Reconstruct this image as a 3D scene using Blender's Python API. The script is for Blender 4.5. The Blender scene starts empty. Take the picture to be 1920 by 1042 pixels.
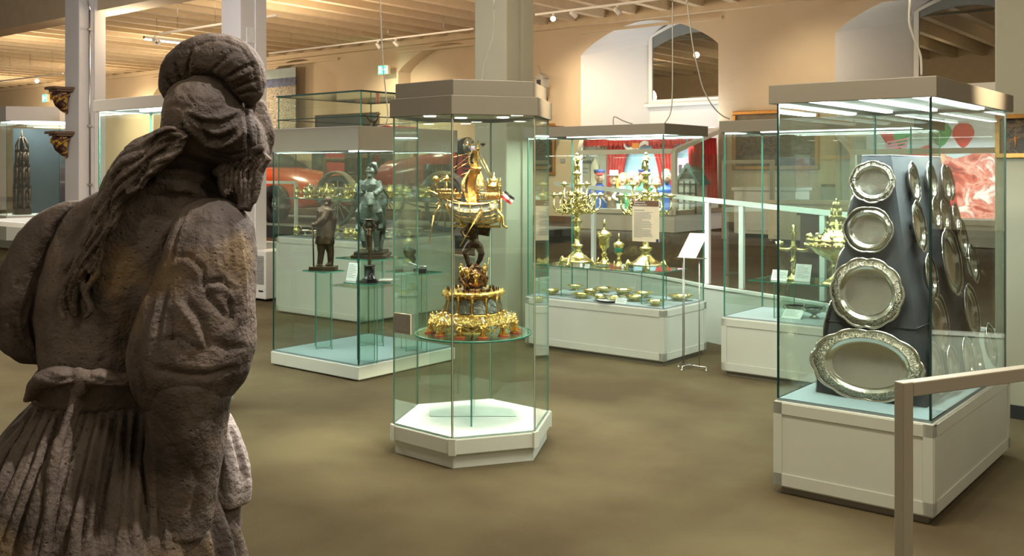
import bpy, bmesh, math, random
import numpy as np
from mathutils import Vector, Matrix, noise
from mathutils.bvhtree import BVHTree
from mathutils.geometry import tessellate_polygon
SC = bpy.context.scene
COL = SC.collection
PI = math.pi
# ------------------------------------------------------------ camera
EYE, F, HY = 1.65, 1850.0, 322.0
cam_d = bpy.data.cameras.new('camera'); cam = bpy.data.objects.new('camera', cam_d); COL.objects.link(cam)
cam.location = (0, 0, EYE); cam.rotation_euler = (PI/2, 0, 0)
cam_d.sensor_width = 36; cam_d.lens = F/1920*36; cam_d.shift_y = -(521-HY)/1920
cam_d.clip_start = .05; cam_d.clip_end = 200
SC.camera = cam
# ------------------------------------------------------------ exposure, world
SC.view_settings.view_transform = 'Standard'; SC.view_settings.look = 'None'
SC.view_settings.exposure = 0.42; SC.view_settings.gamma = 1.0; SC.view_settings.use_curve_mapping = False
w = bpy.data.worlds.new('museum_fill'); SC.world = w; w.use_nodes = True
w.node_tree.nodes['Background'].inputs[0].default_value = (1.0, .84, .64, 1)
w.node_tree.nodes['Background'].inputs[1].default_value = .27  # warm ambient fill added, entering through the open sides of the room
SC.cycles.transparent_max_bounces = 64
SC.cycles.max_bounces = 10
SC.cycles.sample_clamp_indirect = 6
SC.cycles.caustics_reflective = False; SC.cycles.caustics_refractive = False
# building axes: A runs right and nearer along the far wall, B runs away from the camera into the hall
ROT = -math.radians(38.83)
AX = Vector((math.cos(ROT), math.sin(ROT), 0)); BX = Vector((-math.sin(ROT), math.cos(ROT), 0))
def light(name, kind, loc, power, color, size=.3, size_y=None, target=None, angle=None, rotz=None, blend=.6):
    d = bpy.data.lights.new(name, kind); d.energy = power; d.color = color
    if kind == 'AREA':
        d.shape = 'RECTANGLE'; d.size = size; d.size_y = size_y or size
    if kind == 'SPOT':
        d.spot_size = math.radians(angle or 60); d.spot_blend = blend; d.shadow_soft_size = size
    if kind == 'POINT': d.shadow_soft_size = size
    o = bpy.data.objects.new(name, d); COL.objects.link(o); o.location = loc
    if target is not None:
        o.rotation_euler = (Vector(target)-Vector(loc)).to_track_quat('-Z', 'Y').to_euler()
    elif rotz is not None: o.rotation_euler = (0, 0, rotz)
    return o
WARM = (1, .80, .56); HALO = (1, .88, .70); COOL = (.93, 1, .95)
# unseen area lamps added below the ceiling to fill the near hall
for i, (x, y, p) in enumerate([(-2.2, -.6, 8), (2.4, .2, 62), (.7, 3.9, 125), (4.2, 3.0, 34), (-5.5, 7.5, 120), (.2, 7.6, 70)]):
    light('ceiling_fill_light', 'AREA', (x, y, 4.3), p, HALO, 1.6, .5, rotz=ROT)
# spots aimed on the statue: grazing from behind right, soft from the left
light('statue_spot', 'SPOT', (.9, 5.0, 3.9), 520, (1, .96, .97), .05, target=(-.70, 2.5, 1.5), angle=34)
light('statue_key_spot', 'SPOT', (.65, 2.1, 4.2), 420, (1, .93, .90), .05, target=(-.66, 2.35, 1.62), angle=17, blend=1)
light('column_fill', 'POINT', (-4.6, 9.4, 3.7), 190, (.95, .93, 1), .2)  # cool point light added in mid-air to whiten the left columns
light('hood_spot', 'SPOT', (5.2, 3.4, 3.4), 2600, WARM, .05, target=(2.5, 5.4, 2.10), angle=13, blend=1)
light('hood_spot', 'SPOT', (2.4, 4.9, 3.6), 1100, WARM, .05, target=(.25, 5.85, 2.14), angle=10, blend=1)
light('statue_left_spot', 'SPOT', (-2.6, .2, 3.6), 95, (1, .84, .66), .2, target=(-.85, 2.4, 1.62), angle=19, blend=1)
# warm point lights added in the far hall to brighten joists and walls
for i, (px_, B_, z_, p_) in enumerate([(60, 11.5, 3.9, 110), (300, 13.5, 3.9, 110), (560, 12.5, 3.9, 150), (780, 12, 3.9, 110), (1130, 12, 3.9, 70), (1560, 11, 3.9, 70), (250, 8.0, 3.7, 70), (-500, 12, 3.9, 200), (20, 16, 3.6, 190), (180, 16, 3.6, 130), (330, 15.5, 3.6, 110)]):
    tx_ = (px_-960)/F; d_ = B_/(BX.x*tx_+BX.y); light('hall_fill', 'POINT', (tx_*d_, d_, z_), p_, WARM, .25)
# wall washers on the track by the far wall
for t, p in ((-30, 420), (-24, 420), (-18, 380), (-12, 300), (-7, 130), (-3.2, 115), (.4, 75), (3.7, 60), (7.0, 400), (10.5, 200)):
    q = BX*15.9 + AX*t
    light('wall_spot', 'SPOT', (q.x, q.y, 4.6), p, WARM, .08, target=(q + BX*2.1 + Vector((0, 0, 2.4))), angle=95, blend=1)
# ------------------------------------------------------------ materials
def newmat(name):
    m = bpy.data.materials.new(name); m.use_nodes = True; return m
def pmat(name, col, rough=.6, metal=0, spec=.5, noise_s=0, noise_a=.1, bump=0, bump_s=None, emit=None, es=0, coat=0, alpha=None):
    m = newmat(name); nt = m.node_tree; b = nt.nodes['Principled BSDF']
    b.inputs['Base Color'].default_value = (*col, 1); b.inputs['Roughness'].default_value = rough
    b.inputs['Metallic'].default_value = metal; b.inputs['Specular IOR Level'].default_value = spec
    if coat: b.inputs['Coat Weight'].default_value = coat
    if emit: b.inputs['Emission Color'].default_value = (*emit, 1); b.inputs['Emission Strength'].default_value = es
    if noise_s or bump:
        tc = nt.nodes.new('ShaderNodeTexCoord')
        nz = nt.nodes.new('ShaderNodeTexNoise'); nz.inputs['Scale'].default_value = noise_s or 10; nz.inputs['Detail'].default_value = 6
        nt.links.new(tc.outputs['Object'], nz.inputs['Vector'])
        if noise_s:
            r = nt.nodes.new('ShaderNodeValToRGB'); a = noise_a
            r.color_ramp.elements[0].position = .3; r.color_ramp.elements[1].position = .7
            r.color_ramp.elements[0].color = (*[c*(1-a) for c in col], 1); r.color_ramp.elements[1].color = (*[min(1, c*(1+a)) for c in col], 1)
            nt.links.new(nz.outputs['Fac'], r.inputs[0]); nt.links.new(r.outputs[0], b.inputs['Base Color'])
        if bump:
            n2 = nt.nodes.new('ShaderNodeTexNoise'); n2.inputs['Scale'].default_value = bump_s or 40; n2.inputs['Detail'].default_value = 4
            nt.links.new(tc.outputs['Object'], n2.inputs['Vector'])
            bp = nt.nodes.new('ShaderNodeBump'); bp.inputs['Strength'].default_value = bump; bp.inputs['Distance'].default_value = .02
            nt.links.new(n2.outputs['Fac'], bp.inputs['Height']); nt.links.new(bp.outputs[0], b.inputs['Normal'])
    return m
def ematerial(name, col, s):
    m = newmat(name); nt = m.node_tree; b = nt.nodes['Principled BSDF']
    b.inputs['Base Color'].default_value = (*col, 1)
    b.inputs['Emission Color'].default_value = (*col, 1); b.inputs['Emission Strength'].default_value = s
    return m
def glassmat(name, tint, boost=1.0, base=.045):
    m = newmat(name); nt = m.node_tree; nt.nodes.remove(nt.nodes['Principled BSDF'])
    out = nt.nodes['Material Output']
    tr = nt.nodes.new('ShaderNodeBsdfTransparent'); tr.inputs[0].default_value = (*tint, 1)
    gl = nt.nodes.new('ShaderNodeBsdfGlossy'); gl.inputs['Roughness'].default_value = 0.0; gl.inputs[0].default_value = (.95, 1, .97, 1)
    lw = nt.nodes.new('ShaderNodeLayerWeight'); lw.inputs[0].default_value = .5
    pw = nt.nodes.new('ShaderNodeMath'); pw.operation = 'POWER'; pw.inputs[1].default_value = 5
    ma = nt.nodes.new('ShaderNodeMath'); ma.operation = 'MULTIPLY_ADD'; ma.inputs[1].default_value = (1-base)*boost; ma.inputs[2].default_value = base
    mx = nt.nodes.new('ShaderNodeMixShader')
    nt.links.new(lw.outputs['Facing'], pw.inputs[0]); nt.links.new(pw.outputs[0], ma.inputs[0]); nt.links.new(ma.outputs[0], mx.inputs[0])
    nt.links.new(tr.outputs[0], mx.inputs[1]); nt.links.new(gl.outputs[0], mx.inputs[2]); nt.links.new(mx.outputs[0], out.inputs['Surface'])
    return m
M = {}
M['glass'] = glassmat('case_glass', (.945, .985, .965))
M['glass_clear'] = glassmat('shelf_glass', (.94, .985, .965), base=.04)
M['seam_beige'] = pmat('silicone_seam', (.42, .39, .27), .4)
M['glass_edge'] = pmat('glass_edge', (.055, .24, .18), .25, spec=.6, emit=(.1, .5, .38), es=0)
M['edge_dark'] = pmat('glass_edge_dark', (.012, .05, .04), .2)
M['white'] = pmat('white_lacquer', (.55, .57, .49), .45, noise_s=3, noise_a=.03)
M['whiter'] = pmat('white_board', (.80, .80, .75), .5)
M['hood'] = pmat('hood_grey_lacquer', (.215, .195, .148), .45, noise_s=4, noise_a=.03)
M['cream_paint'] = pmat('cream_paint', (.36, .32, .235), .5)
M['wall'] = pmat('wall_plaster', (.60, .49, .335), .9, noise_s=1.2, noise_a=.05, bump=.15, bump_s=12)
M['reveal'] = pmat('white_plaster', (.80, .80, .78), .9, bump=.1, bump_s=10)
M['column'] = pmat('column_paint', (.33, .32, .235), .7, noise_s=2, noise_a=.04, bump=.05, bump_s=30)
M['column_white'] = pmat('column_white_paint', (.74, .72, .70), .7, noise_s=2, noise_a=.03)
M['ceil'] = pmat('ceiling_boards', (.60, .48, .30), .85, noise_s=3, noise_a=.06)
M['joist'] = pmat('joist_paint', (.62, .50, .33), .8, noise_s=5, noise_a=.05)
M['steel'] = pmat('brushed_steel', (.5, .5, .48), .3, metal=1)
M['black'] = pmat('black_plastic', (.02, .02, .02), .4)
M['dark'] = pmat('dark_panel', (.035, .04, .045), .5)
M['navy'] = pmat('navy_panel', (.022, .034, .040), .7, noise_s=6, noise_a=.1)
M['paper'] = pmat('label_paper', (.78, .79, .76), .6)
M['ink'] = pmat('printed_ink', (.10, .10, .10), .6)
M['inkgrey'] = pmat('printed_grey_ink', (.30, .30, .29), .6)
M['teal_cloth'] = pmat('case_floor_felt', (.22, .30, .31), .9, noise_s=60, noise_a=.05)
M['slate'] = pmat('slate_cloth', (.065, .075, .085), .95, noise_s=7, noise_a=.12, bump=.1, bump_s=300)
M['lightcloth'] = pmat('pale_grey_cloth', (.34, .38, .39), .95)
M['bronze'] = pmat('dark_bronze', (.075, .048, .030), .33, metal=.85, noise_s=18, noise_a=.35, bump=.25, bump_s=60)
M['bronze_green'] = pmat('green_bronze', (.085, .10, .078), .46, metal=.7, noise_s=14, noise_a=.45, bump=.5, bump_s=60)
M['copper'] = pmat('brown_copper', (.22, .125, .07), .3, metal=.95, noise_s=25, noise_a=.3, bump=.2, bump_s=80)
M['blackstone'] = pmat('black_marble', (.012, .012, .013), .15)
M['gold'] = pmat('gilt_metal', (.88, .58, .17), .22, metal=1, noise_s=30, noise_a=.15, bump=.35, bump_s=90)
M['goldbump'] = pmat('chased_gilt', (.90, .62, .22), .25, metal=1, noise_s=60, noise_a=.3, bump=1.0, bump_s=160)
M['brass'] = pmat('gilded_brass', (.86, .68, .30), .16, metal=1, noise_s=40, noise_a=.3, bump=.22, bump_s=90)
M['silver'] = pmat('silver', (.84, .82, .74), .19, metal=1, noise_s=6, noise_a=.05, bump=.05, bump_s=9)
M['silver_dark'] = pmat('tarnished_silver', (.42, .40, .33), .25, metal=1, noise_s=12, noise_a=.2, bump=.3, bump_s=50)
M['blue_enamel'] = pmat('blue_enamel', (.03, .04, .30), .2)
M['green_enamel'] = pmat('green_enamel', (.02, .22, .12), .2)
M['red_enamel'] = pmat('red_enamel', (.45, .06, .03), .3)
M['crystal'] = pmat('rock_crystal', (.75, .78, .70), .08, metal=.6, noise_s=18, noise_a=.3, bump=.8, bump_s=25)
M['orange_car'] = pmat('orange_red_car_paint', (.75, .09, .02), .25, coat=.6)
M['red_car'] = pmat('crimson_car_paint', (.55, .03, .05), .25, coat=.6)
M['tyre_blue'] = pmat('blue_grey_tyre', (.09, .15, .20), .6)
M['chrome'] = pmat('chrome', (.8, .8, .8), .08, metal=1)
M['skin'] = pmat('painted_wood_skin', (.80, .40, .26), .5)
M['window_glass'] = glassmat('window_glass', (.35, .33, .30), base=.30)
M['dark_backing'] = pmat('dark_brown_backing', (.07, .045, .03), .8, noise_s=1, noise_a=.5)
for k, c in dict(p_red=(.55, .03, .03), p_green=(.05, .30, .10), p_blue=(.03, .08, .35), p_navy=(.02, .03, .12), p_white=(.8, .8, .78),
                 p_yellow=(.75, .55, .05), p_brown=(.16, .09, .05), p_grey=(.30, .32, .34), p_pink=(.75, .25, .35), p_sky=(.45, .68, .85), p_black=(.02, .02, .02), p_cream=(.75, .68, .50), p_orange=(.8, .3, .05), p_stone=(.38, .36, .30)).items():
    M[k] = pmat('paint_'+k[2:], c, .55, noise_s=5, noise_a=.08)
# carpet
def carpet(name, c1, c2, c3, sc=1.0):
    m = newmat(name); nt = m.node_tree; b = nt.nodes['Principled BSDF']; b.inputs['Roughness'].default_value = 1; b.inputs['Specular IOR Level'].default_value = .05
    tc = nt.nodes.new('ShaderNodeTexCoord')
    n1 = nt.nodes.new('ShaderNodeTexNoise'); n1.inputs['Scale'].default_value = 160*sc; n1.inputs['Detail'].default_value = 3
    n2 = nt.nodes.new('ShaderNodeTexNoise'); n2.inputs['Scale'].default_value = .9; n2.inputs['Detail'].default_value = 5
    n3 = nt.nodes.new('ShaderNodeTexNoise'); n3.inputs['Scale'].default_value = 28*sc; n3.inputs['Detail'].default_value = 6
    for n in (n1, n2, n3): nt.links.new(tc.outputs['Object'], n.inputs['Vector'])
    r = nt.nodes.new('ShaderNodeValToRGB'); r.color_ramp.elements[0].position = .39; r.color_ramp.elements[1].position = .61
    r.color_ramp.elements[0].color = (*c1, 1); r.color_ramp.elements[1].color = (*c2, 1)
    ad = nt.nodes.new('ShaderNodeMath'); ad.operation = 'ADD'; m2 = nt.nodes.new('ShaderNodeMath'); m2.operation = 'MULTIPLY'; m2.inputs[1].default_value = .27
    nt.links.new(n1.outputs[0], ad.inputs[0]); nt.links.new(n3.outputs[0], ad.inputs[1]); nt.links.new(ad.outputs[0], m2.inputs[0])
    nt.links.new(m2.outputs[0], r.inputs[0])
    mx = nt.nodes.new('ShaderNodeMixRGB'); mx.inputs[2].default_value = (*c3, 1)
    r2 = nt.nodes.new('ShaderNodeValToRGB'); r2.color_ramp.elements[0].position = .4; r2.color_ramp.elements[1].position = .65
    r2.color_ramp.elements[1].color = (.45, .45, .45, 1)
    nt.links.new(n2.outputs[0], r2.inputs[0]); nt.links.new(r2.outputs[0], mx.inputs[0]); nt.links.new(r.outputs[0], mx.inputs[1]); nt.links.new(mx.outputs[0], b.inputs['Base Color'])
    bp = nt.nodes.new('ShaderNodeBump'); bp.inputs['Strength'].default_value = .5; bp.inputs['Distance'].default_value = .01
    nt.links.new(n1.outputs[0], bp.inputs['Height']); nt.links.new(bp.outputs[0], b.inputs['Normal'])
    return m
M['carpet'] = carpet('carpet_olive', (.095, .073, .042), (.36, .282, .172), (.20, .175, .095))
M['carpet_brown'] = carpet('carpet_brown', (.10, .07, .05), (.19, .135, .095), (.16, .12, .08))
# stone of the statue
def stonemat():
    m = newmat('weathered_sandstone'); nt = m.node_tree; b = nt.nodes['Principled BSDF']; b.inputs['Roughness'].default_value = .78; b.inputs['Specular IOR Level'].default_value = .35
    tc = nt.nodes.new('ShaderNodeTexCoord')
    def N(s, d=6, dist=0):
        n = nt.nodes.new('ShaderNodeTexNoise'); n.inputs['Scale'].default_value = s; n.inputs['Detail'].default_value = d; n.inputs['Distortion'].default_value = dist
        nt.links.new(tc.outputs['Object'], n.inputs['Vector']); return n
    a = N(5, 8, .5); r = nt.nodes.new('ShaderNodeValToRGB'); e = r.color_ramp.elements
    e[0].position = .3; e[0].color = (.028, .020, .014, 1); e[1].position = .64; e[1].color = (.128, .098, .074, 1)
    nt.links.new(a.outputs[0], r.inputs[0])
    o = N(3.1, 4); r2 = nt.nodes.new('ShaderNodeValToRGB'); r2.color_ramp.elements[0].position = .60; r2.color_ramp.elements[1].position = .74
    r2.color_ramp.elements[1].color = (.7, .7, .7, 1)
    nt.links.new(o.outputs[0], r2.inputs[0])
    mx = nt.nodes.new('ShaderNodeMixRGB'); mx.inputs[2].default_value = (.20, .12, .025, 1)
    nt.links.new(r2.outputs[0], mx.inputs[0]); nt.links.new(r.outputs[0], mx.inputs[1])
    nt.links.new(mx.outputs[0], b.inputs['Base Color'])
    f = N(120, 8); v = nt.nodes.new('ShaderNodeTexVoronoi'); v.inputs['Scale'].default_value = 38; nt.links.new(tc.outputs['Object'], v.inputs['Vector'])
    rv = nt.nodes.new('ShaderNodeValToRGB'); rv.color_ramp.elements[0].position = .0; rv.color_ramp.elements[1].position = .16
    nt.links.new(v.outputs['Distance'], rv.inputs[0])
    md = N(26, 5)
    s1 = nt.nodes.new('ShaderNodeMath'); s1.operation = 'MULTIPLY_ADD'; s1.inputs[1].default_value = .27
    nt.links.new(f.outputs[0], s1.inputs[0]); nt.links.new(md.outputs[0], s1.inputs[2])
    s2 = nt.nodes.new('ShaderNodeMath'); s2.operation = 'MULTIPLY_ADD'; s2.inputs[1].default_value = .35
    nt.links.new(rv.outputs[0], s2.inputs[0]); nt.links.new(s1.outputs[0], s2.inputs[2])
    bp = nt.nodes.new('ShaderNodeBump'); bp.inputs['Strength'].default_value = .9; bp.inputs['Distance'].default_value = .014
    nt.links.new(s2.outputs[0], bp.inputs['Height']); nt.links.new(bp.outputs[0], b.inputs['Normal'])
    return m
M['stone'] = stonemat()
M['stone_lit'] = pmat('stone_painted_lit', (.30, .26, .235), .8, noise_s=9, noise_a=.15, bump=.5, bump_s=60)  # paler copy of the stone, with the light on the cloth put in
# ------------------------------------------------------------ helpers
def pix(px, py, d): return Vector(((px-960)/F*d, d, EYE-(py-HY)/F*d))
def flo(px, py, z=0.0):
    d = F*(EYE-z)/(py-HY); return Vector(((px-960)/F*d, d, z))
def plane_hit(px, p0, n):
    """point of the vertical plane through p0 (normal n) seen in picture column px, at z=0"""
    r = Vector(((px-960)/F, 1, 0)); t = Vector((p0[0], p0[1], 0)).dot(n)/r.dot(n); return r*t
class MB:
    def __init__(s): s.bm = bmesh.new(); s.mi = 0; s.T = Matrix.Identity(4)
    def mat(s, i): s.mi = i; return s
    def xf(s, m=None): s.T = m if m is not None else Matrix.Identity(4); return s
    def v(s, p): return s.bm.verts.new(s.T @ Vector(p))
    def f(s, vs, smooth=False):
        try: fc = s.bm.faces.new(vs)
        except ValueError: return
        fc.material_index = s.mi; fc.smooth = smooth; return fc
    def box(s, x0, x1, y0, y1, z0, z1):
        V = [s.v((x, y, z)) for z in (z0, z1) for y in (y0, y1) for x in (x0, x1)]
        for q in ((0,2,3,1), (4,5,7,6), (0,1,5,4), (1,3,7,5), (3,2,6,7), (2,0,4,6)): s.f([V[i] for i in q])
        return s
    def prism(s, poly, z0, z1, smooth=False):
        if sum(a[0]*b[1]-b[0]*a[1] for a, b in zip(poly, poly[1:]+poly[:1])) < 0: poly = poly[::-1]
        a = [s.v((p[0], p[1], z0)) for p in poly]; b = [s.v((p[0], p[1], z1)) for p in poly]
        n = len(poly)
        for i in range(n): s.f([a[i], a[(i+1) % n], b[(i+1) % n], b[i]], smooth)
        s.f(a[::-1]); s.f(b); return s
    def slab(s, poly3, thick):
        """polygon given in 3D, extruded along vector thick"""
        t = Vector(thick); a = [s.v(p) for p in poly3]; b = [s.v(Vector(p)+t) for p in poly3]; n = len(poly3)
        for i in range(n): s.f([a[i], a[(i+1) % n], b[(i+1) % n], b[i]])
        s.f(a[::-1]); s.f(b); return s
    def loft(s, rings, closed=True, cap=True, smooth=True):
        R = [[s.v(p) for p in r] for r in rings]
        for a, b in zip(R, R[1:]):
            n = len(a)
            for i in range(n if closed else n-1): s.f([a[i], a[(i+1) % n], b[(i+1) % n], b[i]], smooth)
        if cap and closed: s.f(R[0][::-1], smooth); s.f(R[-1], smooth)
        return s
    def lathe(s, prof, c=(0, 0, 0), n=24, sx=1, sy=1, wob=None):
        rings = []
        for r, z in prof:
            ring = []
            for i in range(n):
                a = 2*PI*i/n; k = 1 + (wob(a, r, z) if wob else 0)
                ring.append((c[0]+max(r, 1e-4)*k*sx*math.cos(a), c[1]+max(r, 1e-4)*k*sy*math.sin(a), c[2]+z))
            rings.append(ring)
        return s.loft(rings)
    def tube(s, pts, rad, n=8, flat=1.0):
        pts = [Vector(p) for p in pts]
        if not isinstance(rad, (list, tuple)): rad = [rad]*len(pts)
        if len(rad) != len(pts):
            rad = [rad[0]+(rad[-1]-rad[0])*i/(len(pts)-1) for i in range(len(pts))]
        t0 = (pts[1]-pts[0]).normalized(); up = Vector((0, 0, 1)) if abs(t0.z) < .9 else Vector((1, 0, 0))
        x = t0.cross(up).normalized(); rings = []
        for i, p in enumerate(pts):
            t = (pts[min(i+1, len(pts)-1)]-pts[max(i-1, 0)]).normalized()
            x = (x - t*x.dot(t)).normalized(); y = t.cross(x)
            rings.append([p+(x*math.cos(2*PI*k/n)+y*math.sin(2*PI*k/n)*flat)*rad[i] for k in range(n)])
        return s.loft(rings)
    def cyl(s, p0, p1, r0, r1=None, n=12): return s.tube([p0, p1], [r0, r0 if r1 is None else r1], n)
    def ball(s, c, r, n=10, m=7, rx=None, ry=None, rz=None, rot=None):
        rx, ry, rz = rx or r, ry or r, rz or r
        R = rot.to_3x3() if rot is not None else Matrix.Identity(3); rings = []
        c = Vector(c)
        for j in range(m+1):
            th = PI*(.02+.96*j/m)
            rings.append([c + R @ Vector((rx*math.sin(th)*math.cos(2*PI*i/n), ry*math.sin(th)*math.sin(2*PI*i/n), -rz*math.cos(th))) for i in range(n)])
        return s.loft(rings)
    def build(s, name, mats, parent=None, loc=None, rotz=None, bevel=0, label=None, fuse=0, smooth_it=0, kind=None):
        bmesh.ops.remove_doubles(s.bm, verts=s.bm.verts, dist=1e-6) if fuse else None
        me = bpy.data.meshes.new(name); s.bm.to_mesh(me); s.bm.free()
        if not isinstance(mats, (list, tuple)): mats = [mats]
        for m in mats: me.materials.append(M[m] if isinstance(m, str) else m)
        o = bpy.data.objects.new(name, me); COL.objects.link(o)
        if parent is not None: o.parent = parent
        if loc is not None: o.location = loc
        if rotz is not None: o.rotation_euler.z = rotz
        if fuse:
            md = o.modifiers.new('r', 'REMESH'); md.mode = 'VOXEL'; md.voxel_size = fuse; md.use_smooth_shade = True
            if smooth_it:
                sm = o.modifiers.new('s', 'SMOOTH'); sm.iterations = smooth_it; sm.factor = .5
            bpy.context.view_layer.update()
            dg = bpy.context.evaluated_depsgraph_get(); ne = bpy.data.meshes.new_from_object(o.evaluated_get(dg))
            o.modifiers.clear(); o.data = ne
            for p in ne.polygons: p.use_smooth = True; p.material_index = 0
        if bevel:
            b = o.modifiers.new('bevel', 'BEVEL'); b.width = bevel; b.segments = 2; b.limit_method = 'ANGLE'
        if label: o['label'] = label
        if kind: o['kind'] = kind
        return o
def tag(o, label, cat, group=None, kind=None):
    o['label'] = label; o['category'] = cat
    if group: o['group'] = group
    if kind: o['kind'] = kind
    return o
def thing(name, label, cat, loc=(0, 0, 0), rotz=0, group=None):
    o = bpy.data.objects.new(name, None); COL.objects.link(o); o.location = loc; o.rotation_euler = (0, 0, rotz)
    o.empty_display_size = .1
    return tag(o, label, cat, group)
def struct(o): o['kind'] = 'structure'; return o
def dup(root, loc, rotz=None, label=None, group=None, scale=None):
    r = root.copy(); COL.objects.link(r); r.location = loc
    if rotz is not None: r.rotation_euler.z = rotz
    if label: r['label'] = label
    if group: r['group'] = group
    if scale: r.scale = (scale,)*3
    def rec(src, dst):
        for ch in list(src.children):
            c = ch.copy(); COL.objects.link(c); c.parent = dst; rec(ch, c)
    rec(root, r); return r
def text(body, size, mat, parent, loc, rot, name='lettering', align='LEFT', ext=.0006, space=1.0):
    cu = bpy.data.curves.new(name, 'FONT'); cu.body = body; cu.size = size; cu.extrude = ext; cu.align_x = align; cu.space_line = space
    cu.materials.append(M[mat]); o = bpy.data.objects.new(name, cu); COL.objects.link(o)
    bpy.context.view_layer.update()
    dg = bpy.context.evaluated_depsgraph_get(); me = bpy.data.meshes.new_from_object(o.evaluated_get(dg))
    n = bpy.data.objects.new(name, me); COL.objects.link(n); bpy.data.objects.remove(o)
    n.parent = parent; n.location = loc; n.rotation_euler = rot; return n
# ============================================================ ROOM
PZ = .535          # raised gallery floor
DW = 18.0          # distance of the far wall along BX
def ab(a, b, z=0): v = AX*a + BX*b; return Vector((v.x, v.y, z))
def ab2(p): return (AX.x*p[0]+AX.y*p[1], BX.x*p[0]+BX.y*p[1])
edge = [(7.6, 2.4), (3.95, 6.0), (3.3, 7.0), (2.6, 8.28), (2.2, 9.05), (1.87, 9.62), (1.66, 10.2), (1.36, 10.86), (1.0, 11.3), (.42, 11.72), (-.89, 13.3), (-3.7, 15.5), (-9, 19.8), (-16, 25.4)]
b = MB(); b.box(-46, 24, -6, DW+.3, -.2, 0)
struct(b.build('floor', 'carpet', rotz=ROT))
far_r, far_l = ab(14, DW), ab(-46, DW)
b = MB(); poly = [tuple(e) for e in edge]+[(far_l.x, far_l.y), (far_r.x, far_r.y), (12, 2.4)]
b.mat(0).prism(poly, .001, PZ)
for f in b.bm.faces: f.material_index = 1 if abs(f.normal.z) < .5 else 0
b.bm.normal_update()
for f in b.bm.faces: f.material_index = 0 if abs(f.normal.z) > .5 else 1
struct(b.build('floor_raised', ['carpet_brown', 'white']))
# pale coping on the parapet edge
b = MB(); n = len(edge)
for i in range(n-1):
    p, q = Vector((*edge[i], 0)), Vector((*edge[i+1], 0)); d = (q-p).normalized(); nn = Vector((d.y, -d.x, 0))
    if nn.dot(Vector((0, 1, 0))) < 0: nn = -nn
    b.slab([p-nn*.012+Vector((0, 0, PZ-.01)), q-nn*.012+Vector((0, 0, PZ-.01)), q+nn*.06+Vector((0, 0, PZ-.01)), p+nn*.06+Vector((0, 0, PZ-.01))], (0, 0, .022))
struct(b.build('trim_1', 'whiter'))
# far wall with deep arched niches
ZT = 5.3
NICHES = [(-13.9, 3.35, 'wall'), (-8.2, 3.35, 'wall'), (-2.47+0, 3.35, 'wall')]   # filled by a-range below
def niche_a(px): p = plane_hit(px, (BX*DW)[:2], BX); return ab2(p)[0]
a1 = niche_a(1089); a2 = niche_a(1566); sp = a2-a1; NW = 3.35
starts = [a1-3*sp, a1-2*sp, a1-sp, a1, a2]
SPR, RISE = 4.22, .62
def arcz(t): return SPR + RISE*(1-(2*t-1)**2)**.75 if False else SPR + RISE*math.sin(PI*t)**.8
b = MB(); cur = -46
for k, s0 in enumerate(starts):
    dark = k >= 3
    b.mat(0).box(cur, s0, DW, DW+.15, 0, ZT)
    NS = 24
    for i in range(NS):
        t0, t1 = i/NS, (i+1)/NS
        z0, z1 = arcz(t0), arcz(t1); x0, x1 = s0+NW*t0, s0+NW*t1
        b.f([b.v((x0, DW, z0)), b.v((x1, DW, z1)), b.v((x1, DW, ZT)), b.v((x0, DW, ZT))])
    cur = s0+NW
b.box(cur, 14, DW, DW+.15, 0, ZT)
struct(b.build('wall_far', 'wall', rotz=ROT))
for k, s0 in enumerate(starts):
    deep = 1.2 if k >= 3 else .35; spl = 1.05 if k >= 3 else .1
    b = MB(); NS = 24
    ps = []
    for i in range(NS+1):
        t = i/NS; ps.append((t, arcz(t)))
    fr = [(s0, PZ)]+[(s0+NW*t, z) for t, z in ps]+[(s0+NW, PZ)]
    W2 = NW-2*spl+.5
    bk = [(s0+spl, PZ)]+[(s0+spl+(NW-spl-.05)*t, z+(.0 if k < 3 else .28)) for t, z in ps]+[(s0+NW-.05, PZ)]
    F0 = [b.v((x, DW, z)) for x, z in fr]; B0 = [b.v((x, DW+deep, z)) for x, z in bk]
    for i in range(len(F0)-1): b.f([F0[i], F0[i+1], B0[i+1], B0[i]], False)
    b.f(B0)
    struct(b.build('wall_niche_%d' % (k+1), 'reveal' if k >= 3 else 'wall', rotz=ROT))
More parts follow.
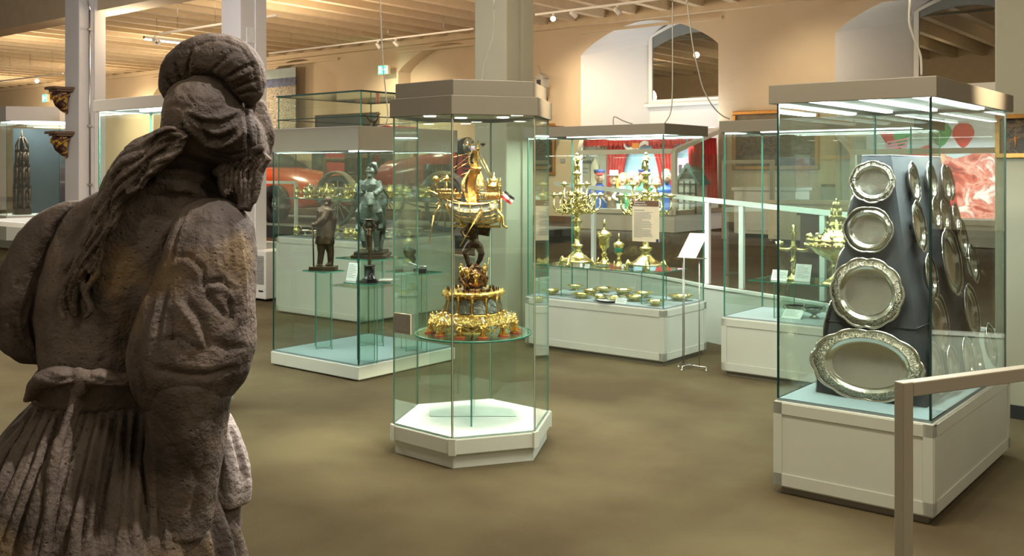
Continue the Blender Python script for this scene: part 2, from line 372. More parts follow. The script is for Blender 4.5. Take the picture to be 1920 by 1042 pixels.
# windows in the two open niches
def make_window(n, s0):
    root = thing('window_%d' % n, 'x', 'x'); del root['category']; del root['label']; root['kind'] = 'structure'
    y = DW+1.2-.06; x0 = s0+1.08; x1 = s0+NW-.12; zs = 3.16; zt = 4.66; RZ = .33
    root.location = (0, 0, 0); root.rotation_euler.z = ROT
    def arch(x0, x1, zt, rz, m=16): return [(x0+(x1-x0)*i/m, zt+rz*math.sin(PI*i/m)) for i in range(m+1)]
    out = [(x0, zs)]+arch(x0, x1, zt, RZ)+[(x1, zs)]
    inn = [(x0+.09, zs+.09)]+arch(x0+.09, x1-.09, zt-.02, RZ-.05)+[(x1-.09, zs+.09)]
    b = MB()
    N = len(out)
    for i in range(N):
        j = (i+1) % N
        for yy in (y-.05,):
            b.slab([(out[i][0], yy, out[i][1]), (out[j][0], yy, out[j][1]), (inn[j][0], yy, inn[j][1]), (inn[i][0], yy, inn[i][1])], (0, .05, 0))
    b.build('window_frame', 'whiter', root)
    b = MB(); b.box(x0-.08, x1+.1, y-.12, y+.03, zs-.07, zs); b.build('window_sill', 'whiter', root)
    b = MB(); b.slab([(p[0], y-.02, p[1]) for p in inn], (0, .01, 0)); b.build('window_pane', 'window_glass', root)
    b = MB(); b.slab([(p[0], y+.03, p[1]) for p in inn], (0, .01, 0)); b.build('window_backing', 'dark_backing', root)  # dark brown sheet closing the window behind the pane
    return root
make_window(1, a1); make_window(2, a2)
# cornice ledge and pipes along the wall top
b = MB(); b.box(-46, 14, DW-.16, DW, 4.86, 4.98); b.box(-46, 14, DW-.10, DW, 4.98, 5.04); struct(b.build('trim_2', 'joist', rotz=ROT))
b = MB()
for s0 in starts: b.box(s0-.02, s0+NW+.1, DW-.05, DW-.005, 4.70, 4.76)
for i in range(0): pass
struct(b.build('trim_3', 'wall', rotz=ROT))
b = MB(); b.box(-46, 14, DW-.03, DW-.001, PZ, PZ+.12); struct(b.build('baseboard_far', 'p_brown', rotz=ROT))
# ceiling slab and joists, the joists run along BX
b = MB(); b.box(-46, 16, -3, DW+.4, 5.3, 5.45); struct(b.build('ceiling', 'ceil', rotz=ROT))
rb = ab2((-.09, 9.85))[1]
joists = MB(); a = -45.5
while a < 15:
    joists.box(a, a+.16, -2.9, DW-.01, 4.98, 5.3); a += .78
struct(joists.build('ceiling_joists', 'joist', rotz=ROT))
b = MB(); b.box(-46, 15, rb-.19, rb+.19, 4.0, 4.55); b.box(-46, 15, rb-.13, rb+.13, 4.55, 5.3); struct(b.build('ceiling_beam', 'joist', rotz=ROT))
# ============================================================ COLUMNS
def column(cx, cy, mat, h, label, trim=True, z0=0.0, post=True):
    t = thing('column', label, 'column', (cx, cy, z0), ROT)
    b = MB(); b.box(-h, h, -h, h, 0, 5.3-z0); b.build('shaft', mat, t, bevel=.012)
    if trim:
        b = MB(); b.box(h*.05, h*.95, -h-.0, h*1.0, 0, .0001) if False else None
        b = MB(); b.box(h, h+.022, h*.1, h*.92, .02, 5.3-z0-.01); b.build('casing_board', mat, t)
    b = MB(); b.box(-h-.012, h+.012, -h-.012, h+.012, 0, .09); b.build('plinth', 'p_black' if not trim else mat, t)
    return t
colB = column(-.085, 9.85, 'column', .205, 'olive grey square column rising behind the hexagonal ship case')
colC = column(-3.52, 12.95, 'column_white', .205, 'white square column directly behind the stone turban')
colD = column(-6.27, 14.5, 'column_white', .205, 'white square column carrying the two gilded brackets')
colA = column(3.62, 6.72, 'column', .25, 'broad olive column at the right edge behind the silver plate case', trim=False)
# narrow pipe on column D
b = MB(); q = colD.location
b.tube([(.215, -.05, 4.0), (.222, -.05, 1.2)], .012, 8)
b.tube([(.10, -.215, 4.25), (.215, -.10, 4.2), (.222, -.05, 4.0)], .012, 8)
pp = b.build('cable_pipe', 'steel', colD)
for z in (3.7, 2.3, 1.45):
    b = MB(); b.box(.205, .245, -.08, -.02, z, z+.03); b.build('pipe_clip', 'steel', pp)
# ============================================================ GLASS CASES
def pane(b, p, q, z0, z1, t=.008, edge=1):
    """glass pane between plan points p and q; narrow faces get the edge material"""
    p, q = Vector((p[0], p[1], 0)), Vector((q[0], q[1], 0)); d = (q-p).normalized(); n = Vector((-d.y, d.x, 0))*t/2
    c = [p-n, q-n, q+n, p+n]; lo = [b.v((k.x, k.y, z0)) for k in c]; hi = [b.v((k.x, k.y, z1)) for k in c]
    b.mat(0).f([lo[0], lo[1], hi[1], hi[0]]); b.f([lo[2], lo[3], hi[3], hi[2]])
    b.mat(edge).f([lo[1], lo[2], hi[2], hi[1]]); b.f([lo[3], lo[0], hi[0], hi[3]]); b.f(lo[::-1]); b.f(hi)
def case(label, near, w, l, zbase, zglass, ztop, hoodmat='hood', light_p=25, lights='u', over=.015, floor='lightcloth', solid=True, edgemat='glass_edge', panels=True, recess=.06, name='display_case', tubes=2, group=None, z0=0, basemat='white'):
    """rectangular case; near = world point of the corner nearest the camera, w = length along -AX (to the left), l = along BX (to the back)"""
    t = thing(name, label, 'display case', (near[0], near[1], z0), ROT, group)
    zbase -= z0; zglass -= z0; ztop -= z0
    x0, x1, y0, y1 = -w, 0, 0, l
    if solid:
        b = MB(); b.box(x0+.03, x1-.03, y0+.03, y1-.03, 0, recess); b.build('plinth', 'hood', t)
        b = MB(); b.box(x0, x1, y0, y1, recess*.6, zbase-.012); b.build('cabinet_body', basemat, t, bevel=.006)
        if panels:
            for nm, (p0, p1, ax) in {'front': ((x0, y0), (x1, y0), 0), 'side': ((x1, y0), (x1, y1), 1)}.items():
                b = MB(); e = .006; zt = zbase-.02; zb = recess*.6+.01; s = .045
                if ax == 0:
                    b.box(x0, x1, y0-e, y0, zt-.055, zt); b.box(x0, x1, y0-e, y0, zb, zb+.06)
                    b.box(x0, x0+s, y0-e, y0, zb, zt); b.box(x1-s, x1, y0-e, y0, zb, zt)
                else:
                    b.box(x1, x1+e, y0, y1, zt-.055, zt); b.box(x1, x1+e, y0, y1, zb, zb+.06)
                    b.box(x1, x1+e, y0, y0+s, zb, zt); b.box(x1, x1+e, y1-s, y1, zb, zt)
                b.build('panel_frame', basemat, t)
        b = MB(); b.box(x0+.012, x1-.012, y0+.012, y1-.012, zbase-.012, zbase); b.build('case_floor', floor, t)
    b = MB(); k = .016
    b.box(x0+.002, x1-.002, y0+.002, y1-.002, zbase-.0121, zbase-.0115) if False else None
    c = [(x0+k, y0+k), (x1-k, y0+k), (x1-k, y1-k), (x0+k, y1-k)]
    g = .006
    for (p, q) in ((c[0], c[1]), (c[1], c[2]), (c[2], c[3]), (c[3], c[0])):
        d = (Vector(q)-Vector(p)).normalized()*g
        b = MB(); pane(b, Vector(p)+d, Vector(q)-d, zbase, zglass+.01); b.build('glass_pane', ['glass', edgemat], t)
    for q in c: b = MB(); b.box(q[0]-.004, q[0]+.004, q[1]-.004, q[1]+.004, zbase, zglass); b.build('corner_seam', edgemat, t)
    hx0, hx1, hy0, hy1 = x0-over, x1+over, y0-over, y1+over
    b = MB(); wt = .015
    b.box(hx0, hx1, hy0, hy0+wt, zglass, ztop); b.box(hx0, hx1, hy1-wt, hy1, zglass, ztop)
    b.box(hx0, hx0+wt, hy0+wt, hy1-wt, zglass, ztop); b.box(hx1-wt, hx1, hy0+wt, hy1-wt, zglass, ztop)
    b.box(hx0+wt, hx1-wt, hy0+wt, hy1-wt, ztop-.02, ztop-.004); b.build('hood', hoodmat, t, bevel=.003)
    if lights:
        b = MB(); b.box(hx0+wt, hx1-wt, hy0+wt, hy1-wt, zglass+.028, zglass+.034); b.build('light_ceiling', 'whiter', t)
        tb = []
        if lights == 'b':
            for i in range(tubes): tb.append(((x0+w*(i+.5)/tubes), (y0+y1)/2, l*.86, .045))
        for xc, yc, ln, wd in tb:
            b = MB(); b.box(xc-wd/2, xc+wd/2, yc-ln/2, yc+ln/2, zglass+.014, zglass+.028); b.build('light_tube', M['tube'], t)
            wp = t.location + AX*xc + BX*yc
            o = light('case_lamp', 'AREA', (wp.x, wp.y, zglass+z0+.010), light_p/tubes, COOL, wd, ln, rotz=ROT)
        if lights == 'u':
            for i in range(tubes):
                yc = y0+l*(i+.5)/tubes
                b = MB(); b.box(x0+w*.06, x1-w*.06, yc-.025, yc+.025, zglass+.014, zglass+.028); b.build('light_tube', M['tube'], t)
                wp = t.location + AX*(-w/2) + BX*yc
                o = light('case_lamp', 'AREA', (wp.x, wp.y, zglass+z0+.010), light_p/tubes, COOL, w*.88, .05, rotz=ROT)
    return t
M['tube'] = ematerial('lit_tube', (.92, 1, .95), 5.0)
M['halogen'] = ematerial('halogen_glow', (1, .93, .8), 14.0)
b0 = flo(672, 716)
case_bronze = case('bronze statuette case with low plinth and grey hood, left of the hexagonal case', b0[:2], 1.10, 1.13, .129, 1.818, 2.012, floor='teal_cloth', panels=False, recess=.02, light_p=20, edgemat='edge_dark')
c0 = flo(1245, 687)
case_cand = case('long white case with branched candelabra and gilt bowls, beside the sheet stand', c0[:2], 1.49, .75, .489, 1.968, 2.062, light_p=46)
r0 = Vector((2.87, 7.07, 0))
case_back = case('white case with gilded lidded centrepiece behind the silver plate case', r0[:2], 1.50, .75, .48, 1.968, 2.062, light_p=32)
p0 = flo(1750, 987)
case_plate = case('large silver plate case with dark draped pyramid nearest on the right', p0[:2], .785, 1.50, .486, 1.998, 2.095, light_p=64, lights='b', tubes=3, over=.02, floor='teal_cloth', edgemat='edge_dark')
k0 = flo(682, 608)
case_far = case('tall double shelf glass case crowded with small gilt tableware behind the bronzes', (k0[0]-.03, k0[1]), 1.45, 1.5, .897, 2.52, 2.56, lights=None, hoodmat='edge_dark', over=.0, recess=.03, basemat='white')
for o in list(case_far.children):
    if o.name.startswith('hood'): bpy.data.objects.remove(o)
for (x0, x1, y0, y1) in ((-1.45, 0, 0, .016), (-1.45, 0, 1.484, 1.5), (-1.45, -1.434, .016, 1.484), (-.016, 0, .016, 1.484)):
    for z in (2.52, 2.25):
        b = MB(); b.box(x0, x1, y0, y1, z, z+(.018 if z > 2.4 else .010)); b.build('edge_bar', 'edge_dark', case_far)
b = MB(); b.box(-1.43, -.02, .02, 1.48, 2.524, 2.53); b.build('glass_lid', 'glass', case_far)
# hexagonal case with the ship
HC = Vector((-.235, 5.944, 0)); HR = .497; HA = math.radians(18.7)
def hexp(r, da=0): return [(r*math.cos(HA+i*PI/3), r*math.sin(HA+i*PI/3)) for i in range(6)]
hexc = thing('hexagonal_display_case', 'six-sided glass case with white base holding the golden ship in the centre', 'display case', HC)
b = MB(); b.prism(hexp(HR-.022), 0, .08); b.build('plinth', 'white', hexc, bevel=.004)
b = MB(); b.prism(hexp(HR+.004), .08, .168); b.build('base_cap', 'white', hexc, bevel=.006)
b = MB(); b.prism(hexp(HR-.02), .168, .177); b.build('case_floor', 'p_white', hexc)
for (x, y) in hexp(HR-.002):
    b = MB(); a = math.atan2(y, x); m = Matrix.Translation((x, y, 0)) @ Matrix.Rotation(a, 4, 'Z')
    b.xf(m).box(-.02, .006, -.022, .022, .078, .172); b.build('corner_block', 'white', hexc, bevel=.003)
hp = hexp(HR-.012)
for i in range(6):
    p, q = Vector(hp[i]), Vector(hp[(i+1) % 6]); d = (q-p).normalized()*.006
    b = MB(); pane(b, p+d, q-d, .172, 1.975); b.build('glass_pane', ['glass', 'glass_edge'], hexc)
for (x, y) in hp: b = MB(); b.box(x-.003, x+.003, y-.003, y+.003, .172, 1.97); b.build('corner_seam', 'seam_beige', hexc)
def hexband(b, r, z0, z1, t=.015):
    o, i_ = hexp(r), hexp(r-t)
    for k in range(6):
        j = (k+1) % 6
        b.slab([(*o[k], z0), (*o[j], z0), (*i_[j], z0), (*i_[k], z0)], (0, 0, z1-z0))
b = MB(); hexband(b, HR+.012, 1.968, 2.075); hexband(b, HR-.022, 2.075, 2.165); b.prism(hexp(HR-.03), 2.14, 2.155); b.build('hood', 'hood', hexc, bevel=.003)
b = MB(); b.prism(hexp(HR-.006), 1.99, 1.998); b.build('light_ceiling', 'p_cream', hexc)
for i in range(6):
    a = HA+i*PI/3+PI/6; x, y = .27*math.cos(a), .27*math.sin(a)
    b = MB(); b.lathe([(.036, 0), (.036, .005)], (x, y, 1.985), 16); b.build('downlight', M['halogen'], hexc)
    light('downlight_lamp', 'SPOT', (HC.x+x, HC.y+y, 1.972), 42, HALO, .03, target=(HC.x+x*.25, HC.y+y*.25, .4), angle=75)
# round glass table with crossed glass blades
gt = thing('glass_pedestal', 'round glass table on crossed glass blades carrying the golden ship', 'display stand', (HC.x, HC.y, .177))
b = MB(); b.mat(0); n = 64; R = .352; z0, z1 = .500, .512
lo = [b.v((R*math.cos(2*PI*i/n), R*math.sin(2*PI*i/n), z0)) for i in range(n)]; hi = [b.v((R*math.cos(2*PI*i/n), R*math.sin(2*PI*i/n), z1)) for i in range(n)]
b.f(lo[::-1]); b.f(hi); b.mat(1)
for i in range(n): b.f([lo[i], lo[(i+1) % n], hi[(i+1) % n], hi[i]], True)
b.build('glass_disc', ['glass_clear', 'glass_edge'], gt)
for p, q in (((-.26, .0), (.26, .0)), ((0, -.24), (0, .24))):
    b = MB(); pane(b, p, q, .0, .50, .010); b.build('glass_blade', ['glass_clear', 'glass_edge'], gt)
# ============================================================ GOLDEN SHIP CENTREPIECE
random.seed(5)
DZ = .6895
M['dark_crystal'] = pmat('smoky_crystal', (.16, .16, .13), .15, metal=.5, noise_s=40, noise_a=.6, bump=.6, bump_s=50)
ship = thing('ship_centrepiece', 'golden sailing ship carried by a bronze figure on a two-tier gilded base with crystal panels', 'table centrepiece', (HC.x+.001, HC.y, DZ))
# foot ring: lower terrace with arches and small figures on red bases
NF = 12
def ngon(r, n, ph=0, wob=0): return [(r*(1+wob*math.cos(2*(2*PI*i/n)))*math.cos(2*PI*i/n+ph), r*math.sin(2*PI*i/n+ph)) for i in range(n)]
b = MB()
b.lathe([(.205, .068), (.258, .064), (.264, .074), (.254, .082), (.225, .092), (.205, .102), (.20, .09)], n=NF*2)
for i in range(NF):   # arches between the feet
    a0, a1_ = 2*PI*i/NF, 2*PI*(i+1)/NF
    pts = []
    for k in range(9):
        t = k/8; a = a0+(a1_-a0)*t; r = .250; z = .028+.036*math.sin(PI*t)**.6
        pts.append((r*math.cos(a), r*math.sin(a), z))
    b.tube(pts, .007, 6)
b.build('lower_terrace', 'goldbump', ship)
b = MB()
b.lathe([(.10, .0), (.105, .012), (.09, .03), (.085, .068), (.20, .068)], n=24); b.build('centre_drum', 'gold', ship)
def figurine(b, c, h, face=0):
    """small cast figure, height h, standing at c"""
    x, y, z = c; m = Matrix.Translation(c) @ Matrix.Rotation(face, 4, 'Z') @ Matrix.Scale(h, 4); b.xf(m)
    b.tube([(.0, -.09, 0), (.02, -.08, .25), (0, -.06, .5)], [.055, .05, .085], 7); b.tube([(.0, .09, 0), (.05, .08, .25), (0, .06, .5)], [.055, .05, .085], 7)
    b.tube([(0, 0, .44), (0, 0, .6), (0, 0, .76), (0, 0, .83)], [.14, .12, .15, .05], 8)
    b.ball((.01, 0, .91), .085, 7, 5)
    b.tube([(0, -.14, .76), (.08, -.20, .6), (.2, -.12, .55)], [.05, .04, .04], 6); b.tube([(0, .14, .76), (.06, .22, .62), (.12, .26, .8)], [.05, .04, .035], 6)
    b.tube([(-.02, 0, .75), (-.12, 0, .5), (-.15, .03, .12)], [.12, .14, .17], 7, .6)
    b.xf()
for i in range(NF):
    a = 2*PI*(i+.5)/NF; a = 2*PI*i/NF + .26
    r = .262; c = (r*math.cos(a), r*math.sin(a), 0)
    b = MB(); m = Matrix.Translation(c) @ Matrix.Rotation(a, 4, 'Z')
    b.xf(m).mat(1).prism([(.034*math.cos(PI/4+k*PI/4), .034*math.sin(PI/4+k*PI/4)) for k in range(8)], 0, .008)
    b.mat(0).prism([(.028*math.cos(PI/4+k*PI/4), .028*math.sin(PI/4+k*PI/4)) for k in range(8)], .008, .016)
    b.tube([(-.02, 0, .016), (-.014, 0, .045), (-.03, 0, .07)], [.012, .008, .015], 8); b.xf()
    figurine(b, (c[0]*1.02, c[1]*1.02, .016), .066 + .008*(i % 2), a)
    b.build('figure_foot', ['gold', 'red_enamel'], ship)
# jewelled slope between the tiers
b = MB(); b.mat(0).lathe([(.252, .082), (.235, .092), (.205, .102), (.185, .110), (.17, .115)], n=48)
for i in range(110):
    a = random.uniform(0, 2*PI); r = random.uniform(.19, .262); z = .117-(r-.18)*.42
    b.mat(random.choice([0, 0, 1])).ball((r*math.cos(a), r*math.sin(a), z), random.uniform(.004, .010), 6, 4)
for i in range(28):
    a = 2*PI*i/28; b.mat(0).tube([(.25*math.cos(a), .25*math.sin(a), .080), (.252*math.cos(a), .252*math.sin(a), .098), (.258*math.cos(a), .258*math.sin(a), .110)], [.006, .005, .003], 5)
b.build('jewelled_slope', ['goldbump', 'crystal'], ship)
# second tier with window-like crystal panels
NP = 12
b = MB(); b.lathe([(.180, .108), (.186, .116), (.176, .122), (.150, .212), (.165, .222), (.178, .232), (.182, .240), (.172, .248), (.10, .250)], n=NP, wob=None)
for i in range(NP):
    a = 2*PI*i/NP
    b.tube([(.178*math.cos(a), .178*math.sin(a), .116), (.160*math.cos(a), .160*math.sin(a), .19), (.168*math.cos(a), .168*math.sin(a), .232)], [.010, .006, .010], 7)
    b.ball((.182*math.cos(a), .182*math.sin(a), .120), .011, 7, 5)
b.build('upper_tier', 'gold', ship)
for i in range(NP):
    a = 2*PI*(i+.5)/NP; b = MB()
    pts = []
    for (u_, z) in [(-.037, .126), (.037, .126), (.034, .185), (.022, .202), (0, .208), (-.022, .202), (-.034, .185)]:
        r = .174-(z-.122)*.28; pts.append(Vector((r*math.cos(a)-u_*math.sin(a), r*math.sin(a)+u_*math.cos(a), z)))
    b.slab(pts, (.003*math.cos(a), .003*math.sin(a), .001)); b.build('crystal_panel', 'dark_crystal', ship)
b = MB()
for i in range(150):
    a = random.uniform(0, 2*PI); r = random.choice([.178, .18, .182])+random.uniform(-.01, .006); z = random.uniform(.224, .255)
    b.ball((r*math.cos(a), r*math.sin(a), z), random.uniform(.004, .009), 6, 4)
b.build('upper_garland', 'goldbump', ship)
b = MB()
for i in range(26):   # little skyline on the upper ledge
    a = 2*PI*i/26+random.uniform(-.05, .05); r = random.uniform(.13, .162); h = random.uniform(.008, .022); s = random.uniform(.003, .006)
    m = Matrix.Translation((r*math.cos(a), r*math.sin(a), .249)) @ Matrix.Rotation(a, 4, 'Z'); b.xf(m).box(-s, s, -s, s, 0, h)
    b.slab([(-s, -s, h), (s, -s, h), (s, s, h), (-s, s, h)], (0, 0, .002)); b.tube([(0, 0, h), (0, 0, h+.012)], [s, .0006], 4)
b.xf(); b.build('skyline_buildings', 'bronze', ship)
# globe with sea creatures
b = MB(); b.lathe([(.085, .249), (.085, .258), (.06, .268)], n=20); b.ball((0, 0, .315), .074, 24, 14); b.build('globe', 'copper', ship)
b = MB(); random.seed(11)
for i in range(26):
    a = random.uniform(0, 2*PI); el = random.uniform(-.5, 1.1); r = .078
    p = Vector((r*math.cos(a)*math.cos(el), r*math.sin(a)*math.cos(el), .315+r*math.sin(el))); pts = [p]
    d = Vector((random.uniform(-1, 1), random.uniform(-1, 1), random.uniform(-1, 1))).normalized()*.022
    for k in range(5):
        p = p+d; q = p-Vector((0, 0, .315)); q = q.normalized()*random.uniform(.076, .094); p = q+Vector((0, 0, .315)); pts.append(p.copy()); d = (d+Vector((random.uniform(-1, 1), random.uniform(-1, 1), random.uniform(-1, 1)))*.016)
    b.tube(pts, [.008, .011, .010, .008, .005, .003], 7); b.ball(pts[0], .012, 7, 5)
b.build('sea_creatures', 'copper', ship)
b = MB(); figurine(b, (-.068, -.05, .33), .085, 2.6); figurine(b, (.070, -.045, .335), .08, -.6); figurine(b, (.02, -.085, .29), .075, -1.4); figurine(b, (-.03, -.085, .32), .07, -2)
b.tube([(.083, -.05, .36), (.098, -.05, .45)], .002, 6); b.build('globe_figures', 'gold', ship)
# bearing figure (nude man bracing the hull)
b = MB(); Y = 0
b.tube([(-.012, 0, .395), (.0, .005, .402), (-.030, -.01, .398)], .012, 8)
b.tube([(-.028, -.012, .395), (-.036, -.006, .44), (-.052, -.015, .480), (-.030, -.008, .508), (-.008, 0, .530)], [.010, .017, .017, .025, .030], 10)
b.tube([(.022, .01, .400), (.040, .012, .432), (.050, .012, .468), (.038, .008, .505), (.012, 0, .532)], [.012, .018, .021, .026, .030], 10)
b.tube([(.006, 0, .52), (.004, .005, .555), (-.010, .004, .590), (.0, 0, .622), (.012, 0, .640)], [.034, .031, .040, .042, .022], 12)
b.ball((-.006, -.02, .650), .024, 10, 8)
b.tube([(-.035, 0, .615), (-.066, -.015, .600), (-.045, -.04, .565), (-.020, -.045, .572)], [.018, .015, .011, .010], 8)
b.tube([(.035, 0, .618), (.062, -.005, .608), (.075, -.01, .650)], [.020, .018, .013], 8)
b.tube([(.028, .02, .60), (.085, .01, .592), (.092, .0, .63), (.060, 0, .652)], [.02, .026, .02, .02], 8)
b.build('bearer', 'bronze', ship, fuse=.004, smooth_it=3)
# hull: crystal bowl with gilt ribs.  x runs bow (left) to stern (right), the ship is turned a little away
SY = Matrix.Translation((.005, 0, 0)) @ Matrix.Rotation(math.radians(-14), 4, 'Z')
stations = [(-.172, .022, .748, .800), (-.150, .045, .712, .790), (-.120, .062, .672, .778), (-.070, .075, .645, .768), (0, .080, .636, .764), (.070, .078, .640, .768), (.120, .070, .648, .778), (.150, .058, .660, .790)]
def hull_ring(x, w_, zk, zd, m=13, s=1.0):
    return [(x, s*w_*math.cos(PI*i/(m-1)), zd-(zd-zk)*math.sin(PI*i/(m-1))**.75*s) for i in range(m)]
b = MB(); b.xf(SY); b.loft([hull_ring(*s) for s in stations], closed=True, cap=True); b.xf(); b.build('hull', 'crystal', ship)
b = MB(); b.xf(SY)
for s in stations: b.tube([Vector(p) for p in hull_ring(s[0], s[1]*1.02, s[2]-.002, s[3])], .0035, 6)
for fr in (0, 2, 4, 6):   # wales along the hull, both sides
    for i in (fr/2, 12-fr/2):
        k = int(i); b.tube([Vector(hull_ring(s[0], s[1]*1.03, s[2]-.002, s[3])[k]) for s in stations], .0035, 6)
b.tube([(-.19, 0, .76), (-.172, 0, .742), (-.12, 0, .668), (-.05, 0, .636), (.02, 0, .630), (.16, 0, .632), (.168, 0, .70), (.168, 0, .80)], .006, 7)
b.box(-.15, .165, -.006, .006, .626, .640)
b.build('hull_ribs', 'gold', ship)
b = MB(); b.xf(SY)
b.slab([(-.17, -.02, .772), (-.12, -.055, .766), (.14, -.06, .768), (.16, -.05, .782), (.16, .05, .782), (.14, .06, .768), (-.12, .055, .766), (-.17, .02, .772)], (0, 0, .004))
b.build('deck', 'gold', ship)
b = MB(); b.xf(SY)   # forecastle with battlements, beak
for (x0, x1, w_, z0, z1) in ((-.205, -.095, .050, .795, .826), (-.225, -.13, .038, .826, .848)):
    b.slab([(x0, -w_*.5, z0), (x1, -w_, z0), (x1, w_, z0), (x0, w_*.5, z0)], (0, 0, .006))
    for sgn in (-1, 1):
        b.slab([(x0, sgn*w_*.5, z0), (x1, sgn*w_, z0), (x1, sgn*w_, z1), (x0, sgn*w_*.5, z1)], (0, -sgn*.003, 0))
        for i in range(7):
            t = i/6; b.ball((x0+(x1-x0)*t, sgn*(w_*.5+w_*.5*t), z1+.005), .005, 6, 4)
    b.slab([(x0, -w_*.5, z0), (x0, w_*.5, z0), (x0, w_*.5, z1), (x0, -w_*.5, z1)], (.003, 0, 0))
b.tube([(-.2, 0, .80), (-.26, 0, .838), (-.30, 0, .850)], [.010, .006, .003], 7)
b.tube([(-.20, 0, .79), (-.235, 0, .762), (-.225, 0, .735), (-.205, -.01, .745), (-.215, -.01, .77)], [.006, .007, .005, .004, .002], 6)
b.build('forecastle', 'gold', ship)
b = MB(); b.xf(SY)   # stern deck with rail and little tower
b.slab([(.03, -.062, .790), (.17, -.055, .796), (.17, .055, .796), (.03, .062, .790)], (0, 0, .006))
b.slab([(.03, -.064, .835), (.175, -.058, .838), (.175, .058, .838), (.03, .064, .835)], (0, 0, -.005)) if False else None
for sgn in (-1, 1):
    b.tube([(.03, sgn*.063, .832), (.175, sgn*.057, .834)], .0035, 6)
    for i in range(13): x = .03+.145*i/12; b.tube([(x, sgn*.062, .795), (x, sgn*.062, .832)], .0022, 5)
b.box(.095, .155, -.035, .035, .80, .868)
for (sx, sy) in ((.095, -.035), (.155, -.035), (.095, .035), (.155, .035)):
    b.tube([(sx, sy, .80), (sx, sy, .905), (sx, sy, .925)], [.006, .005, .001], 6)
b.lathe([(.045, .868), (.048, .875), (.034, .888), (.026, .902), (.030, .910), (.012, .922), (.004, .935), (.002, .955)], (.125, 0, 0), 12)
b.tube([(.15, -.03, .74), (.185, -.03, .69), (.190, -.03, .64), (.215, -.03, .628)], [.010, .009, .008, .009], 7)
b.build('stern_castle', 'gold', ship)
b = MB(); b.xf(SY)   # masts
b.tube([(.022, 0, .77), (.024, 0, 1.0), (.026, 0, 1.150)], [.008, .006, .003], 8)
b.lathe([(.012, 0), (.022, .012), (.026, .03), (.014, .032)], (.0245, 0, .958), 12); b.ball((.026, 0, 1.098), .012, 8, 6)
b.tube([(-.175, 0, .84), (-.17, 0, .905)], .004, 7); b.lathe([(.006, 0), (.015, .006), (.015, .026), (.010, .03), (.002, .042)], (-.17, 0, .90), 10)
b.lathe([(.006, 0), (.018, .006), (.018, .024), (.012, .028), (.012, .034)], (-.262, .06, .90), 10); b.tube([(-.262, .06, .84), (-.262, .06, .90)], .003, 6)
b.build('mast', 'gold', ship)
def sail(x0, w0, w1, z0, z1, bulge, nm):
    b = MB(); b.xf(SY); NU, NV = 12, 14; G = []
    for j in range(NV+1):
        t = j/NV; row = []
        for i in range(NU+1):
            s_ = 2*i/NU-1; w_ = w0+(w1-w0)*t; bl = bulge*(1-.55*s_*s_)*math.sin(PI*(.08+.84*t))**.8
            row.append((x0-bl+.015*(s_), s_*w_*.8+.0, z0+(z1-z0)*t+.004*math.cos(3*s_)))
        G.append(row)
    A_ = [[b.v(p) for p in r] for r in G]
    B_ = [[b.v((p[0]-.003, p[1], p[2])) for p in r] for r in G]
    for j in range(NV):
        for i in range(NU):
            s_, t = 2*(i+.5)/NU-1, (j+.5)/NV
            dark = nm == 'main_sail' and abs(s_) < .45 and .25 < t < .82 and not (abs(s_) < .16 and .42 < t < .62)
            dark = dark or (nm == 'top_sail' and abs(s_) < .5 and .2 < t < .85)
            b.mat(1 if dark else 0).f([A_[j][i], A_[j][i+1], A_[j+1][i+1], A_[j+1][i]], True); b.mat(0).f([B_[j][i+1], B_[j][i], B_[j+1][i], B_[j+1][i+1]], True)
    b.mat(0); 
    for (row, zz) in ((G[-1], 0),): b.tube([Vector(p) for p in row], .004, 6)
    b.tube([Vector(G[j][0]) for j in range(NV+1)], .003, 6); b.tube([Vector(G[j][-1]) for j in range(NV+1)], .003, 6)
    b.build(nm, ['gold', 'bronze'], ship)
sail(.012, .095, .062, .775, .968, .085, 'main_sail')
sail(.018, .055, .040, .985, 1.085, .045, 'top_sail')
b = MB(); b.xf(SY)   # rigging
for sgn in (-1, 1):
    for k in range(5):
        b.tube([(.03+.018*k, sgn*.064, .80), (.026, 0, .975)], .0014, 4)
    for j in range(1, 9):
        t = j/10; b.tube([(.03+(.0)*t, sgn*.064*(1-t), .80+.175*t), (.102*(1-t)+.026*t, sgn*.064*(1-t), .80+.175*t)], .0012, 4)
for p, q in (((.026, 0, 1.09), (.155, -.03, .86)), ((.026, 0, 1.06), (.12, .03, .86)), ((.026, 0, 1.0), (.09, 0, .83)), ((.026, 0, 1.09), (.15, .03, .86)), ((.02, 0, 1.05), (-.262, .06, .90)), ((.02, 0, .98), (-.17, 0, .905)), ((-.30, 0, .85), (.0, 0, 1.08)), ((-.17, 0, .93), (-.29, 0, .853))):
    b.tube([p, q], .0016, 4)
b.build('rigging', 'gold', ship)
b = MB(); b.xf(SY); b.slab([(-.03, 0, 1.120), (.022, 0, 1.124), (.022, 0, 1.132), (-.07, 0, 1.128)], (0, .002, 0)); b.tube([(-.145, 0, 1.045), (.02, 0, 1.085)], .0025, 5); b.build('pennant', 'gold', ship)
fl = MB(); fl.xf(SY); fl.box(.032, .080, -.001, .001, 1.105, 1.140); fo = fl.build('mast_flag', 'p_cream', ship)
b = MB(); b.xf(SY)   # eagle on the flag, both sides
for yy in (-.0022, .0012):
    for poly in ([(.056, 1.110), (.060, 1.116), (.059, 1.128), (.062, 1.134), (.056, 1.131), (.050, 1.134), (.053, 1.128), (.052, 1.116)], [(.053, 1.127), (.041, 1.133), (.043, 1.120), (.052, 1.119)], [(.059, 1.127), (.071, 1.133), (.069, 1.120), (.060, 1.119)]):
        b.slab([(x, yy, z) for x, z in poly], (0, .001, 0))
b.build('eagle_emblem', 'p_black', fo)
